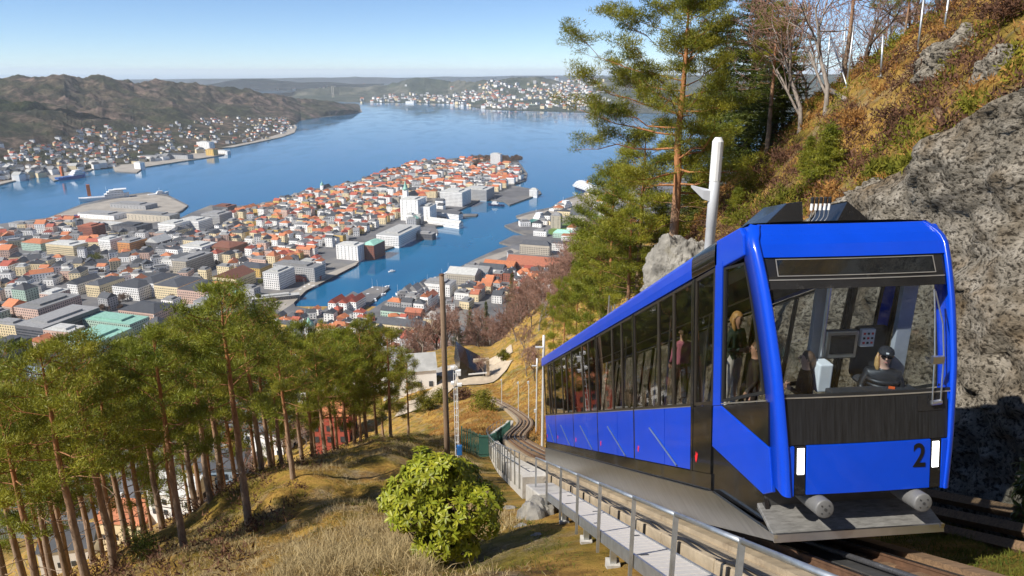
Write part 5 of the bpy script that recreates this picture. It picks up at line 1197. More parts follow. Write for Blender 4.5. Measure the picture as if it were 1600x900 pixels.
# ------------------------------------------------------------------ the town
CITY_A = math.atan2(.29, .957)                                           # streets run along the harbour
CX = np.array([math.cos(CITY_A), -math.sin(CITY_A)]); CY = np.array([math.sin(CITY_A), math.cos(CITY_A)])
WALLC = dict(white=(.82, .81, .78), cream=(.72, .60, .38), yellow=(.62, .42, .13), grey=(.38, .38, .38), stone=(.45, .40, .32), pink=(.60, .42, .34), red=(.34, .07, .045), brick=(.26, .09, .055), blue=(.30, .40, .50), mint=(.42, .56, .46), orange=(.62, .28, .10), dark=(.12, .12, .13), brown=(.20, .10, .06))
ROOFC = dict(orange=(.42, .145, .06), red=(.33, .075, .045), slate=(.055, .06, .07), grey=(.22, .22, .22), light=(.42, .42, .40), green=(.25, .47, .38), brown=(.19, .075, .045), tan=(.36, .24, .13), rust=(.33, .11, .06))
MW = {k: pmat('wall ' + k, v, .85, var=.10, scale=.15, rand=.12) for k, v in WALLC.items()}
MR = {k: pmat('roof ' + k, v, .75, var=.22, scale=.35, rand=.18, coords='Object') for k, v in ROOFC.items()}
M_win = pmat('dark window glass', (.035, .045, .06), .12, var=.4, scale=.3, spec=.7)
def city_pt(px, py): return gp(px, py, LAND_Z)
def wins(mb, w, d, h, st=3.3, ww=1.3, wh=1.7, gap=3.0, e=.10, faces='flrb', z0=1.2):
    nf = max(1, int((h - .6) / st))
    for fl in range(nf):
        z = z0 + fl * st
        if z + wh > h - .2: break
        for face, L in (('f', w), ('b', w), ('l', d), ('r', d)):
            if face not in faces: continue
            n = max(1, int(L / gap)); 
            for i in range(n):
                u = -L / 2 + (i + .5) * L / n
                if face == 'f': q = [(u - ww / 2, -d / 2 - e), (u + ww / 2, -d / 2 - e)]
                elif face == 'b': q = [(u + ww / 2, d / 2 + e), (u - ww / 2, d / 2 + e)]
                elif face == 'l': q = [(-w / 2 - e, u + ww / 2), (-w / 2 - e, u - ww / 2)]
                else: q = [(w / 2 + e, u - ww / 2), (w / 2 + e, u + ww / 2)]
                mb.add([(*q[0], z), (*q[1], z), (*q[1], z + wh), (*q[0], z + wh)], [(0, 1, 2, 3)])
def roof_shape(kind, w, d, h, rh, along_w):
    m = MB(); o = .35
    if kind == 'gable':
        if along_w: V = [(-w / 2 - o, -d / 2 - o, h - .15), (w / 2 + o, -d / 2 - o, h - .15), (w / 2 + o, d / 2 + o, h - .15), (-w / 2 - o, d / 2 + o, h - .15), (-w / 2 - o, 0, h + rh), (w / 2 + o, 0, h + rh)]; F = [(0, 1, 5, 4), (2, 3, 4, 5), (0, 4, 3), (1, 2, 5), (3, 2, 1, 0)]
        else: V = [(-w / 2 - o, -d / 2 - o, h - .15), (w / 2 + o, -d / 2 - o, h - .15), (w / 2 + o, d / 2 + o, h - .15), (-w / 2 - o, d / 2 + o, h - .15), (0, -d / 2 - o, h + rh), (0, d / 2 + o, h + rh)]; F = [(0, 4, 5, 3), (1, 2, 5, 4), (0, 1, 4), (2, 3, 5), (3, 2, 1, 0)]
        m.add(V, F)
    elif kind == 'hip':
        k = min(w, d) * .42; hx, hy = (w / 2 - k, 0) if along_w else (0, d / 2 - k)
        V = [(-w / 2 - o, -d / 2 - o, h), (w / 2 + o, -d / 2 - o, h), (w / 2 + o, d / 2 + o, h), (-w / 2 - o, d / 2 + o, h), (-hx, -hy, h + rh), (hx, hy, h + rh)]
        m.add(V, [(0, 1, 5, 4), (1, 2, 5), (2, 3, 4, 5), (3, 0, 4), (3, 2, 1, 0)] if along_w else [(0, 1, 4), (1, 2, 5, 4), (2, 3, 5), (3, 0, 4, 5), (3, 2, 1, 0)])
    else:                                                               # flat with a parapet set back
        m.box2((-w / 2 - .15, -d / 2 - .15, h), (w / 2 + .15, d / 2 + .15, h + .5))
        if rh > .8: m.box2((-w * .30, -d * .32, h + .5), (w * .28, d * .30, h + .5 + min(rh, 3.2)))
    return m
def building(name, c, w, d, h, wall, roof, kind='gable', label='', group=None, rot=0.0, rh=None, along_w=None, win=True, cat='house', chim=0, wk={}):
    """c: centre of the footprint on the ground"""
    rt = empty(name, (c[0], c[1], c[2] if len(c) > 2 else LAND_Z), -CITY_A + rot, label, cat, group)
    along_w = (w >= d) if along_w is None else along_w; rh = rh if rh is not None else (.36 * min(w, d) if kind != 'flat' else 2.4)
    m = MB(); m.box2((-w / 2, -d / 2, -4), (w / 2, d / 2, h))
    if kind == 'gable':
        if along_w: m.add([(-w / 2, -d / 2, h), (-w / 2, d / 2, h), (-w / 2, 0, h + rh - .2), (w / 2, -d / 2, h), (w / 2, d / 2, h), (w / 2, 0, h + rh - .2)], [(0, 2, 1), (3, 4, 5)])
        else: m.add([(-w / 2, -d / 2, h), (w / 2, -d / 2, h), (0, -d / 2, h + rh - .2), (-w / 2, d / 2, h), (w / 2, d / 2, h), (0, d / 2, h + rh - .2)], [(0, 1, 2), (3, 5, 4)])
    link('wall', m.mesh('wall'), MW[wall], rt)
    ro = link('roof', roof_shape(kind, w, d, h, rh, along_w).mesh('roof'), MR[roof], rt)
    if win:
        mb = MB(); wins(mb, w, d, h, **wk); o = link('windows', mb.mesh('windows'), M_win, rt); o['kind'] = 'stuff'
    for i in range(chim):
        x = (-.25 + .5 * i) * (w if along_w else 0); y = (-.25 + .5 * i) * (0 if along_w else d)
        link('chimney', MB().box((x + .6, y + .3, h + rh + .2), (.8, .8, 1.8)).mesh('chimney'), MW['brick'] if i % 2 else MW['white'], ro)
    return rt
BLOCK = []                                                             # footprints already taken: (x, y, radius)
def big(px, py, w, d, h, wall, roof, kind, label, rot=0.0, name='town_building', rh=None, along_w=None, cat='building', chim=0, **wk):
    """px, py: pixel at the foot of the camera-facing wall's middle"""
    p = city_pt(px, py); ca, sa = math.cos(CITY_A - rot), math.sin(CITY_A - rot); c = p + np.array([sa, ca, 0]) * d / 2
    n = max(1, int(max(w, d) / 18)); ax = np.array([ca, -sa]); ay = np.array([sa, ca])
    for i in np.linspace(-w / 2, w / 2, max(2, int(w / 14) + 1)):
        for j in np.linspace(-d / 2, d / 2, max(2, int(d / 14) + 1)): BLOCK.append((*(c[:2] + ax * i + ay * j), 9.0))
    return building(name, c, w, d, h, wall, roof, kind, label, None, rot, rh, along_w, True, cat, chim, wk)
B = big
# waterfront and landmark buildings
B(282, 430, 26, 62, 22, 'stone', 'grey', 'flat', 'long dark grey office block with many window rows in the old town')
B(340, 398, 52, 48, 13, 'brown', 'brown', 'hip', 'broad brown-roofed hall in the middle of the town', rh=5)
B(543, 406, 40, 26, 24, 'white', 'light', 'flat', 'white cube with small dark windows on the harbour corner', gap=6)
B(575, 403, 24, 40, 22, 'brick', 'green', 'hip', 'red brick warehouse with green roof at the water edge', rh=5)
B(606, 384, 44, 95, 19, 'white', 'light', 'flat', 'long white waterfront block with grey roof storeys')
B(640, 345, 40, 40, 44, 'white', 'light', 'flat', 'tall white grain silo block beside the inner harbour', gap=9)
B(663, 345, 26, 36, 30, 'white', 'light', 'flat', 'lower white silo beside the tall silo block', gap=9)
B(705, 322, 55, 60, 32, 'white', 'light', 'flat', 'large white hotel block on the outer harbour')
B(742, 312, 60, 60, 24, 'grey', 'light', 'flat', 'grey waterfront block beside the white hotel')
B(774, 262, 34, 20, 44, 'white', 'light', 'flat', 'lone white high-rise slab near the wooded peninsula tip')
B(835, 424, 96, 42, 9, 'brick', 'rust', 'gable', 'long brick-red roofed wharf hall on the near quay', rh=10, along_w=True)
B(778, 424, 50, 26, 9, 'orange', 'orange', 'gable', 'orange-roofed wharf house beside the long hall', rh=6)
B(892, 418, 26, 30, 9, 'brick', 'rust', 'gable', 'small brick annexe at the end of the long wharf hall', rh=5)
B(835, 398, 52, 16, 17, 'stone', 'slate', 'hip', 'stone barracks with dark mansard roof and dormers', rh=7)
B(893, 396, 74, 16, 16, 'white', 'slate', 'gable', 'long white office building with dark ridge beside the barracks', rh=4)
B(906, 380, 70, 18, 12, 'white', 'orange', 'flat', 'low white block with orange strip behind the long office')
B(868, 357, 20, 16, 26, 'stone', 'grey', 'hip', 'square medieval stone tower by the fortress quay', name='stone_tower', cat='tower', rh=6, gap=7)
B(905, 347, 40, 20, 14, 'stone', 'slate', 'gable', 'stone banquet hall with steep dark roof behind the tower', rh=13)
B(880, 372, 40, 16, 9, 'mint', 'green', 'hip', 'low green-roofed house in front of the stone tower')
B(460, 437, 74, 26, 21, 'grey', 'grey', 'flat', 'long pale grey block facing the fish quay', rot=rad(-4))
B(425, 452, 26, 40, 24, 'white', 'light', 'flat', 'white office block with banded windows on the fish quay')
B(300, 475, 44, 50, 19, 'pink', 'slate', 'hip', 'pink plastered corner block with slate roof', rh=5)
B(262, 468, 40, 50, 19, 'cream', 'slate', 'hip', 'cream block with slate roof in the long terrace', rh=5)
B(228, 462, 32, 50, 19, 'white', 'slate', 'hip', 'white block at the end of the long terrace', rh=5)
B(198, 468, 44, 40, 18, 'white', 'slate', 'hip', 'white hotel with rows of windows and slate roof', rh=5)
B(147, 464, 24, 44, 17, 'cream', 'slate', 'hip', 'cream corner house with dark roof beside the white hotel', rh=5)
B(115, 460, 18, 40, 15, 'white', 'slate', 'gable', 'white gabled house beside the cream corner house', rh=6, along_w=False)
B(45, 507, 38, 62, 21, 'pink', 'grey', 'flat', 'pink stone block at the park edge')
B(50, 536, 42, 78, 20, 'dark', 'grey', 'flat', 'long office block with continuous dark glazing', gap=2.2, ww=1.7)
B(128, 556, 46, 50, 17, 'mint', 'green', 'flat', 'pale building with mint green roof among dark courts')
B(165, 520, 76, 30, 14, 'mint', 'green', 'flat', 'long pale green building behind the mint-roofed one')
B(215, 505, 54, 40, 15, 'pink', 'slate', 'hip', 'pink gabled block with dormered slate roof', rh=6)
B(178, 592, 40, 32, 14, 'orange', 'light', 'flat', 'orange brick block with white top storey', gap=2.2)
B(2, 590, 26, 30, 34, 'dark', 'slate', 'flat', 'dark grey high-rise slab at the town edge', gap=2.6)
B(20, 640, 60, 24, 12, 'white', 'tan', 'flat', 'white block with tan flat roof below the high-rise')
B(48, 588, 44, 40, 12, 'blue', 'slate', 'flat', 'blue glazed hall between the dark blocks')
B(70, 648, 40, 20, 10, 'white', 'tan', 'gable', 'white gabled hall with tan roof near the slope foot')
B(330, 470, 40, 34, 17, 'cream', 'orange', 'hip', 'cream bank building with orange tiled roof', rh=6)
B(352, 452, 40, 44, 17, 'cream', 'brown', 'gable', 'cream arcade building with brown dormered roof', rh=8)
B(338, 484, 26, 22, 20, 'white', 'slate', 'hip', 'white building with slate mansard near the square', rh=5)
B(365, 484, 14, 14, 22, 'cream', 'green', 'hip', 'cream corner tower with green copper cap', rh=9, name='corner_tower', cat='tower')
B(95, 398, 60, 30, 17, 'cream', 'light', 'flat', 'long cream slab block in the western town', gap=2.4)
B(165, 392, 26, 26, 20, 'white', 'light', 'flat', 'white slab with green stripes by the old port')
B(195, 396, 26, 40, 19, 'orange', 'grey', 'flat', 'orange-brown slab block by the old port')
B(50, 392, 44, 30, 14, 'green' if 'green' in MW else 'mint', 'orange', 'hip', 'mint house block with orange roof in the western town', rh=5)
B(135, 372, 34, 30, 22, 'brick', 'rust', 'flat', 'red-brown brick slab above the port')
B(238, 392, 26, 36, 15, 'dark', 'light', 'gable', 'building with shiny sloping glass roof beside the port', rh=9)
B(262, 366, 40, 40, 20, 'white', 'light', 'flat', 'white apartment block with balconies on the port shore')
B(295, 360, 50, 40, 19, 'white', 'light', 'flat', 'second white apartment block by the port shore')
B(330, 352, 44, 40, 22, 'grey', 'grey', 'flat', 'grey apartment block at the point by the port')
B(345, 334, 40, 30, 16, 'dark', 'brown', 'flat', 'dark aquarium-like block with yellow end on the shore')
B(300, 400, 44, 40, 16, 'white', 'light', 'flat', 'white department block with small square windows')
B(388, 432, 44, 30, 14, 'yellow', 'slate', 'hip', 'yellow institute with slate roof among red houses', rh=4)
# port sheds on the western pier
for px, py, w, d, h, wl, rf, lb in ((150, 342, 96, 40, 9, 'white', 'grey', 'long white port shed with grey roof on the container pier'), (200, 326, 100, 36, 9, 'grey', 'grey', 'grey port shed near the pier end'), (232, 345, 110, 30, 13, 'stone', 'grey', 'stone port warehouse on the inner pier edge'), (172, 358, 80, 26, 8, 'grey', 'light', 'low grey shed behind the containers'), (195, 365, 60, 40, 14, 'dark', 'slate', 'dark port hall beside the inner pier'), (35, 356, 70, 20, 8, 'grey', 'grey', 'low grey shed on the western shore')):
    B(px, py, w, d, h, wl, rf, 'flat', lb, name='port_shed', cat='warehouse', gap=9)
# market and pier sheds
B(432, 470, 62, 12, 5, 'dark', 'light', 'flat', 'long low fish hall with pale roof on the market quay', rot=rad(38), name='fish_hall')
B(470, 440, 60, 14, 5, 'red', 'red', 'gable', 'low red-roofed stalls on the fish quay', rot=rad(34), name='quay_stalls', rh=3)
for px, lb in ((690, 'long white pier shed with dark roof in the inner harbour'), ):
    B(px, 338, 90, 16, 8, 'white', 'slate', 'gable', lb, name='pier_shed', cat='warehouse', rot=rad(-14))
B(692, 352, 80, 15, 7, 'white', 'light', 'gable', 'second long pier shed in front of the dark-roofed one', name='pier_shed', cat='warehouse', rot=rad(-14))
B(660, 372, 40, 18, 8, 'dark', 'grey', 'flat', 'low dark shed at the small boat pier', name='pier_shed', cat='warehouse')
B(833, 307, 20, 14, 16, 'white', 'light', 'hip', 'white pointed pavilion at the outer pier', name='pavilion')
# white and red wharf houses standing in the harbour
for k, (px, py, rf) in enumerate(((519, 486, 'red'), (536, 486, 'red'), (551, 484, 'red'))):
    B(px, py, 11, 26, 11, 'white', rf, 'gable', ('first', 'second', 'third')[k] + ' red-roofed white wharf house on the harbour jetty from the market', rh=5, along_w=False, name='wharf_house', cat='house')
# gabled wharf fronts of the near quay and the hotel behind
for k, (px, py) in enumerate(((633, 470), (645, 468), (657, 462))): B(px, py, 13, 18, 13, 'white', 'grey', 'gable', 'white gabled wharf house ' + ('beside the mint shop', 'in the middle of the white row', 'at the hotel end of the white row')[k], rh=7, along_w=False, name='wharf_house', cat='house')
B(682, 462, 40, 26, 17, 'white', 'grey', 'flat', 'white hotel with square windows behind the wharf houses')
B(720, 445, 44, 30, 16, 'stone', 'light', 'gable', 'pale stone hotel with glazed roof on the near quay', rh=7)
B(742, 438, 40, 26, 14, 'blue', 'grey', 'gable', 'blue-grey glass-roofed hall beside the stone hotel', rh=6)
B(614, 497, 34, 12, 9, 'mint', 'slate', 'gable', 'mint green shop house with slate roof by the quay', rh=4)
B(645, 500, 22, 14, 10, 'brick', 'rust', 'gable', 'brick warehouse beside the mint shop house', rh=4)
B(625, 520, 62, 14, 9, 'cream', 'slate', 'gable', 'long old hanseatic house with dormered slate roof', rh=7)
B(674, 520, 20, 16, 17, 'cream', 'light', 'hip', 'cream turreted corner building below the slope', rh=8)
B(766, 430, 40, 22, 10, 'white', 'slate', 'gable', 'white house with black roof beneath the lone spruce', rh=6)
# churches
def church(px, py, nave, tower, label, cap, rfm='slate', spire=12, rot=0.0):
    p = city_pt(px, py); rt = empty('church', p, -CITY_A + rot, label, 'church'); w, d, h = nave; tw, th = tower
    m = MB(); m.box2((-w / 2, 0, -3), (w / 2, d, h)); link('nave', m.mesh('nave'), MW['stone'], rt)
    ro = roof_shape('gable', w, d, h, w * .55, False).mesh('roof'); o = link('roof', ro, MR[rfm], rt); o.location = (0, d / 2, 0)
    m = MB(); m.box2((-tw / 2, -tw, -3), (tw / 2, -.1, th)); link('tower', m.mesh('tower'), MW['white'], rt)
    if cap == 'dome': m = MB().lathe([(tw * .62, th), (tw * .64, th + 1.5), (tw * .5, th + 4.5), (tw * .2, th + 6.5), (tw * .16, th + 9), (.12, th + 9.5), (.08, th + 17)], 12, (0, -tw / 2, 0))
    else: m = MB().lathe([(tw * .70, th), (tw * .5, th + 2.5), (tw * .28, th + spire * .5), (.1, th + spire)], 8, (0, -tw / 2, 0))
    link('spire', m.mesh('spire', True), MR['green'], rt)
    for x in (-1, 1):
        for k in range(4): link('window', MB().box((x * (w / 2 + .05), d * (.15 + .23 * k), h * .55), (.1, 1.4, h * .5)).mesh('window'), M_win, rt)
    BLOCK.append((p[0], p[1], 26)); return rt
church(483, 541, (16, 40, 13), (9, 26), 'white church tower with green dome and needle spire near the slope', 'dome', rot=rad(60))
church(636, 318, (18, 46, 15), (11, 34), 'white church with tall green spire on the peninsula', 'spire', spire=22)
church(505, 300, (14, 30, 10), (7, 18), 'small white lighthouse-like tower church on the far shoreline', 'dome')

# fill: houses between the landmarks, by neighbourhood
def inpoly(x, y, P):
    c = False; j = len(P) - 1
    for i in range(len(P)):
        if (P[i][1] > y) != (P[j][1] > y) and x < (P[j][0] - P[i][0]) * (y - P[i][1]) / (P[j][1] - P[i][1]) + P[i][0]: c = not c
        j = i
    return c
ZONES = [
    ('peninsula tip', [(560, 290), (640, 262), (690, 254), (740, 252), (806, 262), (818, 278), (800, 290), (760, 308), (700, 318), (620, 322), (580, 312)], 23, (16, 24, 11, 17), (12, 17), [('white', 6), ('cream', 2), ('stone', 1)], [('orange', 4), ('red', 2), ('slate', 3), ('grey', 3)], .92),
    ('peninsula neck', [(400, 330), (470, 308), (560, 290), (600, 318), (632, 338), (600, 358), (545, 378), (470, 410), (400, 410), (360, 380)], 19, (11, 19, 9, 14), (9, 15), [('white', 6), ('cream', 2), ('yellow', 1), ('pink', 1)], [('orange', 4), ('red', 2), ('slate', 4), ('grey', 4)], .92),
    ('harbour front', [(560, 410), (640, 360), (632, 338), (690, 322), (690, 340), (640, 376), (580, 402)], 20, (14, 20, 12, 18), (13, 18), [('white', 4), ('grey', 2), ('stone', 2)], [('light', 3), ('slate', 2), ('green', 1)], .9),
    ('old town', [(300, 350), (400, 330), (360, 380), (470, 410), (545, 380), (540, 400), (470, 440), (440, 462), (390, 475), (300, 470), (320, 430), (250, 400)], 21, (12, 18, 11, 17), (11, 16), [('white', 4), ('cream', 3), ('pink', 1), ('grey', 2)], [('orange', 3), ('red', 1), ('slate', 5), ('grey', 4), ('light', 1)], .96),
    ('western town', [(-90, 368), (100, 350), (250, 352), (300, 352), (250, 400), (320, 430), (300, 455), (150, 450), (0, 470), (-90, 480)], 22, (12, 19, 10, 17), (9, 15), [('white', 5), ('cream', 2), ('grey', 2), ('pink', 1)], [('slate', 6), ('orange', 2), ('grey', 4), ('red', 1), ('light', 1)], .95),
    ('inner town', [(-90, 480), (0, 470), (150, 450), (300, 455), (390, 475), (400, 500), (380, 560), (260, 600), (120, 650), (-90, 700)], 27, (17, 25, 15, 22), (13, 19), [('white', 3), ('cream', 3), ('pink', 2), ('grey', 3), ('mint', 1), ('dark', 2)], [('slate', 4), ('grey', 4), ('light', 2), ('orange', 1)], .85),
    ('market quarter', [(430, 500), (510, 488), (580, 492), (620, 500), (690, 500), (700, 540), (640, 570), (520, 580), (400, 560), (400, 510)], 15.5, (9, 14, 8, 12), (7, 11), [('white', 5), ('cream', 2), ('yellow', 1), ('brick', 1)], [('orange', 4), ('red', 2), ('slate', 4)], .93),
    ('wharf quarter', [(600, 482), (640, 470), (700, 440), (760, 412), (800, 398), (810, 440), (730, 480), (640, 500)], 17, (10, 16, 10, 15), (10, 14), [('white', 5), ('cream', 2), ('grey', 2), ('brick', 1)], [('slate', 4), ('grey', 3), ('orange', 2), ('rust', 1)], .85),
    ('fortress lawns', [(800, 352), (860, 330), (930, 300), (1000, 300), (1000, 380), (930, 395), (830, 372)], 26, (12, 24, 10, 16), (7, 11), [('white', 4), ('stone', 2), ('cream', 1)], [('slate', 4), ('grey', 2), ('orange', 2)], .45),
    ('fortress quarter', [(700, 450), (800, 432), (930, 400), (1000, 330), (1000, 420), (930, 450), (800, 470), (720, 480)], 18, (10, 17, 9, 14), (7, 12), [('white', 4), ('cream', 2), ('brick', 2), ('stone', 1)], [('slate', 4), ('orange', 3), ('red', 2)], .8)]
rgc = np.random.default_rng(5); TOWNP = TOWN + [(1800, 1200), (-330, 1200)]
def pick(L):
    t = rgc.random() * sum(q[1] for q in L)
    for k, q in L:
        t -= q
        if t <= 0: return k
    return L[-1][0]
cands = []; BLK = np.array(BLOCK)
for zn, poly, cell, (w0, w1, d0, d1), (h0, h1), wl, rf, dens in ZONES:
    XY = np.array([gp(*q, LAND_Z)[:2] for q in poly]); st = XY @ np.stack([CX, CY], 1); lo, hi = st.min(0), st.max(0)
    for iu, u in enumerate(np.arange(lo[0], hi[0], cell)):
        for iv, v in enumerate(np.arange(lo[1], hi[1], cell)):
            if iu % 5 == 4 or iv % 6 == 5 or rgc.random() > dens: continue
            q = CX * (u + rgc.normal() * cell * .06) + CY * (v + rgc.normal() * cell * .06); sx, sy = proj(np.array([*q, LAND_Z]))
            if not inpoly(sx, sy, poly) or not inpoly(sx, sy, TOWNP): continue
            if np.min(np.hypot(BLK[:, 0] - q[0], BLK[:, 1] - q[1]) - BLK[:, 2]) < cell * .33: continue
            w, d, h = rgc.uniform(w0, w1), rgc.uniform(d0, d1), rgc.uniform(h0, h1) * (1.25 if rgc.random() < .15 else 1); lr = rgc.random(); w, d = (w, d * 1.55) if lr < .10 else (w * 1.6, d) if lr < .2 else (w * .8, d * .85) if lr < .4 else (w, d); wall, roof = pick(wl), pick(rf)
            kind = 'flat' if roof in ('light', 'grey') and w > 12 else ('hip' if rgc.random() < .3 else 'gable'); dist = math.hypot(*q)
            cands.append((w * h / dist ** 2, zn, q, w, d, h, wall, roof, kind, (rgc.normal() * .05 if rgc.random() < .8 else .5) + (.35 if zn == 'western town' else 0), bool(rgc.random() < .5)))
# hillside houses seen between the trunks
for k, (px, py, Y, w, d, h, wall, roof, rot, lab) in enumerate(((648, 655, 178, 12, 9, 6, 'white', 'light', .5, 'white hillside house with pale grey gable roof beside the green shrubs'), (612, 648, 190, 10, 9, 8, 'white', 'grey', .2, 'white hillside house with balcony behind the grey-roofed one'),
    (560, 650, 195, 10, 12, 8, 'white', 'slate', -.3, 'white hillside villa behind the pine trunks'), (524, 690, 150, 9, 9, 8, 'red', 'orange', .3, 'red wooden house with orange roof glimpsed between pine trunks'), (480, 640, 210, 12, 9, 7, 'white', 'orange', .1, 'white house with orange roof below the stand'), (600, 600, 230, 9, 8, 6, 'white', 'slate', .4, 'small white cottage below the grey footpath'),
    (430, 690, 170, 12, 10, 7, 'white', 'slate', 0, 'white house with slate roof low behind the trunks'), (350, 720, 160, 11, 9, 7, 'blue', 'slate', .4, 'pale blue house low behind the trunks'), (280, 740, 150, 12, 9, 7, 'white', 'light', .1, 'white house with pale roof deep behind the trunks'), (200, 760, 150, 12, 10, 6, 'cream', 'orange', .2, 'cream house with orange roof deep below the stand'), (100, 780, 150, 12, 10, 6, 'white', 'slate', .5, 'white house under the left-hand pines'), (380, 655, 250, 14, 10, 8, 'white', 'red', .1, 'white house with red roof on the lower slope'))):
    p = yp(px, py, Y); z = float(zter(p[0], p[1])); building('hillside_house', (p[0], p[1], z + .5), w, d, h, wall, roof, 'gable', lab, None, rot, win=True, cat='house', chim=1, wk=dict(gap=2.6, ww=1.1, wh=1.5, st=2.8))
cands.sort(key=lambda c: -c[0]); NB = 230
RN = dict(orange='orange tiled', red='red tiled', slate='dark slate', grey='flat grey' , light='pale flat', green='green copper', rust='rust-red')
PLACE = {'peninsula tip': 'among the orange roofs near the peninsula tip', 'peninsula neck': 'in the red-roofed quarter of the peninsula', 'harbour front': 'on the far side of the inner harbour', 'old town': 'in the old town west of the harbour', 'western town': 'in the quarter by the container port', 'inner town': 'in the inner town below the pines', 'market quarter': 'in the market quarter by the domed church', 'wharf quarter': 'behind the white gabled wharf houses', 'fortress lawns': 'around the stone tower', 'fortress quarter': 'between the wharf halls and the fortress'}
for c in cands[:NB]:
    _, zn, q, w, d, h, wall, roof, kind, rot, aw = c
    fl = 'flat' if kind == 'flat' else ('hipped' if kind == 'hip' else 'gabled')
    building('town_house', q, w, d, h, wall, roof, kind, f'{wall} house with {fl} {RN[roof].replace("flat ", "")} roof {PLACE[zn]}', f'houses {PLACE[zn]}', rot, along_w=aw, chim=int(rgc.integers(0, 3)) if kind != 'flat' else 0, wk=dict(gap=3.4))
# the far rest of the roofs as one mass
walls = {}; roofs = {}; wmass = MB()
def place(V, q, rot, z):
    a = -CITY_A + rot; ca, sa = math.cos(a), math.sin(a); V = np.asarray(V, float).reshape(-1, 3); return np.column_stack([V[:, 0] * ca - V[:, 1] * sa + q[0], V[:, 0] * sa + V[:, 1] * ca + q[1], V[:, 2] + z])
mm = sorted(MW); rr_ = sorted(MR); mass = MB(); MASSM = [MW[k] for k in mm] + [MR[k] for k in rr_] + [M_win]
def mass_house(q, w, d, h, wall, roof, kind, rot, aw, z=LAND_Z, win=True):
    m = MB(); m.box2((-w / 2, -d / 2, -6), (w / 2, d / 2, h)); rh = .36 * min(w, d)
    if kind == 'gable': m.add([(-w / 2, -d / 2, h), (-w / 2, d / 2, h), (-w / 2, 0, h + rh - .2), (w / 2, -d / 2, h), (w / 2, d / 2, h), (w / 2, 0, h + rh - .2)], [(0, 2, 1), (3, 4, 5)]) if aw else m.add([(-w / 2, -d / 2, h), (w / 2, -d / 2, h), (0, -d / 2, h + rh - .2), (-w / 2, d / 2, h), (w / 2, d / 2, h), (0, d / 2, h + rh - .2)], [(0, 1, 2), (3, 5, 4)])
    mass.mi = mm.index(wall); mass.add(place(np.vstack(m.v), q, rot, z), m.f)
    m = roof_shape(kind, w, d, h, rh, aw); mass.mi = len(mm) + rr_.index(roof); mass.add(place(np.vstack(m.v), q, rot, z), m.f)
    if win:
        m = MB(); wins(m, w, d, h, gap=3.6, faces='fr')
        if m.v: mass.mi = len(MASSM) - 1; mass.add(place(np.vstack(m.v), q, rot, z), m.f)
for c in cands[NB:]: mass_house(*c[2:9], c[9], c[10])
o = mass.build('distant_town_houses', MASSM, fix=False); tag(o, 'dense far rows of small white houses with orange and dark roofs', 'houses', kind='stuff')
print('houses', len(cands), 'tris', sum(len(f) - 2 for f in mass.f))
# far shore and island houses
mass = MB()
def zgrid(H, x, y):
    i = np.argmin((H[..., 0] - x) ** 2 + (H[..., 1] - y) ** 2); return H[..., 2].ravel()[i]
def scat(n, poly, H, size, s, wl=[('white', 6), ('cream', 2), ('grey', 1)], rf=[('slate', 4), ('orange', 2), ('red', 1), ('grey', 2)]):
    rg = np.random.default_rng(s); k = 0
    px0, px1 = min(q[0] for q in poly), max(q[0] for q in poly); py0, py1 = min(q[1] for q in poly), max(q[1] for q in poly)
    HH = H[:, : H.shape[1] * 3 // 4].reshape(-1, 3); sx, sy = proj(HH); idx = [i for i in range(len(HH)) if inpoly(sx[i], sy[i], poly)]
    while k < n and idx:
        i = idx[int(rg.integers(len(idx)))]; p = HH[i] + np.array([rg.normal() * size[2], rg.normal() * size[2], 0]); z = zgrid(H, p[0], p[1]); w = rg.uniform(*size[:2])
        mass_house(p[:2], w, w * rg.uniform(.6, .9), rg.uniform(.45, .7) * w, pick(wl), pick(rf), 'gable', rg.random() * 3, rg.random() < .5, max(z, 2.5) - .5, win=False); k += 1
scat(460, [(0, 262), (0, 240), (150, 205), (215, 200), (340, 186), (455, 185), (455, 205), (395, 222), (340, 235), (250, 250), (150, 258), (60, 270)], HB, (11, 17, 26), 1)
scat(60, [(0, 285), (0, 262), (60, 268), (250, 250), (340, 235), (345, 242), (225, 262), (110, 276), (60, 276)], HB, (15, 28, 14), 2, rf=[('grey', 3), ('light', 2), ('slate', 2)])
o = mass.build('far_shore_houses', MASSM, fix=False); tag(o, 'scattered white houses on the far shore below the ridge', 'houses', kind='stuff')
mass = MB()
scat(520, [(560, 160), (620, 148), (720, 146), (760, 132), (900, 128), (935, 135), (935, 174), (760, 169), (700, 161)], HC, (24, 40, 90), 3)
scat(90, [(350, 140), (350, 133), (450, 133), (600, 134), (600, 138), (480, 141)], HD, (26, 44, 120), 4)
o = mass.build('island_houses', MASSM, fix=False); tag(o, 'tiny white houses dotted over the island across the fjord', 'houses', kind='stuff')
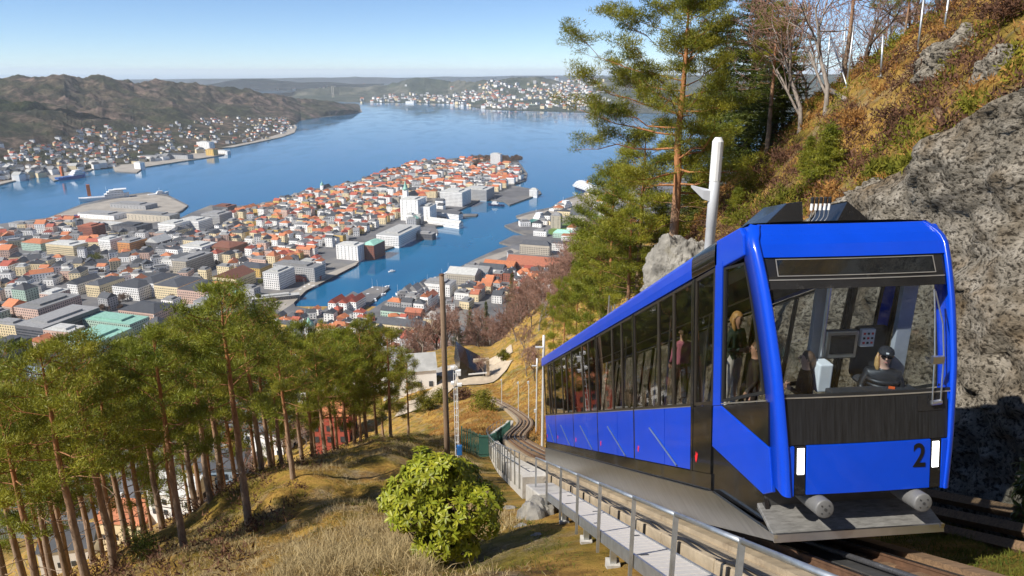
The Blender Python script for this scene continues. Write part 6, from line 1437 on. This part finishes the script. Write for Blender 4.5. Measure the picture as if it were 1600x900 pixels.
for k, (px, py, w, d, h, wl, rf, lab) in enumerate(((328, 243, 34, 26, 22, 'yellow', 'tan', 'bright yellow block at the end of the far quay'), (318, 234, 60, 30, 30, 'white', 'light', 'white silo block on the far quay'), (270, 248, 130, 30, 14, 'grey', 'slate', 'long grey shipyard hall on the far quay'), (215, 264, 24, 20, 20, 'white', 'light', 'white concrete plant at the far quay tip'), (235, 250, 110, 30, 12, 'white', 'grey', 'white shipyard shed on the far shore'), (290, 226, 90, 24, 16, 'blue', 'grey', 'blue-grey factory behind the far quay'), (80, 226, 90, 24, 14, 'brick', 'orange', 'long orange-roofed school on the far shore slope'), (345, 240, 60, 20, 10, 'white', 'light', 'low white hall by the far quay'), (640, 161, 90, 40, 16, 'white', 'light', 'white factory on the island shore'), (825, 166, 130, 40, 18, 'mint', 'light', 'long pale hall on the island slope'))):
    B(px, py, w, d, h, wl, rf, 'flat', lab, name='shore_building', gap=8)

# ------------------------------------------------------------------ ships and boats
M_hull = {k: pmat('hull ' + k, v, .4, var=.08) for k, v in dict(white=(.74, .74, .73), blue=(.03, .12, .38), green=(.03, .16, .12), navy=(.02, .03, .08), orange=(.55, .13, .03), red=(.4, .04, .03)).items()}
def ship(px, py, L, W, hull, label, rot, decks, mast=0, name='ship', funnel=None, crane=False):
    p = gp(px, py, 0); rt = empty(name, (p[0], p[1], 0), rot, label, 'ship' if L > 20 else 'boat')
    t = np.linspace(0, 1, 9); hw = W / 2 * np.array([.75, .95, 1, 1, 1, .95, .8, .5, .02]); y = (t - .5) * L; fb = W * .42 * np.array([1, .9, .9, .9, .9, .95, 1.1, 1.35, 1.6])
    V = [];
    for i in range(9): V += [(-hw[i], y[i], fb[i]), (-hw[i] * .8, y[i] * .97, -1), (hw[i] * .8, y[i] * .97, -1), (hw[i], y[i], fb[i])]
    F = [(i * 4 + j, i * 4 + j + 1, i * 4 + j + 5, i * 4 + j + 4) for i in range(8) for j in range(3)] + [(i * 4 + 3, i * 4, i * 4 + 4, i * 4 + 7) for i in range(8)] + [(0, 3, 2, 1)]
    MB().add(V, F).build('hull', M_hull[hull], rt)
    z = W * .40
    for k, (f0, f1, ww, hh) in enumerate(decks):
        d = MB().box2((-W * ww / 2, (f0 - .5) * L, z), (W * ww / 2, (f1 - .5) * L, z + hh)).build('deck_house', M_hull['white'], rt)
        if L > 25:
            m = MB(); n = max(2, int((f1 - f0) * L / 3))
            for i in range(n):
                yy = (f0 - .5) * L + (i + .5) * (f1 - f0) * L / n
                for sd in (-1, 1): m.box((sd * W * ww / 2, yy, z + hh * .6), (.15, 1.6, hh * .35))
            m.box(((0), (f1 - .5) * L, z + hh * .62), (W * ww * .9, .15, hh * .32)); o = m.build('windows', M_win, d); o['kind'] = 'stuff'
        z += hh
    if funnel: MB().lathe([(W * .12, z - .5), (W * .10, z + funnel)], 10, (0, -.1 * L, 0)).build('funnel', M_hull['orange'], rt)
    if mast: MB().tube([(0, .05 * L, z - 1), (0, .05 * L, z + mast)], .25 if L > 20 else .10, 5).build('mast', M_hull['white'], rt)
    if crane: MB().box2((-W * .15, -.32 * L, z * .5), (W * .15, -.25 * L, z + 16)).build('crane_tower', M_hull['orange'], rt)
    return rt
SH = [(.05, .9, .9, 3), (.08, .8, .85, 3), (.1, .75, .8, 3), (.2, .7, .7, 3)]
ship(914, 300, 130, 20, 'navy', 'large white passenger ferry moored beyond the fortress', rad(20), [(.03, .93, 1, 4), (.03, .88, .98, 4), (.05, .84, .95, 4), (.1, .8, .85, 3.5), (.3, .75, .6, 3)], 6, funnel=6)
ship(836, 348, 75, 17, 'green', 'green and white supply vessel at the fortress quay', rad(-35), [(.55, .85, .9, 4), (.6, .82, .8, 4), (.64, .8, .7, 4)], 10)
ship(878, 328, 80, 18, 'white', 'white supply vessel moored behind the green one', rad(-40), [(.5, .85, .9, 4), (.55, .82, .8, 4), (.6, .78, .65, 4)], 10)
ship(775, 322, 40, 11, 'navy', 'small tug with white wheelhouse at the outer pier', rad(75), [(.35, .75, .75, 3), (.45, .7, .55, 3)], 8)
ship(164, 312, 110, 22, 'white', 'white offshore vessel with helideck at the container pier', rad(-58), [(.5, .9, .95, 5), (.55, .88, .9, 5), (.6, .85, .85, 4), (.7, .95, 1.1, 1)], 8, crane=True)
ship(112, 279, 95, 22, 'blue', 'blue-hulled vessel at the far shipyard', rad(-20), [(.5, .88, .9, 5), (.55, .85, .85, 5), (.6, .8, .7, 4)], 12, crane=True)
ship(248, 305, 50, 12, 'white', 'grey-white workboat at the end of the container pier', rad(-50), [(.4, .75, .8, 3), (.45, .7, .6, 3)], 8)
ship(612, 425, 11, 4, 'white', 'small white motorboat crossing the inner harbour', rad(-70), [(.3, .7, .7, 1.6)], 0, name='motorboat')
rgb = np.random.default_rng(9)
for k, (px, py) in enumerate(((470, 455), (476, 451), (483, 447), (490, 449), (575, 462), (590, 455), (604, 450), (598, 462), (586, 470), (622, 462), (634, 458), (648, 452), (657, 447), (668, 441), (680, 436), (690, 432), (560, 402), (700, 427), (672, 372), (682, 368), (466, 462), (582, 452))):
    ship(px, py, rgb.uniform(9, 15), 4, 'white', 'small white moored boat along the inner harbour quays', rad(rgb.uniform(-60, 40)), [(.3, .65, .7, 1.5)], rgb.uniform(8, 14) if k % 2 else 0, name='moored_boat')['group'] = 'boats moored in the inner harbour'
# containers on the western pier
MC = [M_hull[k] for k in ('orange', 'blue', 'green', 'red', 'white')]
cme = MB().box2((-6, -1.25, 0), (6, 1.25, 2.6)).mesh('container')
CM = []
for q in MC:
    me = cme.copy(); me.materials.append(q); CM.append(me)
for k in range(46):
    px = rgb.uniform(64, 135); py = 350 - (px - 64) * .20 + rgb.uniform(-5, 7); p = gp(px, py, LAND_Z); i = int(rgb.integers(5))
    o = link('shipping_container', CM[i], None, None, (p[0], p[1], LAND_Z + .02 + 2.62 * (k % 2))); o.rotation_euler = (0, 0, -CITY_A + .6); tag(o, ('orange', 'blue', 'green', 'red', 'white')[i] + ' shipping container on the western pier', 'container', 'containers on the western pier')
# bridge towers over the far sound, chimneys
for px, yb, yt, Y, lab in ((520.5, 152, 134, 8600, 'pale suspension bridge tower beyond the ridge'),):
    b = yp(px, yb, Y); t = yp(px, yt, Y); rt = empty('bridge_tower', (b[0], b[1], b[2]), 0, lab, 'bridge tower')
    for s_ in (-9, 9): MB().box2((s_ - 3, -3, -60), (s_ + 3, 3, t[2] - b[2])).build('leg', MW['stone'], rt)
    for f in (.35, .95): MB().box2((-9, -2, (t[2] - b[2]) * f - 4), (9, 2, (t[2] - b[2]) * f)).build('crossbeam', MW['stone'], rt)
# town trees and the wooded tips as leafy clumps
M_townleaf = leafmat('spring town foliage', (.07, .09, .015), (.20, .19, .03), .3, .2)
M_townbare = leafmat('bare town wood', (.10, .065, .045), (.22, .14, .09), .1, .1)
def gen_clump(seed, R_, H, n, L):
    rg = np.random.default_rng(seed); c = rg.normal(size=(14, 3)) * np.array([R_ * .4, R_ * .4, H * .14]) + np.array([0, 0, H * .62]); return np_mesh('crown', *needles(rg, c, np.tile(np.array([[R_ * .45, R_ * .45, H * .22]]), (14, 1)), n, L, L * .6))
CL = [gen_clump(900 + k, 6, 11, 90, 1.4) for k in range(3)]; TK = MB().tube([(0, 0, -1), (0, 0, 7)], [.4, .2], 6).mesh('trunk')
def town_tree(px, py, s_, mt, lab, grp=None):
    p = gp(px, py, LAND_Z); rt = empty('town_tree', p, rgb.random() * 6, lab, 'tree', grp); rt.scale = (s_,) * 3; link('trunk', TK, M_barkd, rt); o = link('crown', CLM[mt][int(rgb.integers(3))], None, rt)
CLM = {}
for nm, mt in (('g', M_townleaf), ('b', M_townbare)):
    L_ = []
    for me in CL:
        c = me.copy(); c.materials.append(mt); L_.append(c)
    CLM[nm] = L_
for k in range(60): town_tree(rgb.uniform(735, 812), 251 + 10 * rgb.random() ** 2 + 0, rgb.uniform(1.3, 2.0), 'b', 'brown bare tree in the park at the wooded peninsula tip', 'park trees at the peninsula tip')
for k in range(40):
    px = rgb.uniform(600, 705); town_tree(px, 272 - (px - 600) * .17 + rgb.uniform(-2, 5), rgb.uniform(1.0, 1.6), 'b' if k % 3 else 'g', 'shore tree behind the houses of the peninsula' if k % 3 else 'green shore tree behind the houses of the peninsula', 'shore trees of the peninsula')
for k in range(24): town_tree(rgb.uniform(0, 60), 506 + rgb.uniform(-6, 16), rgb.uniform(.6, 1), 'b', 'bare park tree beside the pink stone block', 'park trees by the pink block')
for px, py, s_ in ((150, 413, 1.5), (154, 409, 1.2), (147, 410, 1.2)): town_tree(px, py, s_, 'g', 'large yellow-green tree in the western town', 'yellow-green trees in the western town')
for k in range(40): town_tree(rgb.uniform(480, 530), 318 + rgb.uniform(-6, 10), rgb.uniform(.7, 1.1), 'b', 'avenue tree on the peninsula neck', 'avenue trees on the peninsula neck')
for k in range(36): town_tree(rgb.uniform(840, 925), 425 + rgb.uniform(0, 22), rgb.uniform(.8, 1.3), 'b', 'bare tree behind the long wharf hall', 'bare trees behind the wharf hall')
for k in range(60):
    px, py = rgb.uniform(0, 430), rgb.uniform(380, 560); town_tree(px, py, rgb.uniform(.6, 1.0), 'g' if k % 4 == 0 else 'b', 'green street tree between the town blocks' if k % 4 == 0 else 'bare street tree between the town blocks', 'street trees between the town blocks')
M_lawn = pmat('park lawn', (.10, .17, .03), .95, var=.2, scale=.05)
def patch(name, pix, mat, label, dz=.02): 
    V = [gp(*q, LAND_Z) + np.array([0, 0, dz]) for q in pix]; o = MB().add(V, [tuple(range(len(V)))]).build(name, mat); tag(o, label, kind='structure')
patch('lawn', [(-40, 528), (40, 522), (36, 505), (-40, 512)], M_lawn, 'green park lawn in the inner town')
patch('fortress_lawn', [(850, 362), (880, 350), (930, 335), (960, 345), (930, 372), (880, 374)], M_lawn, 'green lawn below the stone tower')
patch('fortress_quay', [(806, 341), (832, 333), (862, 327), (886, 313), (914, 304), (940, 300), (930, 330), (868, 350), (842, 352)], M_quay, 'pale fortress quay where the supply vessels lie')
patch('quay', [(398, 480), (430, 470), (505, 430), (560, 408), (566, 402), (556, 414), (500, 443), (478, 454), (458, 474), (440, 486)], M_quay, 'pale paved fish market quay')
patch('pier_deck', [(60, 346), (130, 321), (190, 309), (232, 303), (262, 307), (293, 322), (250, 345), (170, 368), (60, 370)], M_quay, 'concrete deck of the container pier')
patch('near_quay', [(600, 475), (662, 443), (745, 407), (800, 388), (812, 392), (750, 416), (672, 452), (612, 482)], M_quay, 'pale paved quay along the wharf houses')
# ------------------------------------------------------------------ undergrowth
M_straw = leafmat('dry straw grass', (.30, .21, .09), (.52, .42, .23), .25, 1.5, .8, .1, 0)
M_fgrass = leafmat('green grass', (.06, .09, .015), (.20, .19, .035), .3, 1.5, .8, .1, 0)
M_heath = leafmat('brown heather', (.075, .04, .028), (.19, .10, .06), .15, 1.1, .9, .05, 0)
M_moss = leafmat('yellow-green heath shrubs', (.07, .085, .012), (.26, .23, .03), .2, .8, .8, .1, 0)
M_bracken = leafmat('dead orange bracken', (.25, .11, .03), (.48, .27, .09), .25, 1.4, .9, .05, 0)
rgv = np.random.default_rng(31)
def blades(name, P, per, h, w, spread, mat, label, lean=.45):
    P = np.repeat(P, per, 0); n = len(P); b = P + np.column_stack([rgv.normal(size=(n, 2)) * spread, np.zeros(n)]); b[:, 2] = zter(b[:, 0], b[:, 1]) - .03
    d = unit(np.column_stack([rgv.normal(size=(n, 2)) * lean, np.ones(n)])); s = unit(np.cross(d, rgv.normal(size=(n, 3)))); hh = h * (.5 + rgv.random((n, 1)))
    m = b + d * hh * .6; t = b + d * hh + np.column_stack([d[:, :2] * hh * .35, -.12 * hh]); ww = w * (.6 + .8 * rgv.random((n, 1)))
    V = np.stack([b - s * ww / 2, b + s * ww / 2, m + s * ww * .35, m - s * ww * .35, t], 1).reshape(-1, 3); k = np.arange(n)[:, None] * 5
    o = link(name, np_mesh(name, V, [k + np.array([[0, 1, 2, 3]]), k + np.array([[3, 2, 4]])]), mat); return tag(o, label, kind='stuff')
def uv_points(n, u, y, keep=None):
    U = rgv.uniform(*u, n); Y = rgv.uniform(*y, n); X = U + xt(Y); 
    k = np.ones(n, bool) if keep is None else keep(U, Y, X); U, Y, X = U[k], Y[k], X[k]
    return np.column_stack([X, Y, zter(X, Y)])
nzk = lambda s, sc_, th: (lambda U, Y, X: fbm(X / sc_, Y / sc_, s=s) > th)
blades('dry_grass', uv_points(9000, (-17, -3.6), (9, 50), nzk(61, 3.0, -.25)), 11, .22, .016, .16, M_straw, 'dry straw-coloured grass tufts on the open slope')
blades('tall_dry_grass', uv_points(900, (-10, -6), (13, 22), nzk(64, 1.6, .0)), 13, .50, .014, .14, M_straw, 'tall pale dry stalks below the rhododendron')
blades('green_grass', uv_points(4200, (-17, -2.9), (9, 50), nzk(62, 2.2, .15)), 10, .13, .016, .14, M_fgrass, 'short green grass patches on the open slope')
blades('verge_grass', uv_points(3200, (1.35, 5.2), (5, 20)), 10, .10, .014, .12, M_fgrass, 'short grass between the track and the rock cutting')
blades('bank_grass', uv_points(3000, (1.6, 14), (52, 170)), 9, .35, .06, .4, M_bracken, 'orange dead grass on the bank beside the lower rails')
blades('bank_scrub', uv_points(1500, (-16, -3.4), (52, 150)), 10, .5, .06, .5, M_bracken, 'brown dead bracken on the bank above the tunnel')
def shrubs(name, P, rmin, rmax, per, L, W, mat, label, flat=.6):
    R_ = rgv.uniform(rmin, rmax, (len(P), 1)) * np.array([[1, 1, flat]]); P = P + np.array([0, 0, 1.]) * R_[:, 2:3] * .35
    o = link(name, np_mesh(name, *needles(rgv, P, R_, per, L, W, up=.5)), mat); return tag(o, label, kind='stuff')
SL = (6.7, 24), (6, 62)
shrubs('heather', uv_points(3000, *SL, nzk(71, 4.5, .02)), .3, .75, 62, .16, .055, M_heath, 'brown heather covering the steep bank')
shrubs('heath_shrubs', uv_points(3400, *SL, nzk(72, 3.5, .0)), .25, .65, 62, .15, .06, M_moss, 'yellow-green heath shrubs on the steep bank')
shrubs('dead_bracken', uv_points(2600, *SL, nzk(73, 3.0, .05)), .25, .5, 50, .20, .05, M_bracken, 'dead orange bracken on the steep bank')
shrubs('slope_moss', uv_points(700, (-18, -4), (24, 52), nzk(74, 3.0, .1)), .2, .5, 40, .10, .03, M_moss, 'low green heath on the grass hump', .45)
shrubs('slope_heather', uv_points(700, (-20, -4), (28, 60), nzk(75, 3.0, .1)), .2, .45, 40, .12, .03, M_heath, 'brown heather along the crest of the grass hump', .5)
shrubs('undergrowth', uv_points(1500, (-40, -12), (16, 80)), .3, .8, 40, .2, .06, M_heath, 'dull brown undergrowth beneath the pine stand', .6)
# clumps of broom and evergreen shrubs standing out on the bank
def bush(px, py, r, label, mat, y0=8, per=1100, L=.16, W=.05, sq=.8):
    b = hit(px, py, y0); rg = np.random.default_rng(int(px * 7 + py)); c = rg.normal(size=(9, 3)) * r * np.array([.42, .42, .25]) + np.array([0, 0, r * .55 * sq])
    rt = empty('shrub', b, 0, label, 'shrub'); link('foliage', np_mesh('foliage', *needles(rg, c, np.full((9, 3), r * .5) * np.array([[1, 1, sq]]), per // 9, L, W, up=.5)), mat, rt)
    segs = [(bend(np.zeros(3), unit(np.array([math.cos(a), math.sin(a), 1.4])), r * .9, .1, 4, .05, rg), np.linspace(.02, .006, 4)) for a in np.arange(0, 6.28, .9)]; link('stems', tubes_mesh('stems', segs, 4), M_barkd, rt)
bush(1213, 335, .75, 'yellow-green evergreen shrub on the bank above the car roof', M_moss); bush(1172, 350, .8, 'bright evergreen shrub between the lamp post and the roof fairings', M_moss); bush(1370, 285, .6, 'low green shrub at the lip of the rock cutting', M_moss); bush(1410, 290, .55, 'small green shrub beside the pale rock hump', M_moss)
bush(1185, 300, .9, 'olive shrub in the shade of the dark spruce', M_moss); bush(1225, 255, .8, 'purple-brown heather on the bank below the bare birch', M_heath); bush(1245, 320, .7, 'yellow-green shrub above the roof connectors', M_moss); bush(1160, 250, .9, 'dim green shrub at the foot of the dark spruce', M_moss); bush(1310, 330, .6, 'rusty bracken clump above the roof fairings', M_bracken); bush(1400, 210, .8, 'broad heather cushion amid the orange bracken', M_heath); bush(1455, 130, .8, 'purple-brown heather cushion below the rock rib', M_heath); bush(1570, 35, 1.0, 'dark heather overhanging the rock rib', M_heath); bush(1590, 200, .9, 'brown heather cushion above the rock cutting', M_heath); bush(1530, 235, .8, 'rusty heather at the edge of the rock cutting', M_heath); bush(1335, 200, .7, 'dead orange bracken clump in the middle of the bank', M_bracken)
for px, py, r, lab in ((688, 630, 3.2, 'round green shrub beside the grey-roofed house'), (668, 640, 2.6, 'smaller green shrub beside the round one'), (756, 640, 3.0, 'olive shrub on the bank above the green fence'), (722, 625, 2.6, 'brown shrub below the tunnel shelter'), (790, 560, 1.8, 'tiny green shrub at the path edge')):
    bush(px, py, r, lab, M_moss if 'green' in lab or 'olive' in lab else M_heath, 60, 1500, .5, .2)
bush(240, 868, 1.0, 'dark young conifer shrub at the foot of the forked pine', M_needled, 8, 1500, .14, .04)

# ------------------------------------------------------------------ rhododendrons
M_rleaf = leafmat('rhododendron leaves', (.13, .18, .012), (.42, .40, .03), .28, 2.0, .42, .3, .22)
M_rleafd = leafmat('dark rhododendron leaves', (.03, .05, .012), (.11, .14, .02), .25, 2.0, .3, .6, .2)
def leaf_whorl(seed, n=8, L=.165, W=.052, droop=.45):
    rg = np.random.default_rng(seed); m = MB()
    for i in range(n):
        a = i * 2.39996 + rg.normal() * .15; el = .68 - droop * rg.random() - .12 * (i % 3); l = L * (.75 + .45 * rg.random()); d = np.array([math.cos(a) * math.cos(el), math.sin(a) * math.cos(el), math.sin(el)]); s = np.array([-math.sin(a), math.cos(a), 0]); u = np.cross(d, s) * -1
        if u[2] < 0: u = -u
        w = W * (.8 + .4 * rg.random()) / 2; P = lambda t, q, z: d * l * t + s * q + u * z + np.array([0, 0, -l * .20 * t * t])
        m.add([P(.06, 0, 0), P(.42, -w, .010), P(.42, 0, 0), P(.42, w, .010), P(.78, -w * .8, .008), P(.78, 0, -.002), P(.78, w * .8, .008), P(1, 0, -.004)], [(0, 2, 1), (0, 3, 2), (1, 2, 5, 4), (2, 3, 6, 5), (4, 5, 7), (5, 6, 7)])
    return m.mesh('leaf_whorl', True)
WH = [leaf_whorl(s) for s in range(5)]
def rhodo(base, lumps, n, mat, label, seed, scale=1.0, front=300):
    rg = np.random.default_rng(seed); rt = empty('rhododendron', base, 0, label, 'shrub'); pts = []
    meshes = []
    for me in WH:
        c = me.copy(); c.materials.append(mat); meshes.append(c)
    wt = np.array([l[1][0] * l[1][1] for l in lumps]); wt /= wt.sum()
    while len(pts) < n:
        k = rg.choice(len(lumps), p=wt); c, r = np.array(lumps[k][0]), np.array(lumps[k][1]); d = unit(rg.normal(size=3)); 
        if d[2] < -.55: continue
        p = c + d * r * rg.uniform(.82, 1.05)
        if any(np.linalg.norm((p - np.array(l[0])) / np.array(l[1])) < .72 for l in lumps): continue
        pts.append((p, unit(d / r + np.array([0, 0, .55]))))
    pts.sort(key=lambda q: q[0][1] - .35 * q[0][2])
    segs = []
    for i, (p, nrm) in enumerate(pts):
        q = Vector(nrm).to_track_quat('Z', 'Y'); sc_ = rg.uniform(.8, 1.25) * scale
        if i < front:
            o = link('leaf_whorl', meshes[i % 5], None, rt, tuple(p)); o.rotation_mode = 'QUATERNION'; o.rotation_quaternion = q @ Matrix.Rotation(rg.random() * 6.28, 3, 'Z').to_quaternion(); o.scale = (sc_,) * 3
        if i % 3 == 0:
            j = np.array([p[0] * .15, p[1] * .15, .15 + rg.random() * .3]); P = np.array([j * 0, j, (j + p) / 2 + rg.normal(size=3) * .08 + np.array([0, 0, -.08]), p - nrm * .02]); segs.append((P, [.022, .018, .012, .006]))
    if len(pts) > front:
        Vs, Fs, k0 = [], [], 0
        src = [(np.array([v.co[:] for v in me.vertices]), [tuple(f.vertices) for f in me.polygons]) for me in WH]
        m = MB()
        for i, (p, nrm) in enumerate(pts[front:]):
            V, F = src[i % 5]; M_ = np.array(Vector(nrm).to_track_quat('Z', 'Y').to_matrix()) @ np.array(Matrix.Rotation(rg.random() * 6.28, 3, 'Z')); m.add(V @ M_.T * scale * 1.1 + p, F)
        o = m.build('inner_leaves', mat, rt, True, fix=False); o['kind'] = 'stuff'
    link('stems', tubes_mesh('stems', segs, 4), M_barkd, rt); return rt
rb = hit(692, 876, 6); rb[2] -= .05
rhodo(rb, [((-.25, .1, 2.35), (.62, .6, .5)), ((.35, .2, 2.2), (.55, .5, .5)), ((-.85, .1, 1.95), (.5, .5, .42)), ((.9, 0, 1.75), (.52, .5, .45)), ((-.45, -.4, 1.75), (.6, .5, .5)), ((.3, -.45, 1.6), (.65, .5, .55)), ((1.05, -.25, 1.3), (.34, .35, .3)), ((-.95, -.15, 1.45), (.36, .4, .32)), ((.05, -.5, 1.05), (.55, .45, .45)), ((.45, -.35, .75), (.45, .4, .35)), ((-.2, -.1, .55), (.5, .45, .4)), ((.75, -.5, 1.75), (.35, .3, .3)), ((-.6, -.5, 2.2), (.3, .3, .28)), ((1.2, .1, 1.65), (.28, .28, .25)), ((-1.2, 0, 1.75), (.26, .28, .25)), ((.2, -.1, 2.7), (.32, .3, .25)), ((-.5, .3, 2.75), (.25, .25, .2))], 760, M_rleaf, 'large sunlit rhododendron bush beside the stair walkway', 3, 1.15)
rb2 = np.array([8.95, 10.4, 0]); rb2[2] = zter(rb2[0], rb2[1])
rhodo(rb2, [((.1, 0, 1.25), (.55, .5, .5)), ((.25, .1, .85), (.55, .5, .45)), ((0, 0, .5), (.35, .35, .3))], 130, M_rleafd, 'dark-leaved rhododendron at the foot of the rock cutting', 8, 1.05, 130)

# ------------------------------------------------------------------ steel posts, brace and log on the skyline
def spost(pb, pt, Y, label, r=.05):
    b = hit(*pb, 10, 80); t = yp(*pt, b[1]); rt = empty('steel_post', b, 0, label, 'post'); MB().tube([(0, 0, -.4), tuple(t - b)], r, 8).build('shaft', M_galv, rt, True); MB().box((0, 0, .02), (.25, .25, .04)).build('base_plate', M_galv, rt); return b, t
pA = spost((1294, 120), (1297, 49), 0, 'galvanised post with a diagonal brace above the fallen log'); pB = spost((1323, 138), (1334, 41), 0, 'galvanised post at the foot of the diagonal brace')
spost((1377, 123), (1380, 55), 0, 'short galvanised post alone in the heather'); spost((1434, 84), (1444, -6), 0, 'tall galvanised post below the skyline wood'); spost((1476, 46), (1483, -8), 0, 'galvanised post beside the rock rib'); spost((1319, 96), (1322, 29), 0, 'thin galvanised post behind the braced pair', .035)
o = MB().tube([pA[1] - np.array([0, 0, .15]), pB[0] + np.array([0, 0, .1])], .045, 8).build('steel_brace', M_galv, None, True); tag(o, 'diagonal steel brace between the two skyline posts', 'brace')
l0, l1 = hit(1288, 124, 10, 80), hit(1320, 162, 10, 80)
rt = empty('fallen_log', l0, 0, 'pale barkless log lying down the bank below the posts', 'log'); d_ = l1 - l0
MB().tube(np.array([d_ * 0 + [0, 0, .25], d_ * .5 + [.08, 0, .22], d_ + [0, 0, .2]]), [.17, .15, .10], 9).build('log_trunk', M_barkp, rt, True); MB().tube(np.array([d_ * .15 + [0, 0, .3], d_ * .15 + [-.5, 0, .7]]), [.06, .03], 6).build('log_stub', M_barkp, rt, True)
q0, q1 = hit(1462, 184, 10, 60), hit(1472, 200, 10, 60); o = MB().tube(np.array([q0 + [0, 0, .15], q1 + [0, 0, .12]]), [.11, .10], 10).build('cut_log', M_timber, None, True); tag(o, 'short sawn log end lying in the heather', 'log')
# grey mesh netting posts above the far roof of the car
for k, (px, pb_, pt_) in enumerate(((951, 490, 462), (955, 492, 478), (960, 488, 476), (980, 480, 466))):
    b = yp(px, pb_, 46); b[2] = zter(b[0], b[1]); t = yp(px, pt_, 46); rt = empty('net_post', b, 0, 'thin blue-grey netting post above the car roof', 'post', 'netting posts above the car roof'); MB().tube([(0, 0, -.2), (0, 0, max(1.2, t[2] - b[2]))], .05, 6).build('shaft', M_galv, rt)
